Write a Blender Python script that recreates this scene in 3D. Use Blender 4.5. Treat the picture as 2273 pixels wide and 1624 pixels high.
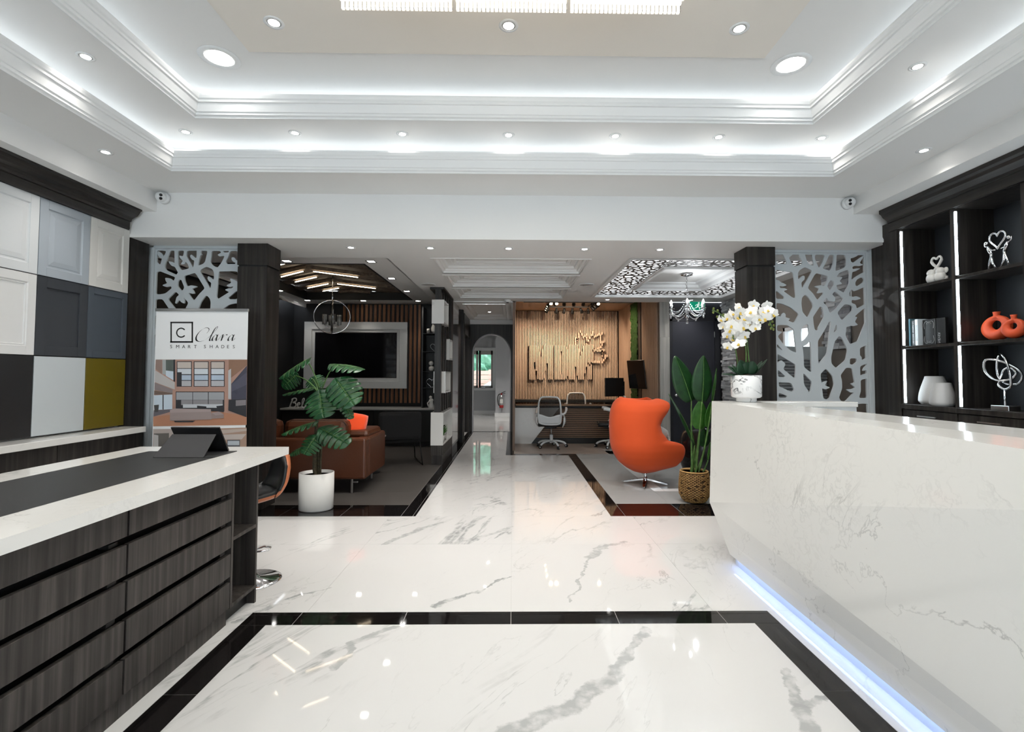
import bpy, bmesh, math, random
import numpy as np
from mathutils import Vector, Matrix
from mathutils.geometry import delaunay_2d_cdt
random.seed(7)
PI = math.pi
for o in list(bpy.data.objects):
    bpy.data.objects.remove(o)
S = bpy.context.scene
COL = S.collection

# ------------------------------------------------------------------ camera
W, H, F, CH = 2273, 1624, 1100.0, 1.42
PITCH, YAW, ROLL = math.radians(2.2), math.radians(0.8), math.radians(0.17)
ROT = Matrix.Rotation(-YAW, 3, 'Z') @ Matrix.Rotation(PI/2 + PITCH, 3, 'X') @ Matrix.Rotation(ROLL, 3, 'Z')
SHX, SHY = -0.007478, -0.009772
PPX, PPY = W/2 - SHX*W, H/2 + SHY*W
camd = bpy.data.cameras.new('camera')
camd.sensor_width = 36.0
camd.sensor_fit = 'HORIZONTAL'
camd.lens = F/W*36.0
camd.shift_x, camd.shift_y = SHX, SHY
camd.clip_start, camd.clip_end = 0.05, 200
cam = bpy.data.objects.new('camera', camd)
COL.objects.link(cam)
cam.matrix_world = Matrix.Translation((0, 0, CH)) @ ROT.to_4x4()
S.camera = cam

def at(x, y, ax, v):
    """point of the place seen at photo pixel (x, y) on the plane axis ax = v"""
    r = ROT @ Vector(((x-PPX)/F, -(y-PPY)/F, -1.0))
    c = Vector((0, 0, CH))
    t = (v-c[ax])/r[ax]
    return c + r*t

# ------------------------------------------------------------------ world, exposure
wd = bpy.data.worlds.new('sky')
S.world = wd
wd.use_nodes = True
wn = wd.node_tree.nodes['Background']
wn.inputs[0].default_value = (0.86, 0.93, 1.0, 1)
wn.inputs[1].default_value = 3.1
S.view_settings.view_transform = 'Standard'
S.view_settings.look = 'None'
S.view_settings.gamma = 1.0
S.view_settings.use_curve_mapping = False
S.view_settings.exposure = 0.38
S.cycles.max_bounces = 5
S.cycles.diffuse_bounces = 3
S.cycles.glossy_bounces = 3
S.cycles.transmission_bounces = 6
S.cycles.transparent_max_bounces = 8
S.cycles.caustics_reflective = False
S.cycles.caustics_refractive = False
S.cycles.sample_clamp_indirect = 3.0
S.cycles.adaptive_threshold = 0.10
S.cycles.adaptive_min_samples = 12

# ------------------------------------------------------------------ materials
MATS = {}
def nodes_of(m):
    return m.node_tree.nodes, m.node_tree.links
def mat(name, col=(.8, .8, .8), rough=.5, metal=0, spec=.5, coat=0, emit=None, es=0, trans=0, ior=1.45, alpha=1, sheen=0, bump=None):
    if name in MATS:
        return MATS[name]
    m = bpy.data.materials.new(name)
    m.use_nodes = True
    b = m.node_tree.nodes['Principled BSDF']
    i = b.inputs
    i['Base Color'].default_value = (*col, 1)
    i['Roughness'].default_value = rough
    i['Metallic'].default_value = metal
    i['Specular IOR Level'].default_value = spec
    i['Coat Weight'].default_value = coat
    i['Coat Roughness'].default_value = .05
    i['Transmission Weight'].default_value = trans
    i['IOR'].default_value = ior
    i['Alpha'].default_value = alpha
    i['Sheen Weight'].default_value = sheen
    if emit:
        i['Emission Color'].default_value = (*emit, 1)
        i['Emission Strength'].default_value = es
    if bump:
        n, l = nodes_of(m)
        t = n.new('ShaderNodeTexNoise'); t.inputs['Scale'].default_value = bump[0]; t.inputs['Detail'].default_value = 4
        tc = n.new('ShaderNodeTexCoord'); l.new(tc.outputs['Object'], t.inputs['Vector'])
        bp = n.new('ShaderNodeBump'); bp.inputs['Strength'].default_value = bump[1]; bp.inputs['Distance'].default_value = .01
        l.new(t.outputs['Fac'], bp.inputs['Height']); l.new(bp.outputs[0], b.inputs['Normal'])
    MATS[name] = m
    return m
def ramp(n, stops):
    r = n.new('ShaderNodeValToRGB')
    e = r.color_ramp.elements
    while len(e) < len(stops):
        e.new(.5)
    for k, (p, c) in enumerate(stops):
        e[k].position = p
        e[k].color = (*c, 1)
    return r
def wood(name, stops, scale=(30, 30, 1.2), rough=.45, world=False, coat=0, rnd=True, spec=.4):
    """grain runs along the axis whose scale is small"""
    m = mat(name, rough=rough, coat=coat, spec=spec)
    n, l = nodes_of(m)
    b = n['Principled BSDF']
    tc = n.new('ShaderNodeTexCoord')
    src = tc.outputs['Object']
    if world:
        g = n.new('ShaderNodeNewGeometry'); src = g.outputs['Position']
    if rnd:
        oi = n.new('ShaderNodeObjectInfo')
        ml = n.new('ShaderNodeMath'); ml.operation = 'MULTIPLY'; ml.inputs[1].default_value = 37.0
        l.new(oi.outputs['Random'], ml.inputs[0])
        ad = n.new('ShaderNodeVectorMath'); ad.operation = 'ADD'
        l.new(src, ad.inputs[0]); l.new(ml.outputs[0], ad.inputs[1]); src = ad.outputs[0]
    mp = n.new('ShaderNodeMapping'); mp.inputs['Scale'].default_value = scale
    l.new(src, mp.inputs['Vector'])
    t = n.new('ShaderNodeTexNoise'); t.inputs['Scale'].default_value = 1.0; t.inputs['Detail'].default_value = 5; t.inputs['Roughness'].default_value = .6
    l.new(mp.outputs[0], t.inputs['Vector'])
    r = ramp(n, stops)
    l.new(t.outputs['Fac'], r.inputs[0]); l.new(r.outputs[0], b.inputs['Base Color'])
    return m

DARK = wood('dark_stained_wood', [(.3, (.010, .009, .008)), (.5, (.022, .019, .017)), (.72, (.052, .045, .040))], (26, 26, .8), .38)
DARKH = wood('dark_stained_wood_lengthwise', [(.3, (.010, .009, .008)), (.5, (.022, .019, .017)), (.72, (.050, .044, .039))], (26, .8, 26), .38)
TAUPE = wood('smoked_oak_drawer', [(.3, (.018, .015, .0135)), (.5, (.038, .033, .030)), (.7, (.078, .068, .061))], (34, 34, .9), .5)
WALNUT = wood('walnut_slat', [(.3, (.07, .028, .012)), (.5, (.15, .062, .026)), (.7, (.27, .12, .055))], (22, 22, 1.0), .5)
TAN = wood('light_oak_slat', [(.3, (.55, .40, .29)), (.55, (.66, .50, .37)), (.75, (.74, .58, .45))], (30, 30, .8), .55)
TANP = wood('tan_ribbed_panel', [(.3, (.30, .20, .14)), (.55, (.40, .28, .20)), (.75, (.48, .35, .26))], (40, 40, .6), .5)
CHEV = wood('brown_ceiling_plank', [(.3, (.08, .060, .044)), (.5, (.15, .115, .086)), (.72, (.25, .195, .15))], (2.0, 26, 26), .5)
PLANK = wood('greige_floor_plank', [(.3, (.25, .20, .17)), (.5, (.34, .28, .24)), (.72, (.44, .37, .32))], (3, 26, 26), .35)
GREYT = wood('grey_wood_look_tile', [(.3, (.30, .29, .27)), (.5, (.42, .41, .38)), (.72, (.54, .52, .49))], (22, 22, .7), .35)

PAINT = mat('white_ceiling_paint', (.85, .845, .83), .6, spec=.3)
PAINTLIT = mat('warm_lit_ceiling', (.85, .80, .73), .6, spec=.3)  # chandelier's warm light on the centre panel put into the colour
TRIM = mat('white_moulding_paint', (.80, .81, .81), .48, spec=.5)
WALLW = mat('white_wall_paint', (.80, .80, .79), .6, spec=.3)
BLACKW = mat('black_wall_paint', (.012, .012, .013), .55, spec=.3)
TAUPEW = mat('taupe_wall_paint', (.22, .19, .165), .6)
GREYW = mat('grey_wall_paint', (.50, .51, .53), .6)
SCREENW = mat('grey_white_lacquer', (.55, .59, .61), .45)
CHROME = mat('polished_chrome', (.82, .82, .84), .08, 1)
STEEL = mat('brushed_steel', (.62, .62, .62), .3, 1)
BLACKM = mat('matt_black_metal', (.012, .012, .012), .42, spec=.4)
BLACKP = mat('black_plastic', (.012, .012, .013), .35)
WHITEP = mat('white_plastic', (.80, .81, .81), .3)
GLASS = mat('clear_glass', (1, 1, 1), .02, trans=1)
LED = mat('cool_led', (1, 1, 1), .5, emit=(.88, .95, 1), es=3.4)
def thin_glass(name, tint=(.96, .98, .98), refl=.09):
    m = bpy.data.materials.new(name); m.use_nodes = True
    n, l = nodes_of(m); n.remove(n['Principled BSDF'])
    tr = n.new('ShaderNodeBsdfTransparent'); tr.inputs[0].default_value = (*tint, 1)
    gl = n.new('ShaderNodeBsdfGlossy'); gl.inputs['Roughness'].default_value = .02
    mx = n.new('ShaderNodeMixShader'); fr = n.new('ShaderNodeLayerWeight'); fr.inputs[0].default_value = refl
    l.new(fr.outputs['Fresnel'], mx.inputs[0]); l.new(tr.outputs[0], mx.inputs[1]); l.new(gl.outputs[0], mx.inputs[2])
    l.new(mx.outputs[0], n['Material Output'].inputs[0]); MATS[name] = m
    return m
PANE = thin_glass('window_glass')
LED2 = mat('shelf_led', (1, 1, 1), .5, emit=(.80, .92, 1), es=15)
LAMP = mat('downlight_lens', (1, 1, 1), .5, emit=(1, .97, .93), es=22)
WARM = mat('warm_lamp_lens', (1, 1, 1), .5, emit=(1, .72, .40), es=30)
GOLDLED = mat('warm_led', (1, 1, 1), .5, emit=(1, .82, .58), es=8)
ORANGE = mat('orange_wool', (.64, .075, .010), .8, sheen=.1, bump=(700, .12))
ORANGEP = mat('orange_plush', (.90, .075, .008), .9, sheen=.5, bump=(160, .5))
LEATHER = mat('cognac_leather', (.080, .024, .009), .38, bump=(60, .12))
BLACKL = mat('black_leather', (.010, .011, .012), .38)
CERAM = mat('white_ceramic', (.80, .79, .76), .25)
TERRA = mat('orange_ceramic', (.70, .095, .03), .55)
SOIL = mat('dark_soil', (.02, .014, .01), .95, bump=(60, 1))
GROUT = mat('grey_grout', (.42, .41, .40), .8)

def vein_mask(n, l, vec, scale, width, detail=5, dist=.9, seed=0):
    t = n.new('ShaderNodeTexNoise'); t.noise_dimensions = '4D'
    t.inputs['W'].default_value = seed
    t.inputs['Scale'].default_value = scale; t.inputs['Detail'].default_value = detail
    t.inputs['Roughness'].default_value = .55; t.inputs['Distortion'].default_value = dist
    l.new(vec, t.inputs['Vector'])
    s = n.new('ShaderNodeMath'); s.operation = 'SUBTRACT'; s.inputs[1].default_value = .5; l.new(t.outputs['Fac'], s.inputs[0])
    a = n.new('ShaderNodeMath'); a.operation = 'ABSOLUTE'; l.new(s.outputs[0], a.inputs[0])
    mr = n.new('ShaderNodeMapRange'); mr.inputs['From Min'].default_value = 0; mr.inputs['From Max'].default_value = width
    mr.inputs['To Min'].default_value = 1; mr.inputs['To Max'].default_value = 0
    l.new(a.outputs[0], mr.inputs['Value'])
    return mr.outputs['Result']
def math2(n, l, op, a, b=None):
    m = n.new('ShaderNodeMath'); m.operation = op
    for k, v in enumerate((a, b)):
        if v is None: continue
        if isinstance(v, (int, float)): m.inputs[k].default_value = v
        else: l.new(v, m.inputs[k])
    return m.outputs[0]
def smooth_mask(n, l, vec, scale, lo, hi, seed):
    t = n.new('ShaderNodeTexNoise'); t.noise_dimensions = '4D'; t.inputs['W'].default_value = seed
    t.inputs['Scale'].default_value = scale; t.inputs['Detail'].default_value = 2
    l.new(vec, t.inputs['Vector'])
    mr = n.new('ShaderNodeMapRange'); mr.inputs['From Min'].default_value = lo; mr.inputs['From Max'].default_value = hi
    l.new(t.outputs['Fac'], mr.inputs['Value'])
    return mr.outputs['Result']

def marble_floor():
    """white porcelain with grey diagonal veins and a few broad ones at fixed places of the slab print"""
    m = mat('white_marble_tile', rough=.035, spec=.5)
    n, l = nodes_of(m)
    b = n['Principled BSDF']
    g = n.new('ShaderNodeNewGeometry')
    oi = n.new('ShaderNodeObjectInfo')
    rm = math2(n, l, 'MULTIPLY', oi.outputs['Random'], 50.0)
    mr_ = n.new('ShaderNodeMapping'); mr_.inputs['Rotation'].default_value = (0, 0, math.radians(-58)); l.new(g.outputs['Position'], mr_.inputs['Vector'])
    mp = n.new('ShaderNodeMapping'); mp.inputs['Scale'].default_value = (.75, 2.3, 1)
    l.new(mr_.outputs[0], mp.inputs['Vector'])
    ad = n.new('ShaderNodeVectorMath'); ad.operation = 'ADD'
    l.new(mp.outputs[0], ad.inputs[0]); l.new(rm, ad.inputs[1])
    v = ad.outputs[0]
    v1 = math2(n, l, 'MULTIPLY', vein_mask(n, l, v, .62, .016, 7, 1.0, 1.3), smooth_mask(n, l, v, .8, .50, .70, 4.1))
    v2 = math2(n, l, 'MULTIPLY', vein_mask(n, l, v, 1.15, .008, 7, 1.3, 7.7), smooth_mask(n, l, v, 1.1, .47, .70, 9.4))
    tot = math2(n, l, 'MAXIMUM', math2(n, l, 'MULTIPLY', v1, .7), math2(n, l, 'MULTIPLY', v2, .42))
    # broad veins: a polyline in the floor plan, widened and frayed by noise
    wn_ = n.new('ShaderNodeTexNoise'); wn_.inputs['Scale'].default_value = 3.2; wn_.inputs['Detail'].default_value = 6; wn_.inputs['Roughness'].default_value = .62
    l.new(g.outputs['Position'], wn_.inputs['Vector'])
    wob = n.new('ShaderNodeVectorMath'); wob.operation = 'MULTIPLY_ADD'
    l.new(wn_.outputs['Color'], wob.inputs[0]); wob.inputs[1].default_value = (.24, .24, 0)
    sb = n.new('ShaderNodeVectorMath'); sb.operation = 'SUBTRACT'; sb.inputs[1].default_value = (.12, .12, 0)
    l.new(g.outputs['Position'], sb.inputs[0]); l.new(sb.outputs[0], wob.inputs[2])
    for pts, w0, w1, k in (
            ([(1120, 1640), (1290, 1560), (1360, 1480), (1440, 1398)], .060, .022, .45),
            ([(735, 1478), (790, 1425), (870, 1396)], .022, .026, .42),
            ([(1800, 1640), (1775, 1560), (1762, 1500), (1740, 1480)], .038, .012, .45),
            ([(1850, 1552), (1800, 1575), (1775, 1570)], .02, .02, .5),
            ([(520, 1380), (640, 1325), (730, 1308)], .022, .006, .55),
            ([(975, 1347), (1000, 1330), (1130, 1280)], .028, .006, .6),
            ([(860, 1205), (930, 1172), (985, 1160)], .03, .03, .4),
            ([(1040, 1200), (1120, 1175), (1131, 1170)], .03, .03, .35),
            ([(1310, 1235), (1345, 1205), (1390, 1202)], .04, .02, .4),
            ([(1265, 1340), (1300, 1260), (1312, 1235)], .010, .010, .4)):
        ps = [at(x, y, 2, 0.0) for x, y in pts]
        for i in range(len(ps)-1):
            a, c = ps[i], ps[i+1]
            d = c-a; L = d.length; d = d/L
            f0, f1 = i/(len(ps)-1), (i+1)/(len(ps)-1)
            rel = n.new('ShaderNodeVectorMath'); rel.operation = 'SUBTRACT'; l.new(wob.outputs[0], rel.inputs[0]); rel.inputs[1].default_value = (a.x, a.y, 0)
            dt = n.new('ShaderNodeVectorMath'); dt.operation = 'DOT_PRODUCT'; l.new(rel.outputs[0], dt.inputs[0]); dt.inputs[1].default_value = (d.x, d.y, 0)
            tt = n.new('ShaderNodeMath'); tt.operation = 'DIVIDE'; tt.use_clamp = True; tt.inputs[1].default_value = L; l.new(dt.outputs['Value'], tt.inputs[0])
            cl = math2(n, l, 'MULTIPLY', tt.outputs[0], L)
            sc = n.new('ShaderNodeVectorMath'); sc.operation = 'SCALE'; sc.inputs[0].default_value = (d.x, d.y, 0); l.new(cl, sc.inputs['Scale'])
            df = n.new('ShaderNodeVectorMath'); df.operation = 'SUBTRACT'; l.new(rel.outputs[0], df.inputs[0]); l.new(sc.outputs[0], df.inputs[1])
            flat = n.new('ShaderNodeVectorMath'); flat.operation = 'MULTIPLY'; l.new(df.outputs[0], flat.inputs[0]); flat.inputs[1].default_value = (1, 1, 0)
            ln = n.new('ShaderNodeVectorMath'); ln.operation = 'LENGTH'; l.new(flat.outputs[0], ln.inputs[0])
            wa, wb = w0+(w1-w0)*f0, w0+(w1-w0)*f1
            ww = math2(n, l, 'MULTIPLY_ADD', tt.outputs[0], wb-wa); ww.node.inputs[2].default_value = wa
            q = math2(n, l, 'DIVIDE', ln.outputs['Value'], ww)
            mr = n.new('ShaderNodeMapRange'); mr.inputs['From Min'].default_value = .72; mr.inputs['From Max'].default_value = 1.05
            mr.inputs['To Min'].default_value = k; mr.inputs['To Max'].default_value = 0
            l.new(q, mr.inputs['Value'])
            tot = math2(n, l, 'MAXIMUM', tot, mr.outputs['Result'])
    fr = n.new('ShaderNodeTexNoise'); fr.inputs['Scale'].default_value = 14; fr.inputs['Detail'].default_value = 6
    l.new(g.outputs['Position'], fr.inputs['Vector'])
    frm = n.new('ShaderNodeMapRange'); frm.inputs['From Min'].default_value = .36; frm.inputs['From Max'].default_value = .56; frm.inputs['To Min'].default_value = .25
    l.new(fr.outputs['Fac'], frm.inputs['Value'])
    tot = math2(n, l, 'MULTIPLY', tot, frm.outputs['Result'])
    r = ramp(n, [(0, (.645, .64, .63)), (1, (.115, .13, .13))])
    l.new(tot, r.inputs[0]); l.new(r.outputs[0], b.inputs['Base Color'])
    return m
MARBLE = marble_floor()

def quartz(name, base=(.80, .79, .76), amount=.35, rough=.12):
    m = mat(name, rough=rough, spec=.5)
    n, l = nodes_of(m); b = n['Principled BSDF']
    g = n.new('ShaderNodeTexCoord')
    v = g.outputs['Object']
    patch = smooth_mask(n, l, v, 1.9, .52, .72, 3.3)
    spk = vein_mask(n, l, v, 16, .035, 8, .6, 2.2)
    vn = math2(n, l, 'MULTIPLY', vein_mask(n, l, v, 1.6, .006, 7, .8, 5.1), smooth_mask(n, l, v, 2.5, .45, .7, 8.8))
    t = math2(n, l, 'MAXIMUM', math2(n, l, 'MULTIPLY', math2(n, l, 'MULTIPLY', patch, spk), amount*.55), math2(n, l, 'MULTIPLY', vn, amount*1.3))
    r = ramp(n, [(0, base), (1, (.22, .22, .21))])
    l.new(t, r.inputs[0]); l.new(r.outputs[0], b.inputs['Base Color'])
    return m
QUARTZ = quartz('white_quartz')
QUARTZD = quartz('white_quartz_desk', (.82, .81, .78), .42, .10)
MPOT = quartz('veined_marble_pot', (.86, .86, .86), .1, .15)
def pot_veins():
    n, l = nodes_of(MPOT); b = n['Principled BSDF']
    tc = n.new('ShaderNodeTexCoord'); mp = n.new('ShaderNodeMapping'); mp.inputs['Rotation'].default_value = (0, .6, 0)
    l.new(tc.outputs['Object'], mp.inputs['Vector'])
    t = math2(n, l, 'MULTIPLY', vein_mask(n, l, mp.outputs[0], 5.5, .022, 5, .9, 2.4), smooth_mask(n, l, mp.outputs[0], 7, .42, .62, 1.1))
    r = ramp(n, [(0, (.86, .86, .86)), (1, (.05, .055, .06))]); l.new(t, r.inputs[0]); l.new(r.outputs[0], b.inputs['Base Color'])
pot_veins()
BLKTILE = mat('polished_black_tile', (.007, .006, .006), .05, spec=.55)
GRYTILE = mat('matt_charcoal_tile', (.075, .068, .063), .42, spec=.4, bump=(9, .03))
LGTILE = mat('pale_grey_tile', (.33, .345, .345), .35, spec=.4, bump=(9, .03))
WHTILE = mat('white_inlay_tile', (.80, .81, .81), .2)

def leafmat(name, c0, c1, rough=.35, sc=60):
    m = mat(name, rough=rough, spec=.5)
    n, l = nodes_of(m); b = n['Principled BSDF']
    tc = n.new('ShaderNodeTexCoord'); t = n.new('ShaderNodeTexNoise'); t.inputs['Scale'].default_value = sc
    l.new(tc.outputs['Object'], t.inputs['Vector'])
    r = ramp(n, [(.35, c0), (.7, c1)]); l.new(t.outputs['Fac'], r.inputs[0]); l.new(r.outputs[0], b.inputs['Base Color'])
    return m
MONST = leafmat('monstera_leaf', (.006, .040, .013), (.018, .090, .030), .32, 14)
STREL = leafmat('strelitzia_leaf', (.006, .034, .008), (.012, .060, .013), .42, 18)
STRELB = leafmat('strelitzia_young_leaf', (.03, .12, .014), (.055, .19, .028), .42, 18)
ORCHL = leafmat('orchid_leaf', (.006, .030, .012), (.012, .05, .02), .55, 20)
STEM = leafmat('green_stem', (.05, .12, .025), (.10, .20, .05), .5, 25)
TRUNK = leafmat('brown_stem', (.03, .025, .012), (.07, .055, .03), .8, 60)
MOSS = leafmat('preserved_moss', (.008, .035, .003), (.035, .10, .01), .95, 45)
HEDGE = leafmat('hedge_foliage', (.16, .40, .26), (.42, .72, .55), .8, 3)
PETAL = mat('white_petal', (.88, .87, .84), .55, sheen=.2)
YELLOW = mat('yellow_lip', (.75, .52, .10), .6)
BUD = mat('olive_bud', (.12, .15, .03), .6)

# ------------------------------------------------------------------ mesh builder
class B:
    def __init__(s):
        s.v, s.f, s.m, s.sm = [], [], [], []
        s.mi, s.smooth = 0, False
    def add(s, vs, fs):
        o = len(s.v)
        s.v += [tuple(map(float, p)) for p in vs]
        for f in fs:
            s.f.append([o+i for i in f]); s.m.append(s.mi); s.sm.append(s.smooth)
        return s
    def box(s, a, b):
        (x0, y0, z0), (x1, y1, z1) = [tuple(min(p, q) for p, q in zip(a, b)), tuple(max(p, q) for p, q in zip(a, b))]
        return s.add([(x0, y0, z0), (x1, y0, z0), (x1, y1, z0), (x0, y1, z0), (x0, y0, z1), (x1, y0, z1), (x1, y1, z1), (x0, y1, z1)],
                     [(0, 3, 2, 1), (4, 5, 6, 7), (0, 1, 5, 4), (1, 2, 6, 5), (2, 3, 7, 6), (3, 0, 4, 7)])
    def bbox(s, a, b, r=.005):
        """box with chamfered edges"""
        lo = [min(p, q) for p, q in zip(a, b)]; hi = [max(p, q) for p, q in zip(a, b)]
        bm = bmesh.new(); bmesh.ops.create_cube(bm, size=1)
        for v in bm.verts:
            for k in range(3): v.co[k] = lo[k] if v.co[k] < 0 else hi[k]
        r = min(r, *[.45*(h-q) for h, q in zip(hi, lo)])
        bmesh.ops.bevel(bm, geom=bm.edges[:], offset=r, segments=2 if r > .012 else 1, affect='EDGES', profile=.5)
        return s.frombm(bm)
    def frombm(s, bm):
        bm.verts.ensure_lookup_table(); bm.verts.index_update()
        s.add([v.co[:] for v in bm.verts], [[v.index for v in f.verts] for f in bm.faces]); bm.free(); return s
    def mesh(s, me, mx=None):
        vs = [(mx @ v.co) if mx else v.co for v in me.vertices]
        return s.add(vs, [list(p.vertices) for p in me.polygons])
    def prism(s, pts, lo, hi, ax=1):
        """polygon (u,v) extruded along axis ax; u,v are the other two axes in order"""
        n = len(pts)
        def P(u, v, w):
            return {0: (w, u, v), 1: (u, w, v), 2: (u, v, w)}[ax]
        vs = [P(u, v, lo) for u, v in pts]+[P(u, v, hi) for u, v in pts]
        fs = [list(range(n))[::-1], list(range(n, 2*n))]+[[i, (i+1) % n, n+(i+1) % n, n+i] for i in range(n)]
        return s.add(vs, fs)
    def lathe(s, prof, c=(0, 0, 0), n=24, ax=2, sx=1, sy=1):
        vs, fs = [], []
        for r, z in prof:
            for k in range(n):
                a = 2*PI*k/n
                p = (r*math.cos(a)*sx, r*math.sin(a)*sy, z)
                if ax == 1: p = (p[0], p[2], p[1])
                if ax == 0: p = (p[2], p[0], p[1])
                vs.append((p[0]+c[0], p[1]+c[1], p[2]+c[2]))
        for j in range(len(prof)-1):
            for k in range(n):
                fs.append((j*n+k, j*n+(k+1) % n, (j+1)*n+(k+1) % n, (j+1)*n+k))
        if prof[0][0] > 1e-6: fs.append(list(range(n))[::-1])
        if prof[-1][0] > 1e-6: fs.append([(len(prof)-1)*n+k for k in range(n)])
        sm = s.smooth; s.smooth = n > 7; s.add(vs, fs); s.smooth = sm
        return s
    def cyl(s, c, r, h, n=20, ax=2, r2=None):
        return s.lathe([(r, 0), (r if r2 is None else r2, h)], c, n, ax)
    def tube(s, pts, r, n=8, closed=False, cap=True):
        pts = [Vector(p) for p in pts]
        N = len(pts)
        R = r if isinstance(r, (list, tuple)) else [r]*N
        vs, fs = [], []
        up = None
        for i, p in enumerate(pts):
            if closed: t = pts[(i+1) % N]-pts[i-1]
            else: t = pts[min(i+1, N-1)]-pts[max(i-1, 0)]
            if t.length < 1e-9: t = Vector((0, 0, 1))
            t.normalize()
            if up is None:
                up = Vector((0, 0, 1)) if abs(t.z) < .9 else Vector((1, 0, 0))
            u = t.cross(up)
            if u.length < 1e-6: u = t.orthogonal()
            u.normalize(); w = u.cross(t).normalized(); up = w
            for k in range(n):
                a = 2*PI*k/n
                vs.append(p+u*(R[i]*math.cos(a))+w*(R[i]*math.sin(a)))
        for i in range(N if closed else N-1):
            j = (i+1) % N
            for k in range(n):
                fs.append((i*n+k, i*n+(k+1) % n, j*n+(k+1) % n, j*n+k))
        if cap and not closed:
            fs += [list(range(n))[::-1], [(N-1)*n+k for k in range(n)]]
        sm = s.smooth; s.smooth = n > 5; s.add(vs, fs); s.smooth = sm
        return s
    def ball(s, c, r, n=12, sc=(1, 1, 1)):
        prof = [(max(1e-7, r*math.sin(PI*k/n)), -r*math.cos(PI*k/n)) for k in range(n+1)]
        o = len(s.v); s.lathe(prof, (0, 0, 0), max(8, n+2))
        for i in range(o, len(s.v)):
            x, y, z = s.v[i]; s.v[i] = (c[0]+x*sc[0], c[1]+y*sc[1], c[2]+z*sc[2])
        return s
    def grid(s, fn, nu, nv, closeu=False):
        vs = [fn(i/(nu-(0 if closeu else 1)), j/(nv-1)) for j in range(nv) for i in range(nu)]
        fs = []
        for j in range(nv-1):
            for i in range(nu if closeu else nu-1):
                k = (i+1) % nu
                fs.append((j*nu+i, j*nu+k, (j+1)*nu+k, (j+1)*nu+i))
        sm = s.smooth; s.smooth = True; s.add(vs, fs); s.smooth = sm
        return s
    def mv(s, mx, start=0):
        for i in range(start, len(s.v)):
            s.v[i] = tuple(mx @ Vector(s.v[i]))
        return s
    def data(s, name, mats):
        me = bpy.data.meshes.new(name)
        me.from_pydata(s.v, [], s.f)
        for m in (mats if isinstance(mats, (list, tuple)) else [mats]):
            me.materials.append(m)
        if len(me.polygons) == len(s.m):
            me.polygons.foreach_set('material_index', s.m)
            me.polygons.foreach_set('use_smooth', s.sm)
        bm = bmesh.new(); bm.from_mesh(me); bmesh.ops.recalc_face_normals(bm, faces=bm.faces[:]); bm.to_mesh(me); bm.free()
        me.update()
        return me
    def build(s, name, mats, parent=None, loc=(0, 0, 0), rot=None, **kw):
        return link(name, s.data(name, mats), parent, loc, rot, **kw)

def tag(o, label=None, cat=None, group=None, kind=None):
    for k, v in (('label', label), ('category', cat), ('group', group), ('kind', kind)):
        if v: o[k] = v
    return o
def link(name, data, parent=None, loc=(0, 0, 0), rot=None, label=None, cat=None, group=None, kind=None, bevel=0, solid=0):
    o = bpy.data.objects.new(name, data)
    COL.objects.link(o)
    o.parent = parent
    o.location = loc
    if rot: o.rotation_euler = rot
    if bevel:
        m = o.modifiers.new('bevel', 'BEVEL'); m.width = bevel; m.segments = 2; m.limit_method = 'ANGLE'; m.angle_limit = .7
    if solid:
        m = o.modifiers.new('solid', 'SOLIDIFY'); m.thickness = solid; m.offset = 0
    return tag(o, label, cat, group, kind)
def thing(name, label, cat, loc=(0, 0, 0), rz=0, group=None, rot=None):
    o = bpy.data.objects.new(name, None)
    COL.objects.link(o)
    o.empty_display_size = .1
    o.location = loc
    o.rotation_euler = rot if rot else (0, 0, rz)
    return tag(o, label, cat, group)
def dup(root, loc, rot=None, label=None, group=None):
    r = root.copy(); COL.objects.link(r); r.location = loc
    if rot is not None: r.rotation_euler = rot
    if label: r['label'] = label
    if group: r['group'] = group
    for ch in list(root.children):
        c = ch.copy(); COL.objects.link(c); c.parent = r
        for g in list(ch.children):
            d = g.copy(); COL.objects.link(d); d.parent = c
    return r
def struct(name, b, mats, **kw):
    return b.build(name, mats, kind='structure', **kw)
def V(*a): return Vector(a)
def bez(pts, n=8):
    """smooth curve through points (Catmull-Rom)"""
    P = [Vector(p) for p in pts]; out = []
    for i in range(len(P)-1):
        a, b, c, d = P[max(i-1, 0)], P[i], P[i+1], P[min(i+2, len(P)-1)]
        for k in range(n):
            t = k/n
            out.append(.5*((2*b)+(c-a)*t+(2*a-5*b+4*c-d)*t*t+(3*b-a-3*c+d)*t**3))
    out.append(P[-1])
    return out
def inside(pt_, poly):
    x, y = pt_; r = False
    for i in range(len(poly)):
        (xa_, ya_), (xb_, yb_) = poly[i-1], poly[i]
        if (ya_ > y) != (yb_ > y) and x < (xb_-xa_)*(y-ya_)/(yb_-ya_)+xa_: r = not r
    return r
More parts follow.
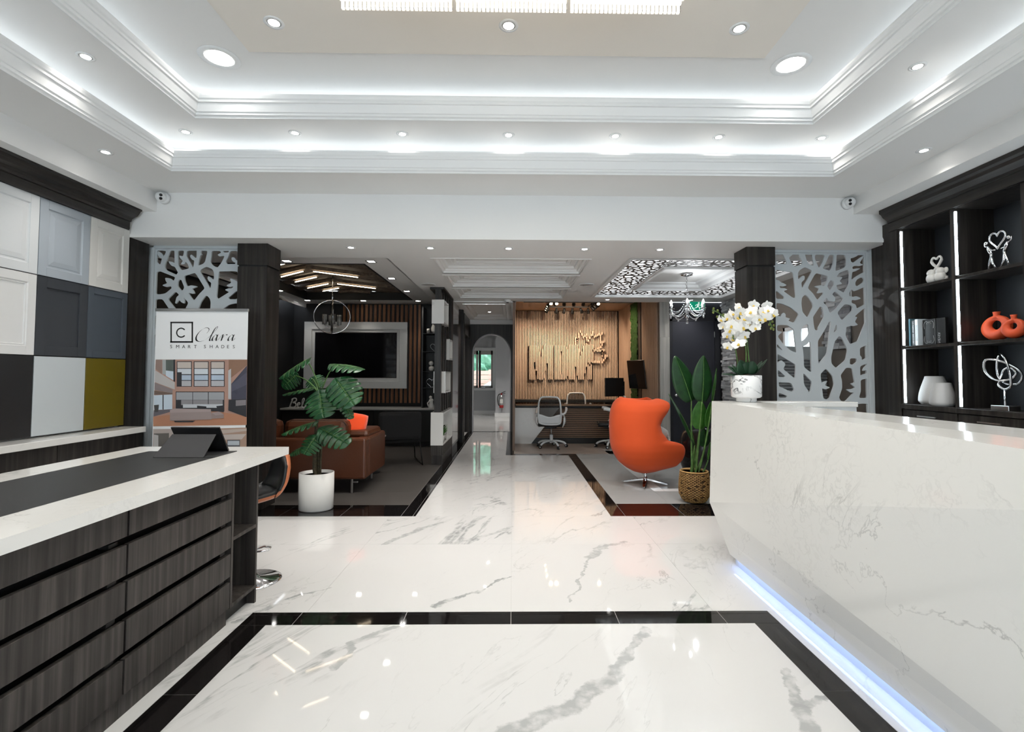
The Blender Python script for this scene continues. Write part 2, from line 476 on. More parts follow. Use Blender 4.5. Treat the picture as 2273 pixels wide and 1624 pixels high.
def flat_holes(outer, holes, thick):
    """solid plate in the local xy plane with holes"""
    vs, es = [], []
    for poly in [outer]+holes:
        o = len(vs); n = len(poly)
        vs += [Vector((x, y)) for x, y in poly]
        es += [(o+i, o+(i+1) % n) for i in range(n)]
    V2, _, F2, *_ = delaunay_2d_cdt(vs, es, [], 0, 1e-5)
    boxes = [(min(p[0] for p in h), max(p[0] for p in h), min(p[1] for p in h), max(p[1] for p in h), h) for h in holes]
    keep = []
    for f in F2:
        cx = sum(V2[i].x for i in f)/len(f); cy = sum(V2[i].y for i in f)/len(f)
        if any(a < cx < b and c < cy < d and inside((cx, cy), h) for a, b, c, d, h in boxes): continue
        keep.append(list(f))
    t = thick/2; n = len(V2)
    cnt = {}
    for f in keep:
        for i in range(len(f)):
            e = (f[i], f[(i+1) % len(f)]); cnt[e] = 1
    fs = [f for f in keep]+[[n+i for i in f[::-1]] for f in keep]
    fs += [[b, a, n+a, n+b] for (a, b) in cnt if (b, a) not in cnt]
    me = bpy.data.meshes.new('plate')
    me.from_pydata([(v.x, v.y, t) for v in V2]+[(v.x, v.y, -t) for v in V2], [], fs)
    return me
def text_mesh(body, size, depth=.002, spacing=1.0, shear=0, align='LEFT', weight=0):
    cu = bpy.data.curves.new('lettering', 'FONT'); cu.body = body; cu.size = size; cu.extrude = depth/2
    cu.space_character = spacing; cu.shear = shear; cu.align_x = align; cu.resolution_u = 3; cu.offset = weight
    o = bpy.data.objects.new('lettering', cu); COL.objects.link(o)
    bpy.context.view_layer.update()
    me = bpy.data.meshes.new_from_object(o.evaluated_get(bpy.context.evaluated_depsgraph_get()))
    bpy.data.objects.remove(o); bpy.data.curves.remove(cu)
    return me
XZ = Matrix(((1, 0, 0, 0), (0, 0, -1, 0), (0, 1, 0, 0), (0, 0, 0, 1)))   # local xy plane stood up to face -Y
def spot(name, parent, loc, energy, size=95, blend=.6, col=(1, .95, .88), radius=.04, rot=(0, 0, 0)):
    d = bpy.data.lights.new(name, 'SPOT'); d.energy = energy; d.spot_size = math.radians(size); d.spot_blend = blend
    d.color = col; d.shadow_soft_size = radius
    o = bpy.data.objects.new(name, d); COL.objects.link(o); o.parent = parent; o.location = loc; o.rotation_euler = rot
    return o
def point(name, parent, loc, energy, col=(1, .95, .88), radius=.05):
    d = bpy.data.lights.new(name, 'POINT'); d.energy = energy; d.color = col; d.shadow_soft_size = radius
    o = bpy.data.objects.new(name, d); COL.objects.link(o); o.parent = parent; o.location = loc
    return o
# ================================================================== STRUCTURE
ZC1, ZC2, ZC3, ZP, ZL = 3.29, 3.62, 3.95, 3.93, 2.82
YB = -2.4                      # street front, behind the camera
XL, XR = -3.93, 3.88           # faces of the panelled wall and of the shelving
def plate(b, x0, x1, y0, y1, z0, z1, holes=()):
    xs = sorted({x0, x1, *[h[0] for h in holes], *[h[1] for h in holes]})
    ys = sorted({y0, y1, *[h[2] for h in holes], *[h[3] for h in holes]})
    for i in range(len(xs)-1):
        for j in range(len(ys)-1):
            cx, cy = (xs[i]+xs[i+1])/2, (ys[j]+ys[j+1])/2
            if x0 < cx < x1 and y0 < cy < y1 and not any(h[0] < cx < h[1] and h[2] < cy < h[3] for h in holes):
                b.box((xs[i], ys[j], z0), (xs[i+1], ys[j+1], z1))
    return b
def ring(b, x0, x1, y0, y1, prof):
    """profile (inward offset, z) swept round a rectangle with mitred corners"""
    vs, fs = [], []
    n = len(prof)
    for o, z in prof:
        vs += [(x0+o, y0+o, z), (x1-o, y0+o, z), (x1-o, y1-o, z), (x0+o, y1-o, z)]
    for j in range(n-1):
        for k in range(4):
            fs.append((j*4+k, j*4+(k+1) % 4, (j+1)*4+(k+1) % 4, (j+1)*4+k))
    return b.add(vs, fs)

# ---- floor: slab with the joints, every tile a piece on it
fl = struct('floor', B().box((-5.2, YB, -.06), (5.2, 13.2, -.0016)).box((-3.3, 13.2, -.06), (.7, 18.2, -.0016)), GROUT)
TILE = {}
def tile(name, m, x0, x1, y0, y1, g=.0012):
    sx, sy = round(x1-x0-2*g, 4), round(y1-y0-2*g, 4)
    if sx <= .01 or sy <= .01: return
    key = (m.name, sx, sy)
    if key not in TILE:
        TILE[key] = B().box((-sx/2, -sy/2, -.0015), (sx/2, sy/2, 0)).data(name, m)
    link(name, TILE[key], fl, ((x0+x1)/2, (y0+y1)/2, 0))
def tiles(name, m, x0, x1, y0, y1, sx, sy, ox=0, oy=0, g=.0012):
    def cuts(a, b, s, o):
        k = math.ceil((a-o)/s - 1e-6); c = [a]
        while o+k*s < b-1e-6:
            if o+k*s > a+.03: c.append(o+k*s)
            k += 1
        return c+[b]
    cx, cy = cuts(x0, x1, sx, ox), cuts(y0, y1, sy, oy)
    for i in range(len(cx)-1):
        for j in range(len(cy)-1):
            tile(name, m, cx[i], cx[i+1], cy[j], cy[j+1], g)
XI, XO, YI, YO = 1.395, 1.545, 2.885, 3.035
tiles('marble_tile', MARBLE, -XI, XI, YB, YI, XI*2, 2.7, -XI, YI-2.7*2, .0004)
tiles('black_border_tile', BLKTILE, -XO, XO, YI, YO, .622, 1, -.005, -5, .0017)
tiles('black_border_tile', BLKTILE, -XO, -XI, YB, YI, 5, .61, -5-XO, YI-.61*9, .0017)
tiles('black_border_tile', BLKTILE, XI, XO, YB, YI, 5, .61, -5+XI, YI-.61*9, .0017)
tiles('marble_tile', MARBLE, -3.95, -XO, YB, YO, 1.22, 1.22, -XO, YO, .0006)
tiles('marble_tile', MARBLE, XO, 3.95, YB, YO, 1.22, 1.22, XO, YO, .0006)
tiles('marble_tile', MARBLE, -3.95, 3.95, YO, 5.05, 1.22, 1.19, -.005, YO, .0008)
# passage to the arch
tiles('marble_tile', MARBLE, -.97, .995, 5.05, 8.85, 1.22, 1.22, -.005, YO, .0008)
tiles('marble_tile', MARBLE, -.97, -.12, 8.85, 12.42, 1.22, 1.22, -.005, YO, .0008)
tiles('black_border_tile', BLKTILE, -1.12, -.97, 5.05, 12.42, 5, .61, -6, 5.05, .0017)
tiles('black_border_tile', BLKTILE, -.12, .03, 8.85, 12.42, 5, .61, -6, 8.85, .0017)
tiles('black_border_tile', BLKTILE, -1.12, .03, 12.42, 12.56, .61, 5, -1.12, 9, .0017)
# lounge on the dark side
tiles('black_border_tile', BLKTILE, -4.6, -1.12, 5.05, 5.20, .61, 5, -1.12, 3, .0017)
tiles('black_border_tile', BLKTILE, -4.6, -1.12, 5.20, 5.48, .61, 5, -1.12, 3, .0017)
tiles('charcoal_tile', GRYTILE, -4.65, -1.12, 5.48, 10.5, 1.22, .61, -1.12, 5.48)
# sitting corner on the light side
tiles('black_border_tile', BLKTILE, .995, 3.95, 5.05, 5.27, .61, 5, 1.145, 3, .0017)
tiles('black_border_tile', BLKTILE, .995, 3.95, 5.27, 5.53, .61, 5, 1.145, 3, .0017)
tiles('black_border_tile', BLKTILE, .995, 1.145, 5.53, 8.85, 5, .61, -6, 5.53, .0017)
tiles('black_border_tile', BLKTILE, .03, 1.145, 8.85, 9.0, .61, 5, .03, 3, .0017)
ia, ib, ja, jb = 1.74, 3.7, 6.12, 8.36
wi = .135
tiles('pale_grey_tile', LGTILE, 1.145, ia, 5.53, 9.0, 1.22, .61, 1.145, 5.53)
tiles('pale_grey_tile', LGTILE, ia, ib, 5.53, ja, .61, 1.22, ia, 5.53)
tiles('pale_grey_tile', LGTILE, ia, ib, jb, 9.42, .61, 1.22, ia, jb)
tiles('pale_grey_tile', LGTILE, ib, 4.05, 5.53, 9.42, 1.22, .61, ib, 5.53)
tiles('pale_grey_tile', LGTILE, ia+wi, ib-wi, ja+wi, jb-wi, .61, .61, ia+wi, ja+wi)
tile('white_inlay_strip', WHTILE, ia, ia+wi, ja, jb); tile('white_inlay_strip', WHTILE, ib-wi, ib, ja, jb)
tile('white_inlay_strip', WHTILE, ia+wi, ib-wi, ja, ja+wi); tile('white_inlay_strip', WHTILE, ia+wi, ib-wi, jb-wi, jb)
# office corner: planks
k = 0
y = 9.0
while y < 12.9:
    off = (k*.43) % 1.2
    xs = [.03]+[v for v in np.arange(.03-off+1.2, 2.75, 1.2)]+[2.75 if y > 9.41 else ia]
    xs = sorted(set(round(float(v), 3) for v in xs if .03 <= v <= 2.75))
    for i in range(len(xs)-1):
        if xs[i+1]-xs[i] > .05: tile('floor_plank', PLANK, xs[i], xs[i+1], y, y+.18, .001)
    y += .18; k += 1
tiles('marble_tile', MARBLE, -3.1, .6, 12.56, 18.1, 1.22, 1.22, -.005, YO, .0008)

# ---- front room walls
b = B().box((-4.2, YB, 0), (-4.0, 5.3, 3.4)); struct('wall_left', b, WALLW)
b = B().box((4.42, YB, 0), (4.6, 5.3, 3.4)); struct('wall_right', b, WALLW)
# street front: glazed shop front with black mullions (behind the camera)
b = B()
b.box((-4.2, YB-.15, 0), (4.6, YB, .25)).box((-4.2, YB-.15, 2.9), (4.6, YB, 3.4))
for x in (-4.2, -2.1, -.9, .9, 2.1, 4.5): b.box((x, YB-.15, .25), (x+.1, YB, 2.9))
wf = struct('wall_front', b, BLACKM)
for x0, x1 in ((-4.1, -2.1), (-2.0, -.9), (-.8, .9), (1.0, 2.1), (2.2, 4.5)):
    B().box((x0, YB-.08, .25), (x1, YB-.07, 2.9)).build('pane', PANE, wf)
# ---- stepped ceiling of the front room
T1 = (-3.155, 3.01, -1.3, 4.545)
T2 = (-2.74, 2.625, -.95, 4.22)
b = B()
plate(b, -4.2, 4.6, YB, 5.1, ZC1, ZC1+.03, [T1])
struct('ceiling', b, PAINT)
c = .26
b = B()
plate(b, T1[0]-c, T1[1]+c, T1[2]-c, T1[3]+c, ZC2, ZC2+.03, [T2])
struct('ceiling', b, PAINT)
b = B()   # upstand that closes the lower light trough
for s_ in ((T1[0]-c-.02, T1[0]-c, T1[2]-c, T1[3]+c), (T1[1]+c, T1[1]+c+.02, T1[2]-c, T1[3]+c), (T1[0]-c, T1[1]+c, T1[2]-c-.02, T1[2]-c), (T1[0]-c, T1[1]+c, T1[3]+c, T1[3]+c+.02)):
    b.box((s_[0], s_[2], ZC1+.03), (s_[1], s_[3], ZC2+.03))
struct('ceiling', b, PAINT)
b = B()
plate(b, T2[0]-c, T2[1]+c, T2[2]-c, T2[3]+c, ZC3, ZC3+.03)
for s_ in ((T2[0]-c-.02, T2[0]-c, T2[2]-c, T2[3]+c), (T2[1]+c, T2[1]+c+.02, T2[2]-c, T2[3]+c), (T2[0]-c, T2[1]+c, T2[2]-c-.02, T2[2]-c), (T2[0]-c, T2[1]+c, T2[3]+c, T2[3]+c+.02)):
    b.box((s_[0], s_[2], ZC2+.03), (s_[1], s_[3], ZC3+.03))
struct('ceiling', b, PAINT)
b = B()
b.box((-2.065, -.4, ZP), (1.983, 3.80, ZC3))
struct('ceiling', b, PAINTLIT)
def crown(z, h, w):
    p = [(0, 0), (.10, 0), (.10, .10), (.30, .13), (.30, .24), (.42, .26), (.48, .36), (.60, .52), (.66, .62), (.80, .64), (.80, .74), (.92, .80), (1, .92), (1, 1.0), (.75, 1.0), (.7, .80), (-.6, .80), (-.6, 0.1)]
    return [(o*w, z+q*h) for o, q in p]
TR1 = struct('trim_1', ring(B(), T1[0], T1[1], T1[2], T1[3], crown(ZC1-.005, .18, .065)), TRIM)
TR2 = struct('trim_2', ring(B(), T2[0], T2[1], T2[2], T2[3], crown(ZC2-.005, .175, .085)), TRIM)
def cove(name, T, z, label):
    o = thing(name, label, 'light strip', ((T[0]+T[1])/2, T[3], z))
    cx, cy = (T[0]+T[1])/2, T[3]
    for (x0, x1, y0, y1) in ((T[0]-.20, T[1]+.20, T[3]+.17, T[3]+.20), (T[0]-.20, T[0]-.17, T[2], T[3]+.17), (T[1]+.17, T[1]+.20, T[2], T[3]+.17), (T[0]-.2, T[1]+.2, T[2]-.2, T[2]-.17)):
        B().box((x0-cx, y0-cy, 0), (x1-cx, y1-cy, .008)).build('led_strip', LED, o)
cove('cove_light', T1, ZC1+.200, 'cool white strip light hidden behind the lower ceiling moulding')
cove('cove_light', T2, ZC2+.205, 'cool white strip light hidden behind the upper ceiling moulding')
# ---- soffits along the side walls
struct('ceiling', B().box((-4.2, YB, 3.09), (-3.675, 5.1, ZC1)), PAINT)
struct('ceiling', B().box((3.58, YB, 3.12), (4.6, 5.1, ZC1)), PAINT)
# ---- beam between the two rooms
b = B().box((-4.6, 5.1, ZL), (4.6, 5.3, 3.42)).box((-4.0, 5.085, ZL), (3.97, 5.1, ZL+.035)).box((-4.0, 5.093, ZL+.035), (3.97, 5.1, ZL+.05))
struct('wall_beam', b, PAINT)
# ---- lower ceiling
TL = (-4.35, -1.52, 5.95, 10.5)
LT = (1.42, 3.76, 5.90, 8.80)
CO = [(-.975, .925, 5.93, 6.80), (-.975, .925, 6.93, 7.86), (-.975, .925, 8.02, 9.02)]
b = B()
plate(b, -4.7, 4.7, 5.3, 9.37, ZL, ZL+.02, [(TL[0], TL[1], TL[2], 9.37), LT]+CO)
plate(b, -1.52, -1.05, 9.37, 10.5, ZL, ZL+.02)
struct('ceiling', b, PAINT)
for i, h in enumerate(CO):
    b = ring(B(), *h, [(0, ZL-.006), (-.02, ZL-.006), (-.02, ZL+.0), (.02, ZL), (.02, ZL+.02), (.045, ZL+.03), (.05, ZL+.05), (.09, ZL+.055), (.10, ZL+.085), (.16, ZL+.09), (.16, ZL+.10), (.21, ZL+.10), (.22, ZL+.12)])
    b.box((h[0], h[2], ZL+.12), (h[1], h[3], ZL+.14))
    struct('trim_%d' % (3+i), b, PAINT)
# living room tray: white border ring and the dark field above it
DK = (-4.1, -1.99, 6.63, 9.85)
ZR = ZL+.087
b = B()
plate(b, TL[0], TL[1], TL[2], TL[3], ZR, ZR+.02, [DK])
ring(b, TL[0], TL[1], TL[2], TL[3], [(-.01, ZL), (0, ZL), (0, ZR)])
struct('ceiling', b, PAINT)
struct('trim_6', ring(B(), *DK, [(0, ZR+.02), (0, ZR-.006), (.025, ZR-.006), (.025, ZR+.16)]), BLACKW)
# hall ceiling
HC = (-.98, -.12, 9.62, 12.2)
b = B(); plate(b, -1.3, .06, 9.37, 12.7, ZL-.02, ZL, [HC])
ring(b, *HC, [(0, ZL-.025), (.03, ZL-.02), (.04, ZL+.02), (.1, ZL+.03), (.12, ZL+.08)])
b.box((HC[0], HC[2], ZL+.08), (HC[1], HC[3], ZL+.1))
struct('ceiling', b, PAINT)
b = B()
for d, z in ((.0, .12), (.03, .09), (.07, .04)): b.box((-1.1, 12.5-d-.03, ZL-z), (0, 12.55, ZL-.02))
struct('trim_7', b, TRIM)
struct('ceiling', B().box((.03, 9.37, 3.10), (2.78, 12.95, 3.12)), TANP)
struct('ceiling', B().box((.0, 9.36, ZL-.0), (2.95, 9.42, 3.12)), PAINT)
struct('ceiling', B().box((.2, 9.42, ZL-.012), (2.3, 9.46, ZL+.0)), BLACKM)
# ---- walls of the rear rooms
struct('wall_left', B().box((-4.75, 5.3, 0), (-4.6, 10.6, 3.0)), BLACKW)
struct('wall_back', B().box((-4.75, 10.45, 0), (-1.05, 10.6, 3.1)), BLACKW)
# panels that close the openings beside the screens
struct('wall_left', B().box((-4.6, 5.1, 0), (XL, 5.36, ZL)), DARK)
struct('wall_right', B().box((3.95, 5.1, 0), (4.6, 5.36, ZL)), DARK)
# side wall of the light sitting corner with its window opening
wx = 4.0
b = B()
plate_y = [(5.36, 6.55, 0, ZL), (6.55, 7.25, 0, 1.3), (6.55, 7.25, 2.12, ZL), (7.25, 9.5, 0, ZL)]
for y0, y1, z0, z1 in plate_y: b.box((wx, y0, z0), (wx+.12, y1, z1))
struct('wall_right', b, TAUPEW)
w2 = struct('window_2', B().box((wx-.01, 6.55, 1.3), (wx+.1, 6.6, 2.12)).box((wx-.01, 7.2, 1.3), (wx+.1, 7.25, 2.12)).box((wx-.01, 6.55, 2.07), (wx+.1, 7.25, 2.12)).box((wx-.01, 6.55, 1.3), (wx+.1, 7.25, 1.35)).box((wx+.02, 6.88, 1.35), (wx+.06, 6.92, 2.07)), WHITEP)
B().box((wx+.03, 6.6, 1.35), (wx+.035, 7.2, 2.07)).build('pane', PANE, w2)
# door wall
struct('wall_back', B().box((2.98, 9.42, 0), (4.12, 9.55, ZL)), mat('charcoal_panel', (.020, .021, .026), .45))
# glossy passage wall, frame and arch wall
GLOSSB = wood('glossy_brown_panel', [(.3, (.045, .035, .03)), (.5, (.085, .068, .06)), (.7, (.14, .115, .10))], (20, 20, .5), .12, coat=.8)
gw = struct('wall_passage', B().box((-1.28, 9.12, 0), (-1.13, 11.05, ZL)), DARK)
for i in range(2):
    y0 = 9.12+i*.965
    B().box((-1.13, y0+.002, .1), (-1.10, y0+.963, ZL-.02)).build('panel', GLOSSB, gw)
B().box((-1.13, 9.12, 0), (-1.105, 11.05, .1)).build('plinth', BLKTILE, gw)
b = B().box((-1.28, 11.05, 0), (-1.08, 11.2, ZL)).box((-1.28, 11.2, 2.35), (-1.08, 12.4, ZL)).box((-1.28, 12.4, 0), (-1.08, 12.56, ZL)).box((-1.6, 11.05, 0), (-1.55, 12.6, ZL))
struct('door_2', b, DARK)
ac, ar, ah = -.535, .485, 1.98
pts = [(-1.15, 0), (ac-ar, 0)]+[(ac-ar*math.cos(PI*k/24), ah+ar*math.sin(PI*k/24)) for k in range(25)]+[(ac+ar, 0), (.04, 0), (.04, ZL), (-1.15, ZL)]
aw = struct('wall_arch', B().prism(pts, 12.56, 12.72, 1), DARK)
b = B()
for k in range(25):
    pass
inn = [(ac-ar, 0)]+[(ac-ar*math.cos(PI*k/24), ah+ar*math.sin(PI*k/24)) for k in range(25)]+[(ac+ar, 0)]
out = [(ac-ar+.025, 0)]+[(ac-(ar-.025)*math.cos(PI*k/24), ah+(ar-.025)*math.sin(PI*k/24)) for k in range(25)]+[(ac+ar-.025, 0)]
for k in range(len(inn)-1):
    b.prism([inn[k], inn[k+1], out[k+1], out[k]], 12.55, 12.75, 1)
b.build('lining', mat('grey_arch_lining', (.42, .43, .45), .5), aw)
# partition between passage and office corner
struct('wall_divider', B().box((.0, 9.37, 0), (.045, 12.95, 3.1)), mat('brown_reveal', (.20, .13, .09), .5))
# room beyond the arch
b = B().box((-3.2, 18.05, 0), (-1.06, 18.2, 2.9)).box((-.62, 18.05, 0), (.4, 18.2, 2.9))
b = B()
WN = (-1.78, -.72, .96, 2.30)
b.box((-3.2, 18.05, 0), (WN[0], 18.2, 2.9)).box((WN[1], 18.05, 0), (.7, 18.2, 2.9)).box((WN[0], 18.05, 0), (WN[1], 18.2, WN[2])).box((WN[0], 18.05, WN[3]), (WN[1], 18.2, 2.9))
b.box((-3.3, 12.56, 0), (-3.2, 18.2, 2.9)).box((.6, 13.0, 0), (.7, 18.2, 2.9)).box((-3.3, 12.6, 0), (-1.14, 12.72, 2.9)).box((.0, 12.96, 0), (.7, 13.04, 2.9))
b.box((-.58, 16.9, 0), (.6, 18.05, 2.9))
struct('wall_far', b, GREYW)
struct('ceiling', B().box((-3.3, 12.7, 2.88), (.0, 13.0, 2.95)).box((-3.3, 13.0, 2.88), (.7, 18.2, 2.95)), PAINT)
b = B().box((-3.2, 18.02, 0), (-.58, 18.05, .13)).box((-.6, 16.87, 0), (.6, 16.9, .13)).box((-.61, 16.9, 0), (-.58, 18.02, .13))
struct('baseboard_far', b, TRIM)
# far window
w1 = struct('window_1', B().box((WN[0]-.1, 18.0, WN[3]), (WN[1]+.1, 18.06, WN[3]+.11)).box((WN[0]-.1, 18.0, WN[2]-.1), (WN[0], 18.06, WN[3])).box((WN[1], 18.0, WN[2]-.1), (WN[1]+.1, 18.06, WN[3])).box((WN[0]-.14, 17.97, WN[2]-.1), (WN[1]+.14, 18.06, WN[2]-.02)), TRIM)
fm = mat('greige_window_frame', (.55, .53, .50), .5)
for a0, a1 in ((WN[0], WN[0]+.52), (WN[0]+.54, WN[1])):
    sh = B().box((a0, 18.06, WN[2]), (a0+.07, 18.14, WN[3])).box((a1-.07, 18.06, WN[2]), (a1, 18.14, WN[3])).box((a0, 18.06, WN[2]), (a1, 18.14, WN[2]+.07)).box((a0, 18.06, WN[3]-.14), (a1, 18.14, WN[3])).build('sash', fm, w1)
    B().box((a0+.07, 18.10, WN[2]+.07), (a1-.07, 18.105, WN[3]-.14)).build('pane', PANE, sh)
B().box((WN[0]+.56, 18.04, WN[2]+.05), (WN[0]+.62, 18.06, WN[3]-.14)).build('dark_stile', BLACKM, w1)
B().box((WN[1]-.42, 18.0, WN[2]-.0), (WN[1]-.28, 18.05, WN[2]+.025)).build('crank', STEEL, w1)
# outside the far window
def hedge():
    b = B(); rnd = random.Random(3)
    def fn(u, v):
        x, z = -6+12*u, 5.6*v
        return (x, 23+.35*math.sin(9*x+3*z)*math.cos(7*z)+rnd.uniform(-.2, .2), z)
    b.grid(fn, 90, 44); b.grid(lambda u, v: (-6+12*u, 23+1.5*v, 5.6), 8, 3); b.box((-6, 23.6, 0), (6, 25, 5.5))
    return b
hedge().build('hedge', HEDGE, label='tall green hedge outside the far window', cat='hedge', kind='stuff')
f = thing('board_fence', 'reddish board fence in front of the hedge outside the far window', 'fence', (-1, 21.6, 0))
FENCE = mat('red_cedar_board', (.72, .42, .34), .7)
for i in range(8):
    B().box((-3, 0, .1+i*.19), (3, .03, .27+i*.19)).build('board', FENCE, f)
for x in (-2.9, 0, 2.9): B().box((x-.05, .03, 0), (x+.05, .12, 1.65)).build('post', FENCE, f)
B().box((-.06, -.06, 0), (.09, .06, 2.05)).build('porch_post', WHITEP, loc=(-1.78, 20.2, 0), label='white porch post outside the far window', cat='post')
b = B(); b.prism([(-1.1, 0), (1.1, 0), (1.1, .55), (.75, .95), (.3, 1.2), (-.3, 1.15), (-.9, .75), (-1.1, .6)], -.4, .4, 1)
b.build('garden_cover', mat('white_tarpaulin', (.8, .82, .84), .5), loc=(-.65, 20.7, 0), label='white covered shape below the fence outside the far window', cat='cover', bevel=.05)
struct('ground', B().box((-8, 18.25, -.1), (8, 27, 0)), mat('garden_paving', (.5, .49, .46), .8))

# ---- dark columns between the rooms
def column(x0, x1, y0, y1, zt, zg, label):
    cx, cy = (x0+x1)/2, (y0+y1)/2
    o = thing('column', label, 'column', (cx, cy, 0))
    hx, hy = (x1-x0)/2, (y1-y0)/2
    B().box((-hx, -hy, 0), (hx, hy, zg-.008)).build('shaft', DARK, o)
    B().box((-hx+.008, -hy+.008, zg-.008), (hx-.008, hy-.008, zg+.008)).build('groove', BLACKW, o)
    B().box((-hx-.004, -hy-.004, zg+.008), (hx+.004, hy+.004, zt-.001)).build('capital', DARK, o)
column(-2.943, -2.632, 5.3, 5.59, ZL, 2.58, 'dark wood column behind the printed banner stand')
column(2.535, 2.842, 5.3, 5.59, ZL, 2.61, 'dark wood column behind the white orchid')

struct('trim_10', B().box((3.955, 5.361, 0), (3.999, 5.50, ZL-.001)), SCREENW)
# ---- dark cornices above the side walls
def cornice(name, pts, y0, y1, m):
    struct(name, B().prism(pts, y0, y1, 1), m)
cornice('trim_8', [(-4.0, 2.89), (-3.905, 2.89), (-3.905, 2.965), (-3.89, 2.97), (-3.885, 2.99), (-3.86, 3.01), (-3.83, 3.025), (-3.81, 3.05), (-3.80, 3.07), (-3.785, 3.075), (-3.785, 3.09), (-4.0, 3.09)], YB, 5.05, DARKH)
cornice('trim_9', [(4.40, 2.90), (3.862, 2.90), (3.862, 2.985), (3.85, 2.99), (3.845, 3.01), (3.82, 3.03), (3.80, 3.045), (3.785, 3.07), (3.765, 3.085), (3.765, 3.12), (4.40, 3.12)], YB, 4.99, DARKH)
# ================================================================== DOWNLIGHTS AND CEILING FITTINGS
def ring_mesh(r0, r1, h, n=24):
    return B().lathe([(r0, 0), (r0, -h), (r1, -h), (r1, 0), (r0, 0)], (0, 0, 0), n).f
def make_round(r, name, es=None):
    o = thing(name, 'x', 'ceiling light')
    b = B(); b.smooth = True
    prof = [(r*1.45, 0), (r*1.45, -.004), (r*1.05, -.006), (r, -.002), (r*1.0, 0)]
    b.lathe(prof, (0, 0, 0), 24); b.build('trim_ring', TRIM, o)
    B().lathe([(r*.78, -.0045), (r*1.0, -.0035)], (0, 0, 0), 24).build('baffle', mat('lamp_baffle', (.75, .74, .72), .4), o) if r < .1 else None
    B().lathe([(.0001, -.005), (r*(.80 if r < .1 else .97), -.0045)], (0, 0, 0), 24).build('lens', LAMP, o)
    return o
DL0 = None
def downlight(x, y, z, label, energy=20, r=.038, col=(1, .95, .89), group='recessed downlights', cone=115):
    o = make_round(r, 'recessed_downlight') if DLP.get(r) is None else dup(DLP[r], (x, y, z))
    DLP.setdefault(r, o)
    o.location = (x, y, z); o['label'] = label; o['group'] = group
    spot('lamp', o, (0, 0, -.02), energy*(.38 if z > 2.95 else .88), cone, .8, col, r)
    return o
DLP = {}
nth = ['leftmost', 'second', 'third', 'fourth', 'fifth', 'sixth', 'rightmost']
for i, x in enumerate((-2.979, -1.992, -1.015, -.045, .936, 1.893, 2.851)):
    nm = nth[i] if i in (0, 6) else nth[i]+' from the left'
    downlight(x, 4.465, ZC2, 'round recessed downlight, %s of the long row between the two ceiling mouldings' % nm, 15)
downlight(-2.971, 3.40, ZC2, 'round recessed downlight between the mouldings on the panelled wall side', 15)
downlight(2.87, 3.40, ZC2, 'round recessed downlight between the mouldings on the shelving side', 15)
for x in (-2.95, 2.87):
    sd = 'sample wall side' if x < 0 else 'shelving side'
    downlight(x, 1.9, ZC2, 'round recessed downlight between the mouldings, overhead on the '+sd, 15, group='downlights overhead')
    downlight(x, .4, ZC2, 'round recessed downlight between the mouldings, nearest the street on the '+sd, 15, group='downlights overhead')
downlight(-3.44, 4.16, ZC1, 'round recessed downlight above the cabinet door samples', 42)
downlight(3.40, 3.99, ZC1, 'round recessed downlight above the dark shelving', 42)
for x, s_ in ((-3.44, 'sample wall'), (3.40, 'shelving wall')):
    downlight(x, 2.5, ZC1, 'round recessed downlight low over the %s, nearer the street front' % s_, 42)
    downlight(x, .8, ZC1, 'round recessed downlight low over the %s, nearest the street front' % s_, 42)
for x, s_ in ((-2.356, 'large round ceiling light above the white coffer edge on the banner side'), (2.253, 'large round ceiling light above the white coffer edge on the orchid side')):
    downlight(x, 3.905, ZC3, s_, 50, .105, (1, .98, .96), 'large round lights')
for x, s_ in ((-1.714, 'leftmost'), (-.038, 'middle'), (1.631, 'rightmost')):
    downlight(x, 3.47, ZP, 'round recessed downlight beside the crystal chandelier, %s of three' % s_, 26, .048)
for i, x in enumerate((-1.789, -.915, -.051, .793, 1.633)):
    downlight(x, 5.44, ZL, 'round recessed downlight in the row behind the white beam, %s' % ['leftmost', 'second from the left', 'middle', 'fourth from the left', 'rightmost'][i], 48)
# square downlights of the living room tray
def make_square():
    o = thing('square_downlight', 'x', 'ceiling light')
    b = B()
    ring(b, -.062, .062, -.062, .062, [(0, 0), (0, -.004), (.012, -.004), (.02, .004)])
    b.build('trim_frame', mat('dark_bronze', (.05, .045, .04), .4), o)
    B().box((-.042, -.042, -.002), (.042, .042, .001)).build('lens', LAMP, o)
    return o
SQ = None
for x, y, s_ in ((-2.975, 6.5, 'nearest the column'), (-1.87, 6.5, 'at the near corner by the passage'), (-1.88, 7.65, 'second along the passage edge'), (-1.895, 8.81, 'third along the passage edge'),
                 (-1.915, 9.98, 'above the dark shelf niche'), (-3.017, 9.98, 'above the screen'), (-4.133, 9.98, 'at the far dark corner'), (-4.12, 8.83, 'on the far dark side behind the column')):
    if SQ is None: SQ = make_square(); o = SQ
    else: o = dup(SQ, (0, 0, 0))
    o.location = (x, y, ZR); o['label'] = 'square recessed downlight in the lounge ceiling, '+s_; o['group'] = 'square lounge downlights'
    spot('lamp', o, (0, 0, -.02), 7, 90, .8, (1, .93, .84), .04)
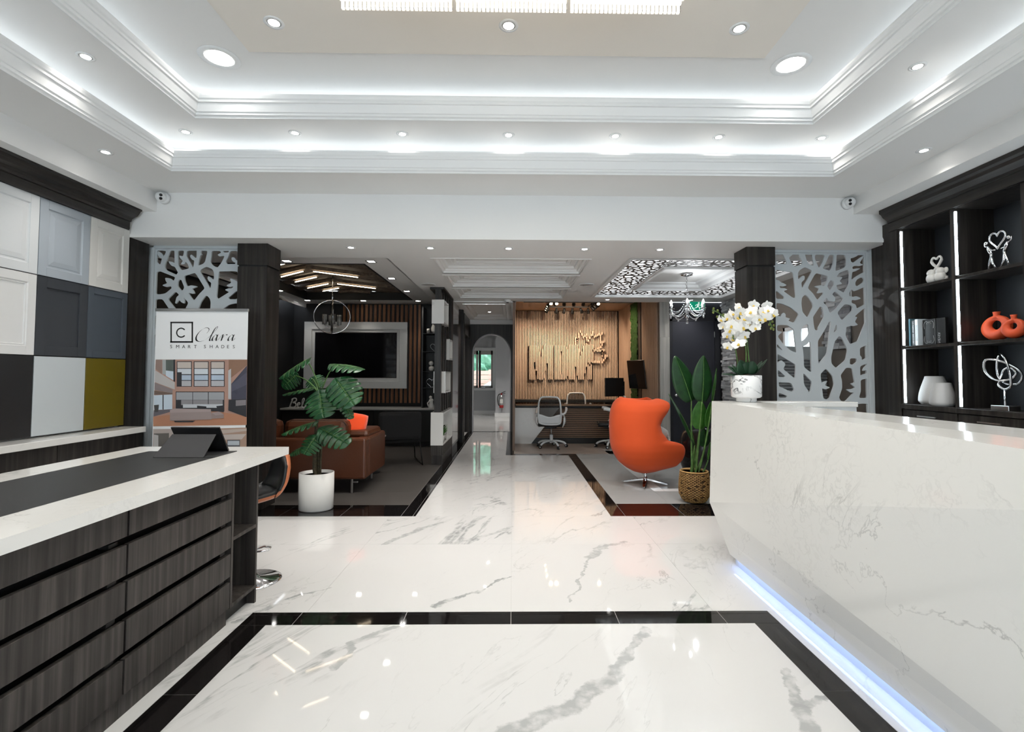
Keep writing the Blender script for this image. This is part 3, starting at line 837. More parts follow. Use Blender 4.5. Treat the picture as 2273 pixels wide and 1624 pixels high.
# in-ceiling speakers and a small dome
sp = B().lathe([(.0001, -.008), (.09, -.008), (.105, -.004), (.108, 0)], (0, 0, 0), 28).data('grille', mat('speaker_grille', (.44, .43, .42), .7))
sr = B().lathe([(.108, 0), (.108, -.009), (.114, -.009), (.116, 0)], (0, 0, 0), 28).data('rim', TRIM)
for x, y, s_ in ((-1.318, 7.66, 'above the open partition'), (1.136, 7.6, 'beside the lattice ceiling panels')):
    o = thing('ceiling_speaker', 'round flush ceiling speaker '+s_, 'speaker', (x, y, ZL), group='ceiling speakers')
    link('grille', sp, o); link('rim', sr, o)
o = thing('smoke_detector', 'small white domed detector at the edge of the white ceiling', 'detector', (-.10, 9.2, ZL))
B().lathe([(.06, 0), (.06, -.02), (.04, -.045), (.0001, -.05)], (0, 0, 0), 18).build('dome', WHITEP, o)
B().lathe([(.03, -.047), (.025, -.058), (.0001, -.06)], (0, 0, 0), 12).build('sensor', BLACKP, o)

# ================================================================== GLASS PRISM CEILING CHANDELIER
CRY = mat('lit_crystal', (1, .98, .93), .15, spec=.6, emit=(1, .94, .84), es=.62)
CRYI = mat('lit_crystal_core', (1, .98, .93), .15, spec=.6, emit=(1, .93, .80), es=2.0)
EDGEC = mat('crystal_joint', (.25, .24, .22), .3)
ch = thing('crystal_chandelier', 'wide flush chandelier of hanging glass prisms in three blocks', 'chandelier', (-.016, 2.55, ZP))
rod = B().bbox((-.0095, -.0095, -.16), (.0095, .0095, 0), .003).data('prism', CRY)
rodS = B().bbox((-.0095, -.0095, -.09), (.0095, .0095, 0), .003).data('prism', CRY)
for bi in range(3):
    cx = (bi-1)*.685
    B().box((cx-.325, -.32, -.03), (cx+.325, .32, -.001)).build('mounting_plate', CHROME, ch)
    B().box((cx-.30, -.295, -.17), (cx+.30, .295, -.168)).build('diffuser', mat('chandelier_diffuser', (1, 1, 1), .4, emit=(1, .95, .86), es=17), ch)
    n = 0
    for iy in range(2):
        for ix in range(26):
            link('prism', rod, ch, (cx-.32+ix*.0256, (.345, .312)[iy], -.17 if iy == 0 else -.14))
            if iy == 0: B().box((cx-.3088+ix*.0256, .333, -.32), (cx-.3056+ix*.0256, .350, -.19)).build('joint', EDGEC, ch)
    for ix in range(2):
        for iy in range(20):
            link('prism', rodS, ch, (cx+(-.33, .33)[ix], -.3+iy*.031, -.2))
    # the glass block behind the outer rows
    for ix in range(12):
        B().box((cx-.30+ix*.05, -.29, -.168), (cx-.255+ix*.05, .29, -.032)).build('glass_bar', CRYI, ch)

# ================================================================== SECURITY CAMERAS
def sec_cam(loc, sx, label):
    o = thing('security_camera', label, 'camera', loc, group='white dome cameras under the ceiling')
    B().lathe([(.055, 0), (.055, .03), (.045, .045)], (0, 0, 0), 20, 0, 1, 1).build('mount', WHITEP, o) if False else None
    b = B(); b.lathe([(.06, 0), (.06, -.025), (.05, -.04)], (0, 0, 0), 20, 1); b.build('mount', WHITEP, o)
    eye = B().ball((0, 0, 0), .048, 12).build('eyeball', WHITEP, o, loc=(sx*.005, -.065, -.005), rot=(.25, 0, sx*.62))
    for zz_ in (.017, -.017): B().lathe([(.0145, -.03), (.0145, -.0478), (.0001, -.049)], (0, 0, zz_), 14, 1).build('lens', BLACKP, eye)
sec_cam((-3.59, 5.09, 3.225), 1, 'white dome camera in the ceiling corner above the cabinet door samples')
sec_cam((3.50, 5.09, 3.225), -1, 'white dome camera in the ceiling corner beside the dark shelving')

# ================================================================== LEFT WALL: CABINET DOOR SAMPLES
def dcol(n, c, r=.4): return mat('lacquer_'+n, c, r)
SAMP = {  # rows top to bottom, columns far to near
    (0, 0): ('warm_white', (.66, .65, .62), 'raised', 'cream white raised panel door sample, top row next to the dark end panel'),
    (0, 1): ('mist_blue', (.36, .40, .44), 'raised', 'pale blue grey raised panel door sample, top row'),
    (0, 2): ('cool_white', (.66, .68, .69), 'raised', 'white raised panel door sample, top row beside the pale blue one'),
    (1, 0): ('steel_blue', (.070, .085, .105), 'slim', 'steel blue framed door sample, middle row'),
    (1, 1): ('graphite', (.036, .040, .048), 'shaker', 'dark graphite framed door sample, middle row'),
    (1, 2): ('bright_white', (.72, .72, .71), 'bead', 'white beaded frame door sample, middle row'),
    (2, 0): ('olive_gold', (.135, .100, .004), 'flat', 'olive gold flat door sample, bottom row'),
    (2, 1): ('pale_silver', (.55, .59, .61), 'flat', 'pale silver grey flat door sample, bottom row'),
    (2, 2): ('off_black', (.012, .012, .013), 'flat', 'black flat door sample, bottom row'),
    (0, 3): ('greige', (.42, .40, .36), 'raised', 'greige raised panel door sample, top row nearest the street'),
    (1, 3): ('navy', (.02, .03, .06), 'shaker', 'navy framed door sample, middle row nearest the street'),
    (2, 3): ('soft_white', (.66, .66, .64), 'flat', 'soft white flat door sample, bottom row nearest the street'),
}
ZR_ = [(2.240, 2.888), (1.572, 2.232), (.905, 1.564)]
YR_ = [(4.622, 5.085), (4.126, 4.616), (3.63, 4.12), (3.13, 3.624)]
struct('wall_left', B().box((-4.0, YB, .9), (XL-.022, 5.1, 3.0)), DARK)
for (r, c), (nm, col, kind, label) in SAMP.items():
    z0, z1 = ZR_[r]; y0, y1 = YR_[c]
    m = dcol(nm, col, .45)
    o = thing('cabinet_door_sample', label, 'door sample', (XL-.021, (y0+y1)/2, z0), group='cabinet door samples on the wall')
    w, h = y1-y0, z1-z0
    hw = w/2
    if kind == 'flat':
        B().bbox((0, -hw, 0), (.021, hw, h), .002).build('slab', m, o)
        continue
    t = {'raised': .075, 'slim': .06, 'shaker': .085, 'bead': .07}[kind]
    for (a, b_) in (((0, -hw, 0), (.021, -hw+t, h)), ((0, hw-t, 0), (.021, hw, h))): B().bbox(a, b_, .0015).build('stile', m, o)
    for (a, b_) in (((0, -hw+t, 0), (.021, hw-t, t)), ((0, -hw+t, h-t), (.021, hw-t, h))): B().bbox(a, b_, .0015).build('rail', m, o)
    b = B()
    iw, ih = hw-t, h-2*t
    def rect(o_, x): return [(x, -iw+o_, t+o_), (x, iw-o_, t+o_), (x, iw-o_, t+ih-o_), (x, -iw+o_, t+ih-o_)]
    if kind == 'raised': lv = [(0, .017), (.008, .010), (.02, .010), (.024, .013), (.062, .020)]
    elif kind == 'bead': lv = [(0, .021), (.006, .014), (.016, .016), (.020, .008)]
    else: lv = [(0, .009), (.002, .009)]
    vs, fs = [], []
    for o_, x in lv: vs += rect(o_, x)
    for j in range(len(lv)-1):
        for k in range(4): fs.append((j*4+k, j*4+(k+1) % 4, (j+1)*4+(k+1) % 4, (j+1)*4+k))
    fs.append([(len(lv)-1)*4+k for k in range(4)])
    b.add(vs, fs); b.add([(0, -iw, t), (0, iw, t), (0, iw, t+ih), (0, -iw, t+ih)], [(0, 1, 2, 3)])
    b.build('centre_panel', m, o)
# ledge below them
o = thing('wall_ledge', 'white quartz ledge running under the cabinet door samples', 'ledge', (-3.83, 1.5, .80))
B().bbox((-.17, -3.88, .035), (.12, 3.595, .09), .003).build('top', QUARTZ, o)
o2 = thing('base_cabinet', 'low dark wood base cabinet under the quartz ledge', 'cabinet', (-3.85, 1.5, 0))
B().box((-.14, -3.88, .0), (.06, 3.59, .834)).build('body', DARK, o2)
for k in range(8):
    y0 = 3.59-.9*(k+1)
    B().bbox((.06, y0+.003, .10), (.079, y0+.897, .828), .0015).build('door', DARK, o2)

# ================================================================== ISLAND
IX0, IX1, IYE = -2.56, -1.545, 3.47
ct = thing('countertop', 'white quartz island worktop with a wide black inlay', 'worktop', ((IX0+IX1)/2, 1.6, .87))
cx = (IX0+IX1)/2
YN = -.4
hole = (-2.36-cx, -1.785-cx, YN+.3-1.6, 3.27-1.6)
b = B(); plate(b, IX0-cx, IX1-cx, YN-1.6, IYE-1.6, 0, .05, [hole])
b.build('slab', QUARTZ, ct)
B().box((hole[0], hole[2], 0), (hole[1], hole[3], .0495)).build('inlay', mat('black_inlay_laminate', (.020, .020, .021), .42), ct)
CXF = -1.60       # cabinet front
DR = [(.745, .862), (.585, .711), (.433, .558), (.271, .400), (.096, .240)]
def drawer_cabinet(y0, y1, label):
    o = thing('drawer_cabinet', label, 'cabinet', (-1.9, (y0+y1)/2, 0), group='island drawer cabinets')
    h = (y1-y0)/2
    x1 = CXF+1.9
    B().box((-.28, -h, .09), (x1-.075, h, .869)).build('carcass', BLACKM, o)
    B().box((-.26, -h, 0), (x1-.02, h, .088)).build('plinth', TAUPE, o)
    for z0, z1 in DR:
        d = B().bbox((x1-.022, -h+.0045, z0), (x1, h-.0045, z1), .0012).build('drawer', TAUPE, o)
        if z0 < .7:
            B().box((x1-.07, -h+.003, z1), (x1-.06, h-.003, z1+.03)).build('finger_rail', BLACKP, d)
            B().box((x1-.06, h-.075, z1+.004), (x1-.02, h-.03, z1+.020)).build('latch', BLACKM, d)
drawer_cabinet(2.117, 2.887, 'dark drawer cabinet of the island, next to the open end shelves')
drawer_cabinet(1.345, 2.115, 'dark drawer cabinet of the island, cut off by the picture edge')
drawer_cabinet(.573, 1.343, 'dark drawer cabinet of the island, nearest the street')
o = thing('open_shelf_unit', 'narrow dark open shelf unit at the end of the island', 'shelf', (-1.9, 3.035, 0))
x1 = CXF+1.9
hh = 3.177-3.035
B().box((-.28, hh-.02, .0), (x1, hh, .869)).build('end_panel', TAUPE, o)
B().box((-.28, -hh-.006, .09), (x1, -hh+.014, .869)).build('side_panel', TAUPE, o)
B().box((-.28, -hh+.014, .09), (-.26, hh-.02, .869)).build('back_panel', BLACKM, o)
for z in (.09, .466): B().box((-.26, -hh+.014, z), (x1, hh-.02, z+.02)).build('shelf', TAUPE, o)
B().box((-.26, -hh, 0), (x1-.05, hh-.02, .088)).build('plinth', BLACKM, o)
B().box((-2.3, -1.2, 0), (-.0, 0, 0)) if False else None
# carcass of the far side of the island
B().bbox((-2.50, .55, 0), (-2.19, 3.17, .869), .002).build('seating_side_cabinet', DARK, label='plain dark cabinet side of the island facing the ledge', cat='cabinet')

# tablet in a folding case on the worktop
tb = thing('tablet', 'black tablet leaning in its folding case on the island worktop', 'tablet', (-1.985, 3.09, .92))
def slab3(p, q, h0, h1, t):
    """slab between edge p..q (bottom) and the same edge moved"""
    p, q, h0, h1 = map(Vector, (p, q, h0, h1))
    nrm = (q-p).cross(h0-p).normalized()*t
    vs = [p, q, h1, h0, p+nrm, q+nrm, h1+nrm, h0+nrm]
    return B().add(vs, [(0, 1, 2, 3), (7, 6, 5, 4), (0, 4, 5, 1), (1, 5, 6, 2), (2, 6, 7, 3), (3, 7, 4, 0)])
CASE = mat('charcoal_case', (.030, .030, .032), .5)
slab3((-.165, -.075, .002), (.135, -.075, .002), (-.135, .045, .125), (.135, .045, .125), -.004).build('case_flap', CASE, tb)
slab3((-.150, .16, .004), (.150, .16, .004), (-.150, .05, .165), (.150, .05, .165), -.010).build('screen_body', BLACKP, tb)
B().bbox((-.15, -.07, .0), (.20, .17, .004), .001).build('case_base', CASE, tb)

# bar stool at the island end
st = thing('bar_stool', 'black padded bar stool with an orange wood shell at the island end', 'stool', (-1.79, 3.49, 0), .75)
b = B(); b.lathe([(.19, 0), (.19, .006), (.17, .016), (.05, .028), (.03, .05), (.0001, .05)], (0, 0, 0), 32); b.build('base_disc', CHROME, st)
B().cyl((0, 0, .04), .024, .50, 16).build('gas_column', CHROME, st)
b = B(); b.tube([(.0, .02, .20), (.09, .05, .20), (.12, .0, .20), (.09, -.05, .20), (0, -.02, .20)], .007, 8); b.build('foot_ring', CHROME, st)
def shell_pt(u, v, off):
    # u across (0..1), v from front lip (0) through seat to backrest top (1); backrest towards +X
    s_ = (u-.5)*2
    prof = bez([(-.20, 0, .53), (-.10, 0, .535), (.02, 0, .545), (.12, 0, .57), (.19, 0, .65), (.215, 0, .74), (.225, 0, .838)], 8)
    k = v*(len(prof)-1); i = min(int(k), len(prof)-2); p = prof[i].lerp(prof[i+1], k-i)
    w = .20*(1-.25*max(0, v-.6)/.4)*math.sqrt(max(.02, 1-abs(s_)**6*.35))*(1-.55*max(0, v-.88)/.12)
    curl = .05*abs(s_)**2.4
    return V(p.x-curl*(1 if v > .5 else .2)-off*(1 if v > .55 else 0), s_*w, p.z+curl*(.2 if v > .5 else 1)+off*(0 if v > .55 else 1))
b = B(); b.grid(lambda u, v: shell_pt(u, v, 0), 16, 30); b.build('shell', mat('orange_plywood', (.42, .13, .05), .35), st, solid=.012)
b = B(); b.grid(lambda u, v: shell_pt(.5+(u-.5)*.95, .02+v*.955, .022), 16, 30); b.build('cushion', BLACKL, st, solid=.028)

# ================================================================== BANNER STAND
BY = 5.02
bn = thing('banner_stand', 'roll-up banner for window shades with a white header and interior photos', 'banner', (-3.18, BY, 0))
pw = lambda x, y: at(x, y, 1, BY)-Vector((-3.18, BY, 0))
tl, tr = pw(347, 689), pw(551, 689)
x0, x1, zt = tl.x, tr.x, tl.z
B().bbox((x0-.006, -.012, zt-.006), (x1+.006, .012, zt+.022), .004).build('top_rail', STEEL, bn)
B().bbox((x0-.02, -.09, 0), (x1+.02, .09, .075), .012).build('base_cassette', STEEL, bn)
B().cyl(((x0+x1)/2, .05, .07), .009, zt-.08, 10).build('support_pole', STEEL, bn)
PW_ = mat('banner_white', (.78, .79, .79), .45)
B().box((x0, .0, .07), (x1, .003, zt)).build('sheet', PW_, bn)
ink = mat('black_ink', (.012, .012, .012), .6)
def prnt(name, quads, y=-.0012):
    """flat printed areas: (colour key, polygon in photo pixels)"""
    keys = []
    b = B()
    for i, (c, poly) in enumerate(quads):
        if c not in keys: keys.append(c)
        b.mi = keys.index(c)
        b.add([(p.x, y-.00012*i, p.z) for p in (pw(px_, py_) for px_, py_ in poly)], [list(range(len(poly)))])
    return b.build(name, [mat('print_%02d%02d%02d' % tuple(int(q*99) for q in c), c, .5) for c in keys], bn)
def R_(a, b_, c, d): return [(a, b_), (c, b_), (c, d), (a, d)]
def Zm(x, y): return (330+x/5.074, 680+y/5.074)
def ZP_(pts): return [Zm(*p) for p in pts]
def ZR4(a, b_, c, d): return ZP_([(a, b_), (c, b_), (c, d), (a, d)])
ped, sky, dk = (.40, .24, .19), (.52, .60, .68), (.03, .03, .035)
Q = [(ped, ZP_([(80, 597), (1112, 597), (1104, 1335), (52, 1350)]))]
Q += [((.42, .20, .12), ZP_([(52, 1240), (700, 1170), (1104, 1230), (1104, 1330), (52, 1345)])),
      ((.28, .20, .17), ZP_([(80, 597), (150, 597), (150, 760), (76, 700)])), ((.36, .38, .38), ZP_([(155, 600), (195, 600), (195, 770), (155, 760)])),
      ((.10, .12, .11), ZP_([(195, 600), (280, 600), (280, 740), (195, 720)])), (sky, ZP_([(195, 720), (280, 730), (280, 830), (195, 780)])), (dk, ZP_([(280, 597), (300, 597), (300, 850), (280, 840)])),
      ((.46, .44, .43), ZP_([(72, 715), (295, 855), (295, 935), (68, 850)])), ((.24, .20, .20), ZP_([(68, 855), (270, 935), (270, 975), (66, 940)])),
      ((.16, .11, .09), ZP_([(64, 945), (270, 975), (270, 990), (62, 995)])), (sky, ZP_([(62, 1000), (268, 990), (268, 1155), (60, 1165)])), ((.13, .12, .14), ZP_([(58, 1170), (268, 1155), (268, 1180), (54, 1240)])),
      (dk, ZP_([(158, 995), (170, 995), (170, 1160), (158, 1160)])), ((.06, .06, .06), ZP_([(62, 1110), (118, 1105), (110, 1185), (70, 1190)]))]
for a, c in ((318, 488), (510, 678), (700, 858)):
    Q += [(dk, ZR4(a, 617, c, 902)), ((.50, .44, .40), ZR4(a+8, 625, c-8, 695)), ((.56, .60, .64), ZR4(a+8, 702, c-8, 762)), ((.40, .48, .58), ZR4(a+8, 772, c-8, 828)), ((.42, .42, .44), ZR4(a+8, 836, c-8, 896))]
Q += [(dk, ZR4(322, 740, 375, 900)), (dk, ZR4(308, 958, 855, 1180)), ((.32, .33, .35), ZR4(314, 966, 497, 1050)), ((.32, .33, .35), ZR4(503, 966, 671, 1050)), ((.32, .33, .35), ZR4(679, 966, 850, 1050)),
      ((.25, .24, .25), ZR4(370, 1052, 497, 1110)), ((.25, .24, .25), ZR4(503, 1052, 671, 1110)), ((.25, .24, .25), ZR4(679, 1052, 838, 1110)), ((.50, .52, .55), ZR4(390, 1100, 838, 1140)),
      ((.26, .15, .10), ZP_([(905, 600), (1112, 600), (1112, 660), (935, 800), (905, 790)])), ((.45, .45, .45), ZP_([(900, 720), (932, 700), (932, 1040), (900, 1040)])),
      ((.06, .06, .085), ZP_([(935, 870), (1110, 665), (1106, 1050), (935, 1080)])), ((.085, .085, .12), ZP_([(935, 880), (1108, 740), (1108, 880), (935, 960)])), ((.03, .03, .04), ZP_([(905, 1050), (1106, 1040), (1104, 1245), (900, 1170)])),
      ((.22, .20, .21), ZP_([(985, 1055), (1100, 1050), (1098, 1110), (985, 1120)])),
      ((.30, .24, .23), ZP_([(245, 1165), (300, 1150), (705, 1155), (715, 1270), (245, 1285)])), ((.36, .29, .28), ZP_([(245, 1165), (300, 1148), (705, 1155), (708, 1185), (245, 1195)])),
      ((.27, .21, .20), ZP_([(712, 1195), (850, 1215), (850, 1255), (712, 1262)])), ((.34, .27, .26), ZP_([(712, 1195), (800, 1182), (850, 1215), (760, 1225)])),
      (dk, ZP_([(290, 1285), (530, 1285), (500, 1302), (300, 1302)])), (dk, ZP_([(765, 1120), (845, 1112), (850, 1190), (790, 1182)])), (dk, ZP_([(550, 1115), (655, 1125), (655, 1145), (550, 1140)]))]
prnt('printed_photo', Q)
Q2 = [((.42, .36, .33), ZP_([(52, 1380), (568, 1372), (566, 1700), (46, 1700)])), ((.12, .11, .10), ZP_([(60, 1430), (230, 1425), (230, 1700), (56, 1700)])), ((.45, .43, .42), ZP_([(60, 1440), (110, 1450), (110, 1600), (58, 1600)])),
      ((.36, .24, .18), ZP_([(612, 1378), (1104, 1362), (1102, 1700), (610, 1700)])), ((.46, .38, .33), ZP_([(640, 1395), (1104, 1375), (1104, 1400), (740, 1445)])), ((.48, .42, .39), ZP_([(690, 1445), (1100, 1435), (1050, 1495), (740, 1500)])),
      ((.10, .10, .11), ZP_([(650, 1450), (725, 1500), (725, 1600), (640, 1600)])), ((.10, .10, .11), ZR4(745, 1500, 860, 1640)), ((.42, .46, .50), ZR4(752, 1515, 853, 1560)), ((.10, .10, .11), ZR4(885, 1500, 1030, 1640)), ((.42, .46, .50), ZR4(892, 1512, 1022, 1560))]
prnt('printed_photo', Q2)
# header: square mark, C, script word and the capitals below
b = B()
def fl(pts): b.add([(p.x, -.0014, p.z) for p in (pw(*Zm(*q)) for q in pts)], [list(range(len(pts)))])
for r in ((245, 172, 502, 188), (243, 390, 498, 408), (246, 172, 262, 408), (484, 172, 501, 408)): fl([(r[0], r[1]), (r[2], r[1]), (r[2], r[3]), (r[0], r[3])])
cxm, cym = 367, 295
for k in range(22):
    a0, a1 = math.radians(38+k*284/22), math.radians(38+(k+1)*284/22)
    fl([(cxm+57*math.cos(a0), cym-57*math.sin(a0)), (cxm+57*math.cos(a1), cym-57*math.sin(a1)), (cxm+43*math.cos(a1), cym-43*math.sin(a1)), (cxm+43*math.cos(a0), cym-43*math.sin(a0))])
b.build('square_mark', ink, bn)
b = B()
def stroke(pts, w):
    c = bez([(x, y, 0) for x, y in pts], 7)
    n = len(c)
    for i in range(n-1):
        d = (c[i+1]-c[i]); L = max(d.length, 1e-6)
        down = max(0, d.y/L)     # heavier on down strokes
        ww = w*(.45+.75*down)
        nx, ny = -d.y/L*ww, d.x/L*ww
        nx, ny = ww*.86, ww*.5
        q = [(c[i].x-nx, c[i].y+ny), (c[i].x+nx, c[i].y-ny), (c[i+1].x+nx, c[i+1].y-ny), (c[i+1].x-nx, c[i+1].y+ny)]
        b.add([(p.x, -.0014, p.z) for p in (pw(*Zm(*t)) for t in q)], [(0, 1, 2, 3)])
stroke([(655, 300), (680, 268), (676, 246), (645, 240), (600, 262), (560, 300), (536, 345), (540, 380), (570, 394), (620, 384), (670, 352), (705, 318)], 8.5)
stroke([(672, 352), (715, 310), (760, 262), (778, 232), (768, 228), (740, 262), (705, 330), (688, 372), (694, 386), (712, 378), (730, 360)], 8.5)
stroke([(772, 330), (758, 318), (735, 335), (716, 366), (720, 384), (738, 378), (762, 350), (778, 318), (764, 358), (762, 382), (776, 380), (795, 360)], 8.5)
stroke([(795, 360), (820, 330), (838, 316), (832, 340), (818, 386), (830, 360), (852, 330), (872, 316), (886, 322)], 8.5)
stroke([(955, 330), (940, 318), (915, 335), (896, 366), (900, 384), (918, 378), (942, 350), (962, 318), (946, 358), (944, 382), (956, 380), (975, 356)], 8.5)
b.build('script_lettering', ink, bn)
SC_ = pw(*Zm(100, 0)).x-pw(*Zm(0, 0)).x     # metres per 100 zoom px
tm = text_mesh('SMART SHADES', .45*SC_, .0006)
ws = max(v.co.x for v in tm.vertices)-min(v.co.x for v in tm.vertices)
bpy.data.meshes.remove(tm)
base = pw(*Zm(243, 469))
for word, a, c in (('SMART', 243, 538), ('SHADES', 624, 976)):
    n = len(word); p0, p1 = pw(*Zm(a, 469)), pw(*Zm(c, 469))
    b = B()
    for i, chh in enumerate(word):
        me = text_mesh(chh, .53*SC_, .0006)
        xs = [v.co.x for v in me.vertices]
        wch = max(xs)-min(xs)
        gx = p0.x+(p1.x-p0.x-.27*SC_)*i/(n-1)
        b.mesh(me, Matrix.Translation((gx-min(xs), -.0014, p0.z)) @ XZ)
    b.build('capital_lettering', ink, bn)

# ================================================================== LASER-CUT TREE SCREENS
def screen(name, label, holes, leaves, x0, x1, z0, z1, ysc, extra=()):
    o = thing(name, label, 'screen', ((x0+x1)/2, ysc, z0), group=None)
    cx = (x0+x1)/2
    hs = []
    for h in holes:
        p = [(q.x-cx, q.z-z0) for q in (at(px_, py_, 1, ysc) for px_, py_ in h)]
        p = [(min(max(a, x0-cx+.03), x1-cx-.022), min(max(c, .03), z1-z0-.03)) for a, c in p]
        # round the corners
        out = []
        n = len(p)
        for i in range(n):
            a, b_, c = Vector(p[i-1]), Vector(p[i]), Vector(p[(i+1) % n])
            r = min(.02, .3*(a-b_).length, .3*(c-b_).length)
            s1 = b_+(a-b_).normalized()*r if (a-b_).length > 1e-6 else b_
            s2 = b_+(c-b_).normalized()*r if (c-b_).length > 1e-6 else b_
            out += [tuple(s1), tuple((s1+s2+2*b_)/4), tuple(s2)]
        hs.append(out)
    hs += [list(e) for e in extra]
    me = flat_holes([(x0-cx, 0), (x1-cx, 0), (x1-cx, z1-z0), (x0-cx, z1-z0)], hs, .018)
    B().mesh(me, XZ).build('cut_panel', SCREENW, o)
    bpy.data.meshes.remove(me)
    for a, c in ((x0-cx-.045, x0-cx+.012), (x1-cx-.012, x1-cx+.045)):
        B().bbox((a, -.035, 0), (c, .035, z1-z0), .004).build('frame_post', SCREENW, o)
    B().bbox((x0-cx, -.03, z1-z0-.012), (x1-cx, .03, z1-z0+.02), .004).build('frame_head', SCREENW, o)
    return o
def z1_(l): return [(1710+x/8.546, 540+y/8.546) for x, y in l]
def z2_(l): return [(1710+x/7.733, 720+y/7.733) for x, y in l]
RH = [z1_(h) for h in (
 [(85,130),(230,130),(245,230),(300,350),(290,395),(130,390),(90,330)],
 [(280,132),(360,132),(345,185),(290,185)],
 [(410,135),(545,130),(548,250),(600,360),(590,400),(440,445),(340,280),(400,230)],
 [(640,130),(760,130),(780,210),(805,340),(815,430),(720,400),(680,330),(650,220)],
 [(840,150),(1000,140),(1020,240),(975,380),(910,470),(880,400),(835,290)],
 [(1115,130),(1195,130),(1190,360),(1150,480),(1115,520),(980,480),(1040,380),(1090,260)],
 [(1250,130),(1310,140),(1410,200),(1430,320),(1420,440),(1360,480),(1220,530),(1240,400),(1245,260)],
 [(1575,135),(1680,120),(1770,125),(1800,160),(1780,210),(1560,370),(1520,350),(1510,285),(1570,275),(1660,230),(1600,215),(1560,205)],
 [(1785,245),(1800,260),(1810,490),(1780,545),(1700,580),(1600,640),(1525,700),(1545,545),(1600,535),(1700,478),(1640,475),(1550,490),(1545,450),(1600,425),(1690,432),(1760,405),(1700,385),(1690,365)],
 [(1700,650),(1745,645),(1770,690),(1750,740),(1640,815),(1605,800),(1600,750),(1630,690)],
 [(1780,825),(1810,850),(1825,1155),(1630,1240),(1610,1160),(1530,1130),(1535,1070),(1620,1080),(1720,1045),(1620,1000),(1530,1020),(1530,870),(1580,910),(1640,890)],
 [(870,565),(1080,620),(1070,720),(1010,815),(950,795),(820,815),(925,860),(875,950),(995,930),(990,965),(885,1080),(800,950),(700,850),(740,760),(830,600)],
 [(650,450),(770,510),(775,540),(700,680),(590,860),(580,740),(640,690),(645,625),(610,610),(560,650),(520,690),(515,560),(560,500)],
 [(90,500),(420,545),(440,660),(475,1010),(455,1042),(400,1020),(240,905),(325,880),(260,850),(180,850),(165,805),(240,820),(305,795),(240,755),(190,740),(150,700),(95,690)],
 [(95,890),(250,1010),(250,1055),(100,1055)],
 [(105,1130),(200,1140),(370,1210),(510,1320),(525,1360),(440,1510),(330,1465),(370,1430),(280,1400),(285,1350),(250,1310),(200,1350),(195,1390),(105,1370)],
 [(655,970),(720,1030),(790,1130),(805,1200),(710,1390),(680,1395),(600,1300),(580,1150),(590,1030)],
 [(1215,910),(1385,1055),(1250,1225),(1120,1330),(1065,1190),(985,1115),(1060,1030),(1090,1095),(1215,1110),(1225,1030),(1160,970)],
 [(1140,690),(1195,720),(1200,790),(1120,895),(1070,820),(1090,760)],
 [(1300,560),(1460,500),(1495,560),(1490,760),(1400,925),(1370,930),(1260,870),(1240,790),(1360,770),(1300,720),(1370,640),(1240,640)],
 [(1400,1155),(1510,1165),(1555,1210),(1540,1280),(1370,1450),(1330,1440),(1260,1320),(1320,1240)],
 [(1510,890),(1528,880),(1528,1010),(1490,1000),(1480,970)])]
RH += [z2_(h) for h in (
 [(1130,0),(1140,100),(1075,150),(1105,30)],
 [(1170,195),(1220,230),(1280,350),(1320,440),(1285,610),(1120,750),(1040,670),(1035,560),(1070,400),(1090,300)],
 [(110,10),(280,10),(395,85),(400,150),(440,490),(330,440),(210,330),(115,200),(205,125),(105,110)],
 [(105,330),(210,450),(110,400)],
 [(110,500),(430,690),(415,930),(210,760),(255,690),(230,650),(180,610),(115,660)],
 [(120,770),(245,885),(240,900),(125,900)],
 [(135,990),(350,1000),(400,1110),(385,1145),(350,1150),(140,1060)],
 [(135,1165),(280,1225),(270,1255),(135,1255)],
 [(530,50),(600,0),(640,0),(655,170),(600,240),(525,310),(515,150)],
 [(670,280),(690,380),(695,830),(570,730),(565,560),(545,380),(620,345)],
 [(555,830),(705,980),(680,1150),(660,1160),(570,1030)],
 [(945,755),(1060,880),(1090,1030),(1010,1260),(960,1290),(900,1260),(880,1090),(935,1115),(1025,1080),(925,1045),(975,960),(870,1000),(850,850)],
 [(1290,740),(1400,750),(1440,1000),(1365,1010),(1450,1080),(1390,1110),(1290,1110),(1370,1170),(1430,1160),(1280,1320),(1200,1310),(1170,1250),(1225,1090),(1220,960),(1195,870)],
 [(1355,580),(1470,580),(1480,640),(1410,690),(1355,680)],
 [(1525,405),(1650,355),(1675,400),(1680,575),(1560,615),(1560,560),(1530,530)],
 [(1530,715),(1670,670),(1670,700),(1600,740),(1575,800),(1670,780),(1670,845),(1600,850),(1535,880)],
 [(1540,950),(1660,925),(1680,950),(1690,1260),(1510,1260),(1545,1140)],
 [(1360,1430),(1450,1370),(1560,1355),(1660,1360),(1695,1390),(1700,1560),(1355,1560)])]
RH.append(z1_([(935,1195),(980,1215),(1000,1300),(1012,1390),(900,1600)])+z2_([(810,90),(785,105),(755,85),(738,10)])+z1_([(800,1400),(830,1350)]))
RH.append(z1_([(1820,1215),(1835,1490)])+z2_([(1490,290),(1360,340),(1280,190),(1300,30)])+z1_([(1430,1590),(1530,1560),(1570,1570),(1660,1545),(1590,1490),(1640,1400),(1590,1390),(1650,1330)]))
RH.append(z1_([(1100,1490),(1140,1480)])+z2_([(1025,10),(965,500),(820,680),(812,580),(808,280),(880,170),(960,30)]))
screen('tree_screen', 'pale grey cut-out screen of tree branches beside the dark shelving', RH, None, 2.87, 3.94, 0, ZL-.02, 5.44)
def zl_(l): return [(330+x/9.883, 540+y/9.883) for x, y in l]
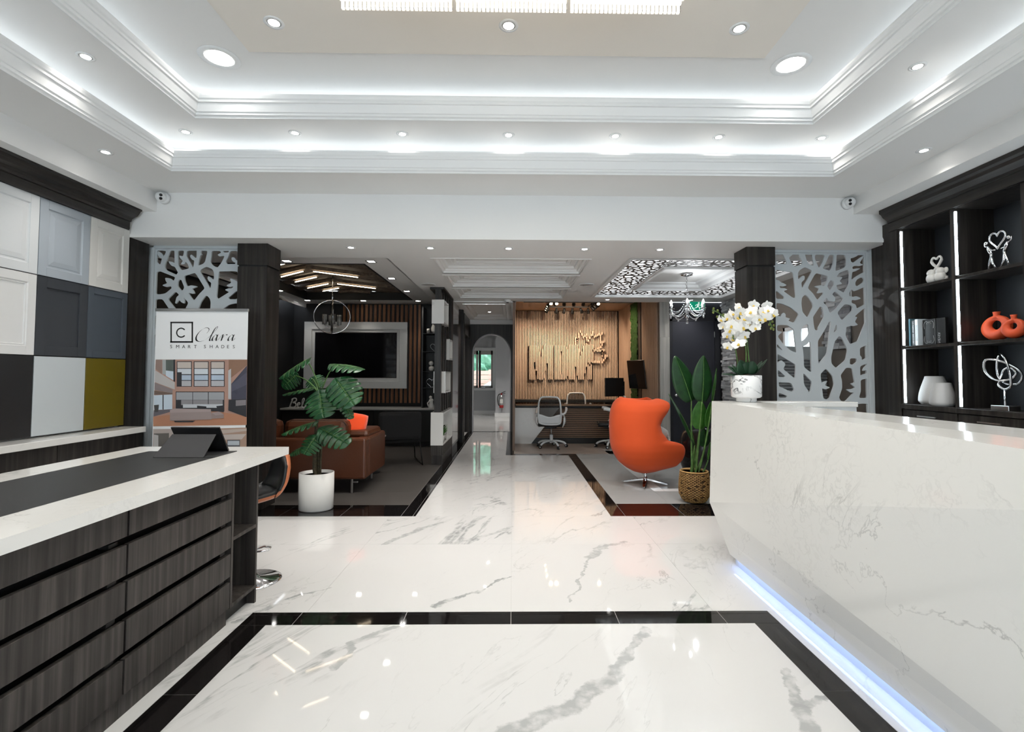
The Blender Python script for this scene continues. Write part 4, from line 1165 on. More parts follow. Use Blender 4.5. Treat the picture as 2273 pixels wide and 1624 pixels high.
LH = [zl_(h) for h in (
 [(160,130),(300,130),(400,175),(340,300),(330,260),(280,205),(215,165),(200,230),(245,315),(305,335),(265,475),(160,410)],
 [(490,130),(580,130),(580,440),(540,410),(440,390),(480,460),(520,500),(585,515),(655,640),(620,690),(400,590),(370,530),(370,470),(430,300)],
 [(650,150),(795,140),(760,290),(680,265),(700,330),(765,385),(710,465),(800,460),(820,400),(870,460),(900,550),(730,595),(660,480)],
 [(850,150),(1040,130),(1065,160),(1060,340),(940,245),(915,290),(960,360),(1010,380),(1000,480),(985,540),(840,280)],
 [(1165,140),(1305,135),(1250,400),(1210,450),(1090,495),(1110,400),(1140,270),(1180,250),(1150,215)],
 [(1390,150),(1570,140),(1600,210),(1520,250),(1560,290),(1680,270),(1610,420),(1530,525),(1490,525),(1400,470),(1360,410),(1385,300)],
 [(1640,145),(1770,140),(1760,200),(1660,205)],
 [(1795,140),(1960,145),(1960,300),(1955,400),(1890,310),(1830,310),(1830,370),(1870,410),(1920,430),(1900,455),(1730,455),(1700,400),(1755,300)],
 [(250,610),(595,745),(560,830),(480,765),(370,755),(380,820),(420,875),(300,920),(400,965),(500,940),(515,985),(380,1100),(260,1120),(145,1115),(155,680),(190,630)],
 [(690,790),(730,810),(790,960),(770,1020),(730,1035),(650,940),(655,830)],
 [(790,715),(1020,650),(1060,690),(1230,970),(1230,1000),(1120,1110),(1005,1260),(920,1150),(880,1080),(950,1105),(1020,1105),(1000,1050),(960,1000),(1090,945),(940,920),(860,945),(800,820)],
 [(1275,510),(1410,570),(1445,650),(1440,810),(1320,715),(1295,770),(1330,830),(1385,870),(1365,1005),(1280,850),(1145,630),(1150,580)],
 [(1560,620),(1840,610),(1960,620),(1960,850),(1910,810),(1790,765),(1825,870),(1710,925),(1780,960),(1875,945),(1830,990),(1760,985),(1680,1020),(1740,1055),(1775,1070),(1550,1210),(1520,1210),(1500,1170),(1530,850),(1550,640)],
 [(600,1055),(680,1130),(620,1180),(590,1310),(610,1325),(685,1240),(720,1290),(790,1325),(800,1250),(780,1185),(885,1305),(780,1500),(650,1500),(430,1225)],
 [(140,1225),(315,1225),(500,1500),(150,1500)],
 [(1275,1135),(1350,1210),(1370,1290),(1360,1500),(1080,1500),(1160,1280)],
 [(1955,1030),(1955,1225),(1780,1225),(1760,1190)],
 [(1560,1500),(1780,1340),(1950,1310),(1950,1500)])]
for y0, y1 in ((700, 731), (741, 771), (780, 810), (821, 864), (877, 887), (903, 927)):
    LH.append([(345, y0), (420, y0+4), (455, y1-2), (345, y1)])
    LH.append([(470, y0+6), (520, y0), (518, y1+2), (480, y1-4)])
screen('tree_screen', 'pale grey cut-out screen of tree branches behind the printed banner', LH, None, -3.925, -2.965, 0, ZL-.02, 5.44)
# lamps of the passage; added out-of-view ones brighten the room beyond the arch
downlight(-.55, 10.3, ZL+.08, 'round recessed downlight in the passage ceiling, nearer the lounge', 60, group='passage downlights')
downlight(-.55, 11.6, ZL+.08, 'round recessed downlight in the passage ceiling, nearer the arch', 60, group='passage downlights')
for x in (-1.6, .3):
    downlight(x, 15.0, 2.88, 'added unseen fill downlight in the room beyond the arch, '+('window side' if x < 0 else 'extinguisher side'), 110, group='added fill lights of the far room')
for x in (1.75, 3.3):
    downlight(x, 9.1, ZL, 'round recessed downlight at the office edge, '+('by the tile pilaster' if x > 2 else 'over the pale tiles'), 20, group='office edge downlights')
# ================================================================== LOUNGE (dark side)
# chevron ceiling field of planks with warm light lines
cvz = ZR+.15
cf = struct('ceiling', B().box((DK[0]-.1, DK[2]-.1, cvz+.06), (DK[1]+.1, DK[3]+.1, cvz+.08)), mat('dark_brown_board', (.035, .027, .02), .6))
def clip_poly(poly, x0, x1, y0, y1):
    for ax, lim, sg in ((0, x0, 1), (0, x1, -1), (1, y0, 1), (1, y1, -1)):
        out = []
        for i in range(len(poly)):
            a, b_ = poly[i-1], poly[i]
            ia_, ib_ = sg*(a[ax]-lim) >= 0, sg*(b_[ax]-lim) >= 0
            if ia_ != ib_:
                t = (lim-a[ax])/(b_[ax]-a[ax]); out.append((a[0]+t*(b_[0]-a[0]), a[1]+t*(b_[1]-a[1])))
            if ib_: out.append(b_)
        poly = out
        if len(poly) < 3: return []
    return poly
mx_, wv = (DK[0]+DK[1])/2-.1, .26
rr = random.Random(5)
for sgn in (-1, 1):
    for k in range(-6, 20):
        y0 = DK[2]-1.2+k*wv
        L = 1.5
        pts = [(mx_, y0), (mx_+sgn*L, y0+L*.75), (mx_+sgn*L, y0+L*.75+wv-.004), (mx_, y0+wv-.004)]
        p = clip_poly(pts, DK[0]+.002, DK[1]-.002, DK[2]+.002, DK[3]-.002)
        if len(p) < 3: continue
        d = (0, .045, .015, .055)[k % 4]
        B().prism(p, cvz-.03+d, cvz+.058, 2).build('plank', CHEV, cf)
        if k % 4 == 0 or (k % 4 == 2 and sgn < 0):
            q = [(mx_+sgn*.08, y0+.06+.02), (mx_+sgn*.62, y0+.06+.62*.75), (mx_+sgn*.62, y0+.06+.62*.75+.022), (mx_+sgn*.08, y0+.06+.042)]
            q = clip_poly(q, DK[0]+.05, DK[1]-.05, DK[2]+.05, DK[3]-.35)
            if len(q) >= 3:
                B().prism(q, cvz-.062+d, cvz-.052+d, 2).build('light_line', GOLDLED, cf)

# wall of walnut slats
sw = thing('slat_panel', 'walnut slat panel on the black wall around the screen', 'wall panel', (-2.6, 10.44, .83))
xa, xb = at(760, 800, 1, 10.42).x+2.6, at(934, 800, 1, 10.42).x+2.6
B().box((xa, -.012, 0), (xb, .005, 2.06)).build('backing', BLACKW, sw)
n = int((xb-xa)/.092)
slat = B().bbox((-.026, -.045, 0), (.026, -.012, 2.06), .004).data('slat', WALNUT)
for k in range(n+1):
    link('slat', slat, sw, (xa+.03+k*(xb-xa-.06)/n, 0, 0))
# screen in a deep grey frame
p0, p1 = at(677, 714, 1, 10.36), at(903, 862, 1, 10.36)
q0, q1 = at(700, 736, 1, 10.36), at(886, 841, 1, 10.36)
tv = thing('tv_surround', 'wide pale grey surround built around the wall screen', 'frame', ((p0.x+p1.x)/2, 10.39, p1.z))
cx, cz = (p0.x+p1.x)/2, p1.z
fr = mat('pale_grey_lacquer', (.50, .51, .51), .45)
def frame4(b, x0, x1, z0, z1, t, y0, y1):
    b.box((x0, y0, z0), (x1, y1, z0+t)); b.box((x0, y0, z1-t), (x1, y1, z1)); b.box((x0, y0, z0+t), (x0+t, y1, z1-t)); b.box((x1-t, y0, z0+t), (x1, y1, z1-t)); return b
X0, X1, Z1 = p0.x-cx, p1.x-cx, p0.z-cz
t1 = .155
frame4(B(), X0, X1, 0, Z1, t1, -.06, .0).build('outer_frame', fr, tv, bevel=.004)
frame4(B(), X0+t1, X1-t1, t1, Z1-t1, .06, -.035, -.0).build('inner_frame', fr, tv)
o = thing('television', 'black flat television set in the pale grey surround', 'television', (cx, 10.39, cz+t1+.065))
hw, hh_ = (X1-X0)/2-t1-.062, Z1-2*t1-.13
B().bbox((-hw, -.03, 0), (hw, -.0, hh_), .004).build('bezel', BLACKP, o)
B().box((-hw+.012, -.0312, .015), (hw-.012, -.0302, hh_-.012)).build('panel', mat('dark_screen', (.004, .004, .005), .06, spec=.6), o)
# console below
o = thing('media_console', 'long black console with a pale stone top below the television', 'console', (-3.1, 10.15, 0))
zt = at(800, 906, 1, 9.86).z
B().bbox((-1.48, -.3, zt-.035), (1.55, .29, zt), .003).build('top', mat('pale_stone_top', (.42, .42, .41), .25), o)
B().box((-1.46, -.24, .08), (1.53, .28, zt-.035)).build('body', BLACKM, o)
for k in range(5): B().bbox((-1.45+k*.6, -.258, .1), (-1.45+k*.6+.594, -.24, zt-.045), .002).build('door', BLACKM, o)
B().box((-1.42, -.2, 0), (1.5, .26, .08)).build('plinth', BLACKP, o)
# script word on the console
o = thing('word_sign', 'white cut-out script word standing on the black console', 'sign', (at(640, 905, 1, 9.95).x, 9.95, zt))
b = B()
def word_stroke(pts, w=.012, y=0):
    c = bez([(x, y, z) for x, z in pts], 6); b.tube(c, w, 8)
u = .115
word_stroke([(.02, .0), (.05, .09), (.085, .18), (.06, .16), (.10, .19), (.15, .185), (.15, .14), (.09, .105), (.14, .095), (.145, .04), (.09, .005), (.04, .02)], .012)
word_stroke([(.17, .05), (.22, .07), (.22, .10), (.185, .09), (.18, .04), (.21, .008), (.26, .03), (.31, .16), (.30, .19), (.275, .15), (.27, .03), (.30, .005), (.33, .03), (.345, .08), (.345, .02), (.375, .01), (.40, .05), (.44, .075), (.445, .10), (.41, .09), (.405, .04), (.44, .008), (.48, .03)], .011)
b.box((-.01, -.012, -.0), (.50, .012, .008)); b.build('letters', mat('chalk_white', (.55, .55, .54), .6), o)
# shelf niche beside the slats
o = thing('shelf_niche', 'tall narrow black shelf niche beside the walnut slats', 'shelf', (-1.62, 10.25, zt))
B().box((-.22, -.2, 0), (-.20, .19, 2.05)).build('side', mat('dark_grey_board', (.06, .06, .062), .5), o)
B().box((-.20, .17, 0), (.33, .19, 2.05)).build('back', BLACKM, o)
shz = [at(950, y_, 1, 10.1).z-zt for y_ in (740, 780, 824, 860)]
for z in shz: B().box((-.20, -.2, z-.012), (.33, .17, z)).build('shelf', BLACKM, o)
B().box((.33, -.2, 0), (.35, .19, 2.05)).build('side', BLACKM, o)
def candle(loc, r, h, label, col=(.70, .68, .62)):
    o = thing('candle', label, 'candle', loc)
    b = B(); b.lathe([(r, 0), (r, h*.92), (r*.9, h*.97), (r*.2, h), (.0001, h)], (0, 0, 0), 16); b.build('wax', mat('ivory_wax', col, .5), o)
    B().cyl((0, 0, h), .002, .012, 6).build('wick', BLACKP, o)
candle((at(951, 739, 1, 10.1).x, 10.1, zt+shz[0]), .034, .10, 'short ivory candle on the top shelf of the black niche')
o = thing('vase', 'round ivory vase on the top shelf of the black niche', 'vase', (at(960, 739, 1, 10.15).x+.03, 10.18, zt+shz[0]))
B().lathe([(.03, 0), (.06, .05), (.065, .12), (.04, .19), (.035, .22), (.03, .215)], (0, 0, 0), 18).build('body', mat('ivory_glaze', (.6, .59, .55), .4), o)
def heart_pts(s, n=28):
    return [(s*.062*16*math.sin(t)**3/16, 0, s*.062*(13*math.cos(t)-5*math.cos(2*t)-2*math.cos(3*t)-math.cos(4*t))/16) for t in [2*PI*k/n for k in range(n)]]
o = thing('heart_ornament', 'silver wire heart leaning in the black niche', 'ornament', (at(953, 859, 1, 10.1).x+.05, 10.1, zt+shz[3]))
b = B(); b.tube([(x, y_, z+.10) for x, y_, z in heart_pts(1.7)], .006, 8, True); b.build('wire', CHROME, o)
o = thing('heart_ornament', 'dark wire heart on the second shelf of the black niche', 'ornament', (at(960, 779, 1, 10.1).x+.05, 10.1, zt+shz[1]))
b = B(); b.tube([(x, y_, z+.085) for x, y_, z in heart_pts(1.5)], .004, 8, True); b.build('wire', STEEL, o)
o = thing('ball_figurine', 'white figurine of stacked balls in the black niche', 'figurine', (at(958, 823, 1, 10.1).x, 10.1, zt+shz[2]))
b = B(); b.ball((.0, 0, .06), .06, 12); b.build('lower_ball', CERAM, o)
b = B(); b.ball((-.01, 0, .165), .05, 12); b.build('upper_ball', CERAM, o)
o = thing('seated_figurine', 'white seated figure ornament on the console end', 'figurine', (at(957, 905, 1, 9.95).x, 9.96, zt))
b = B(); b.lathe([(.06, 0), (.065, .03), (.05, .08), (.04, .13), (.05, .16), (.025, .19)], (0, 0, 0), 14, 2, 1, .7); b.ball((-.015, 0, .215), .032, 10); b.tube([(-.03, -.03, .14), (-.07, -.04, .10), (-.05, -.05, .05)], .014, 7); b.build('body', CERAM, o)

# ---- orb pendant
px_, py_ = at(738, 640, 2, 2.3).x, 7.9
oc = at(737, 703, 1, 7.9)
orb = thing('orb_pendant', 'chrome orb pendant lamp of two crossed rings in the lounge', 'pendant lamp', (oc.x, 7.9, oc.z))
R0 = .265
b = B(); b.tube([(R0*math.cos(t), R0*.25*math.cos(t), R0*math.sin(t)) for t in [2*PI*k/48 for k in range(48)]], .008, 8, True); b.build('wide_ring', CHROME, orb)
b = B()
for k in range(48):
    pass
b.tube([(.10*math.cos(t), -.24*math.cos(t), R0*math.sin(t)) for t in [2*PI*k/48 for k in range(48)]], .012, 8, True); b.build('narrow_ring', mat('dark_chrome', (.25, .25, .26), .12, 1), orb)
B().cyl((0, 0, -.17), .006, R0+.17+.62, 8).build('rod', CHROME, orb)
zc = cvz-oc.z
B().cyl((0, 0, zc-.03), .075, .02, 24).build('canopy', CHROME, orb)
gl = mat('ribbed_glass', (.85, .87, .88), .12, trans=.75)
for k in range(4):
    a = k*PI/2+.5
    x_, y_ = .11*math.cos(a), .11*math.sin(a)
    b = B(); b.tube([(0, 0, -.16), (x_*.6, y_*.6, -.165), (x_, y_, -.13)], .006, 7); b.build('arm', CHROME, orb)
    B().lathe([(.036, -.125), (.036, .035), (.033, .035), (.033, -.12)], (x_, y_, 0), 16).build('glass_shade', gl, orb)
    B().lathe([(.006, -.11), (.014, -.08), (.016, -.05), (.0001, -.01)], (x_, y_, 0), 10).build('bulb', mat('unlit_bulb', (.8, .75, .65), .2), orb)
b = B(); b.tube([(0, 0, R0), (.0, .02, R0+.05), (.0, -.0, R0+.09)], .008, 8); b.build('hook', CHROME, orb)

# ---- sofa
sx1, sy0 = -1.755, 5.98
sf = thing('sofa', 'cognac leather sofa seen from behind beyond the potted monstera', 'sofa', (-2.75, 6.45, 0))
X1 = sx1+2.75; X0 = -1.0; Y0 = sy0-6.45; Y1 = .47
def soft(b): return b
B().bbox((X0, Y0, .17), (X1, Y0+.17, .655), .025).build('back_frame', LEATHER, sf)
for x_ in (X0, X1-.16):
    B().bbox((x_, Y0+.17, .17), (x_+.16, Y1, .655), .03).build('arm', LEATHER, sf)
B().bbox((X0+.16, Y0+.17, .17), (X1-.16, Y1, .30), .02).build('seat_base', LEATHER, sf)
for k in range(2):
    w = (X1-X0-.32)/2
    B().bbox((X0+.165+k*w, Y0+.30, .30), (X0+.155+(k+1)*w, Y1+.01, .44), .045).build('seat_cushion', LEATHER, sf)
    c = B().bbox((X0+.10+k*(w+.02), Y0+.10, .50), (X0+.06+(k+1)*w, Y0+.34, .865), .075).build('back_cushion', LEATHER, sf)
    b = B(); zz = .862
    b.tube([(X0+.15+k*(w+.02), Y0+.12, .66), (X0+.14+k*(w+.02), Y0+.12, .80), (X0+.20+k*(w+.02), Y0+.13, zz), (X0+.0+(k+1)*w, Y0+.13, zz), (X0+.05+(k+1)*w, Y0+.12, .80)], .005, 6)
    b.build('piping', mat('dark_piping', (.02, .008, .004), .5), c)
B().bbox((X1-.30, Y0+.22, .62), (X1-.03, Y1-.1, .73), .05).build('arm_cushion', LEATHER, sf)
for x_, y_ in ((X0+.1, Y0+.05), (X1-.17, Y0+.05), (X0+.1, Y1-.06), (X1-.17, Y1-.06)):
    b = B(); b.bbox((x_-.012, y_-.012, 0), (x_+.012, y_+.012, .172), .004); b.box((x_, y_-.01, .125), (x_+.07, y_+.01, .14)); b.build('leg', STEEL, sf)
# orange cushion
def puffy(w, h, d, n=14):
    b = B()
    def side(sg):
        def fn(u, v):
            x, z = (u-.5)*2, (v-.5)*2
            e = (1-x**4)*(1-z**4)
            pinch = 1-.10*(x*x*z*z)-.05*(1-abs(x*z))*max(abs(x), abs(z))**6
            return V(x*w/2*pinch, sg*d/2*max(0, e)**.5, z*h/2*pinch)
        return fn
    b.grid(side(-1), n, n); b.grid(side(1), n, n)
    return b
o = thing('scatter_cushion', 'bright orange fluffy cushion on the cognac sofa', 'cushion', (at(790, 945, 1, 6.35).x, 6.36, .66), 0)
puffy(.27, .31, .16).build('cover', ORANGEP, o, loc=(.0, 0, .12), rot=(-.25, .2, .25))
B().mv(Matrix()) if False else None
o = thing('scatter_cushion', 'second orange cushion mostly hidden behind the sofa back', 'cushion', (at(758, 938, 1, 6.5).x, 6.52, .56), 0)
puffy(.27, .27, .14).build('cover', ORANGEP, o, loc=(0, 0, .135), rot=(-.2, 0, -.1))
# dark lounge chair and little table
ac_ = thing('lounge_chair', 'black fabric lounge chair on thin metal legs behind the sofa', 'chair', (-1.86, 8.1, 0), .35)
BF = mat('black_boucle', (.007, .007, .0075), .9)
B().bbox((-.33, -.3, .34), (.33, .32, .46), .05).build('seat', BF, ac_)
b = B(); b.bbox((-.33, -.36, .40), (.33, -.24, .84), .055); b.build('backrest', BF, ac_)
for s_ in (-1, 1):
    B().tube([(s_*.31, .3, .34), (s_*.34, .36, .01), (s_*.34, -.38, .01), (s_*.31, -.28, .36)], .009, 8).build('leg_frame', BLACKM, ac_)
o = thing('side_table', 'small pale topped side table between sofa and lounge chair', 'table', (at(838, 950, 1, 7.3).x-.08, 7.28, 0))
B().bbox((-.17, -.17, .50), (.17, .17, .525), .004).build('top', mat('grey_stone_top', (.30, .30, .31), .3), o)
B().cyl((0, 0, .02), .015, .48, 10).build('stem', BLACKM, o); B().lathe([(.13, 0), (.13, .012), (.02, .02)], (0, 0, 0), 20).build('foot', BLACKM, o)

# ---- partition of posts and white boxes
zz = lambda y_, Y: at(970, y_, 1, Y).z
z40, z41 = .306, zz(915, 7.9)
pt = thing('open_partition', 'open room divider of dark posts on a dark base beside the passage', 'room divider', (-1.195, 8.5, 0))
B().box((-.095, -.60, .15), (.095, .60, .305)).build('base', TAUPE, pt)
B().box((-.085, -.59, .0), (.085, .60, .148)).build('plinth', DARK, pt)
B().box((-.13, -.62, ZL-.035), (.10, .60, ZL-.002)).build('header', DARK, pt)
for y_ in (-.545, -.25, .02, .29, .55):
    zcur = z41+.001
    for z0_, z1_b in sorted((zz(a_, Yq), zz(b_, Yq)) for a_, b_, Yq, ya, yb in ((718, 665, 7.9, 7.885, 8.45), (798, 752, 8.62, 8.62, 9.06), (872, 824, 8.1, 8.12, 8.80)) if ya-.05 < 8.5+y_ < yb+.05):
        B().box((-.05, y_-.045, zcur), (.05, y_+.045, z0_-.001)).build('post', DARK, pt); zcur = z1_b+.001
    B().box((-.05, y_-.045, zcur), (.05, y_+.045, ZL-.035)).build('post', DARK, pt)
def dbox(y0, y1, z0, z1, label, t=.028, xw=.098):
    o = thing('display_box', label, 'display box', (-1.195, (y0+y1)/2, z0), group='white display boxes of the divider')
    h, hz = (y1-y0)/2, z1-z0
    B().box((-xw, -h, 0), (xw, h, t)).build('bottom', QUARTZ, o); B().box((-xw, -h, hz-t), (xw, h, hz)).build('top', QUARTZ, o)
    B().box((-xw, -h, t), (xw, -h+t, hz-t)).build('end', QUARTZ, o); B().box((-xw, h-t, t), (xw, h, hz-t)).build('end', QUARTZ, o)
    return o
zz = lambda y_, Y: at(970, y_, 1, Y).z
dbox(7.885, 8.45, zz(718, 7.9), zz(665, 7.9), 'white open display box, topmost on the dark divider')
dbox(8.62, 9.06, zz(798, 8.62), zz(752, 8.62), 'white open display box, second from the top on the dark divider')
dbox(8.12, 8.80, zz(872, 8.1), zz(824, 8.1), 'white open display box with a candle, third on the dark divider')
z40, z41 = .306, zz(915, 7.9)
dbox(7.885, 9.09, z40, z41, 'long white open display box with a plant at the foot of the divider')
candle((-1.17, 8.40, zz(872, 8.1)+.028), .028, .15, 'ivory candle in a white box of the divider')
candle((-1.17, 8.55, zz(872, 8.1)+.028), .02, .10, 'small ivory candle behind the taller one in the divider', (.66, .64, .58))
o = thing('potted_grass', 'small tuft of green grass in a white pot at the foot of the divider', 'plant', (-1.16, 8.22, z40+.028))
B().lathe([(.035, 0), (.045, .09), (.04, .09), (.035, .08), (.0001, .08)], (0, 0, 0), 16).build('pot', CERAM, o)
b = B(); rr = random.Random(2)
for k in range(70):
    a, l_ = rr.uniform(0, 2*PI), rr.uniform(.08, .2)
    b.tube([(.02*math.cos(a), .02*math.sin(a), .08), (.04*math.cos(a), .04*math.sin(a), .08+l_*.6), (.03+.06*math.cos(a), .075*math.sin(a), .08+l_)], [.003, .003, .0008], 4)
b.build('grass', STRELB, o)
o = thing('glass_bottle', 'clear glass bottle beside the potted grass in the divider', 'bottle', (-1.15, 8.42, z40+.028))
B().lathe([(.035, 0), (.036, .15), (.015, .20), (.015, .24), (.012, .24), (.012, .20), (.032, .15), (.031, .004), (.0001, .004)], (0, 0, 0), 16).build('body', GLASS, o)
# floor grille and handle in the passage
o = thing('floor_vent', 'black louvred vent at the foot of the glossy passage wall', 'vent', (-1.098, 10.7, .16))
B().box((-.002, -.13, 0), (.006, .13, .2)).build('plate', BLACKM, o)
for k in range(6): B().box((.006, -.115, .02+k*.03), (.012, .115, .032+k*.03)).build('louvre', mat('brown_louvre', (.05, .035, .03), .4), o)
# fire extinguisher
e = at(1113, 905, 1, 16.85)
fx_ = thing('fire_extinguisher', 'red and silver fire extinguisher hung on the far wall', 'fire extinguisher', (e.x, 16.82, e.z))
B().lathe([(.065, 0), (.07, .02), (.07, .10)], (0, 0, 0), 18).build('base_band', mat('extinguisher_red', (.35, .02, .02), .3), fx_)
B().lathe([(.07, .10), (.07, .36), (.04, .42), (.03, .44)], (0, 0, 0), 18).build('cylinder', STEEL, fx_)
B().box((-.05, -.08, .16), (.05, -.068, .30)).build('label_plate', mat('paper_label', (.7, .7, .66), .6), fx_)
B().bbox((-.025, -.025, .44), (.025, .025, .50), .005).build('valve', mat('extinguisher_red2', (.30, .02, .02), .3), fx_)
b = B(); b.tube([(0, 0, .50), (.05, 0, .53), (.14, 0, .56)], .012, 6); b.tube([(0, 0, .49), (.05, 0, .49), (.13, 0, .50)], .010, 6); b.build('handle', BLACKP, fx_)
b = B(); b.tube(bez([(-.02, 0, .48), (-.10, -.01, .44), (-.13, -.01, .30), (-.10, -.02, .12), (-.07, -.03, .08)], 6), .014, 8); b.build('hose', BLACKP, fx_)

# ================================================================== OFFICE CORNER
SY = 12.90
ow = thing('slatted_wall', 'tan vertical slat wall lit by warm track lights', 'slat wall', (1.35, SY, 0))
B().box((-1.305, .0, 0), (1.43, .05, 3.1)).build('backing', mat('dark_slat_backing', (.008, .006, .005), .9), ow)
z0s, z1s = .10, at(1250, 691, 1, SY).z
xs0, xs1 = at(1144, 800, 1, SY).x+.01, at(1369, 800, 1, SY).x
NS = 66
pit = (xs1-xs0)/(NS-1)
sl = B().box((-.0098, -.036, z0s), (.0098, 0, z1s)).data('slat', TAN)
for k in range(NS): link('slat', sl, ow, (xs0+k*pit-1.35, 0, 0))
# raised letters M D M and the maple leaf, built of the same slats standing proud
def zk(x, y): p = at(1140+x/6.685, 660+y/6.685, 1, SY-.1); return (p.x, p.z)
def spans(poly_list, x, z0, z1, n=160):
    out, cur = [], None
    for k in range(n+1):
        z = z0+(z1-z0)*k/n
        ins = sum(inside((x, z), p) for p in poly_list) % 2 == 1
        if ins and cur is None: cur = z
        if not ins and cur is not None: out.append((cur, z)); cur = None
    if cur is not None: out.append((cur, z1))
    return out
lg = thing('wall_logo', 'raised slat letters M D M with a maple leaf outline on the slat wall', 'logo', (1.2, SY-.022, 1.2))
def letter(name, polys, d=.12):
    polys = [[zk(*q) for q in p] for p in polys]
    zs = [q[1] for p in polys for q in p]; xs_ = [q[0] for p in polys for q in p]
    b = B()
    for k in range(NS):
        x = xs0+k*pit
        if not min(xs_)-.02 < x < max(xs_)+.02: continue
        for a, c in spans(polys, x, min(zs)-.01, max(zs)+.01):
            b.box((x-.0105-1.2, -d, a-1.2), (x+.0105-1.2, 0, c-1.2))
    b.build(name, TAN, lg)
    b = B()
    for k in range(NS-1):
        x = xs0+(k+.5)*pit
        if not min(xs_)-.02 < x < max(xs_)+.02: continue
        for a, c in spans(polys, x, min(zs)-.01, max(zs)+.01):
            b.box((x-pit/2+.012-1.2, -d+.03, a-1.2), (x+pit/2-.012-1.2, 0, c-1.2))
    b.build(name+'_core', MATS['dark_slat_backing'], lg)
letter('letter_m', [[(222, 712), (355, 712), (405, 880), (440, 712), (590, 712), (590, 1220), (502, 1220), (502, 960), (447, 1220), (360, 1220), (312, 960), (312, 1220), (222, 1220)]])
letter('letter_d', [[(600, 715), (760, 715), (810, 780), (812, 1150), (770, 1218), (600, 1218)], [(690, 770), (725, 830), (725, 1110), (690, 1170)]], .10)
letter('letter_m', [[(815, 705), (950, 705), (990, 880), (1035, 705), (1172, 705), (1172, 1218), (1095, 1218), (1095, 960), (1035, 1218), (950, 1218), (905, 960), (905, 1218), (815, 1218)]])
b = B()
lf = [(905, 690), (915, 610), (945, 625), (975, 505), (1030, 590), (1070, 555), (1075, 680), (1100, 640), (1160, 520), (1195, 585), (1300, 535), (1280, 665), (1330, 660), (1290, 740), (1180, 790), (1330, 785), (1300, 820), (1320, 860), (1375, 870), (1300, 960), (1180, 955), (1130, 1000), (1090, 960)]
lp = [zk(*q) for q in lf]
for i in range(len(lp)-1):
    (xa_, za_), (xb_, zb_) = lp[i], lp[i+1]
    L = max(2, int(max(abs(xb_-xa_)/pit, abs(zb_-za_)/.055)))
    for k in range(L):
        t = k/L
        x = xs0+round((xa_+(xb_-xa_)*t-xs0)/pit)*pit; z = za_+(zb_-za_)*t
        b.box((x-.012-1.2, -.12, z-.03-1.2), (x+.012-1.2, 0, z+.03-1.2))
b.build('maple_leaf', TAN, lg, kind='stuff')
# ribbed side wall, moss strip, tile pilaster
struct('wall_right', B().box((2.78, 9.40, 0), (2.98, 12.95, 3.1)), mat('brown_core', (.2, .14, .1), .6))
rb = thing('ribbed_panel', 'tan ribbed side wall panel of the office corner', 'wall panel', (2.78, 11.2, 0))
rs = B().box((-.018, -.034, 0), (0, .034, 3.1)).data('rib', TANP)
y = 9.44
k = 0
while y < 12.86:
    if not 10.58 < y < 11.42: link('rib', rs, rb, (-.002, y+.035-11.2, 0))
    y += .078
ms = thing('moss_strip', 'vertical strip of green preserved moss in the ribbed wall', 'moss panel', (2.775, 11.1, .55))
b = B(); rr = random.Random(9)
b.grid(lambda u, v: V(-.03-.035*rr.random(), (u-.5)*.60, v*2.5), 16, 70)
b.box((-.03, -.30, 0), (0, .30, 2.5)); b.build('moss', MOSS, ms, kind='stuff')
B().box((-.035, -.52, -.55), (0, -.30, 2.52)).build('dark_edge', BLACKM, ms)
pl = struct('wall_pilaster', B().box((2.80, 9.38, 0), (2.98, 9.42, ZL)), GROUT)
for z0, z1 in ((0, .72), (.722, 2.148), (2.15, 2.82)):
    B().box((2.795, 9.368, z0), (2.985, 9.381, z1)).build('tile', GREYT, pl)
# black back shelf along the slat wall
o = thing('wall_shelf', 'long black shelf along the slat wall behind the desk', 'shelf', (1.4, 12.65, .74))
B().bbox((-1.34, -.2, 0), (1.36, .22, .06), .003).build('board', BLACKM, o)
B().box((1.0, -.15, -.74), (1.36, .2, 0)).build('cabinet', BLACKM, o)
# desk
dk_ = thing('office_desk', 'office desk with slatted front and slanted white stone end', 'desk', (1.3, 10.6, 0))
dy = 10.33-10.6
B().bbox((-1.24, dy-.02, .74), (1.35, .32, .785), .004).build('top', BLACKM, dk_)
B().box((-1.2, dy+.04, .0), (1.33, .28, .74)).build('core', BLACKM, dk_)
B().box((-1.0, dy+.02, 0), (1.33, dy+.04, .12)).build('plinth', BLACKP, dk_)
hs = B().box((-1.24, dy+.012, 0), (1.33, dy+.04, .022)).data('slat', mat('brown_desk_slat', (.26, .16, .10), .5))
for k in range(16): link('slat', hs, dk_, (0, 0, .125+k*.0385))
p = [(-1.25, 0), (at(1179, 985, 1, 10.33).x-1.3, 0), (at(1241, 904, 1, 10.33).x-1.3, .74), (-1.25, .74)]
b = B(); b.prism(p, dy-.012, dy+.015, 1); b.build('stone_end', QUARTZ, dk_)
# monitor on the desk, seen from behind
mo = thing('monitor', 'black monitor on a pole stand turned away on the office desk', 'monitor', (2.30, 10.72, .785), 0)
b = B(); b.bbox((-.24, -.02, .18), (.24, .02, .58), .006); b.build('panel', BLACKP, mo, rot=(0, 0, .42), loc=(-.1, 0, 0))
B().cyl((.13, .08, 0), .014, .50, 10).build('pole', BLACKM, mo); b = B(); b.tube([(.13, .08, .38), (.05, .06, .39), (-.06, .03, .38)], .012, 7); b.build('arm', BLACKM, mo)
B().bbox((.05, .0, 0), (.21, .16, .012), .003).build('foot', BLACKM, mo)
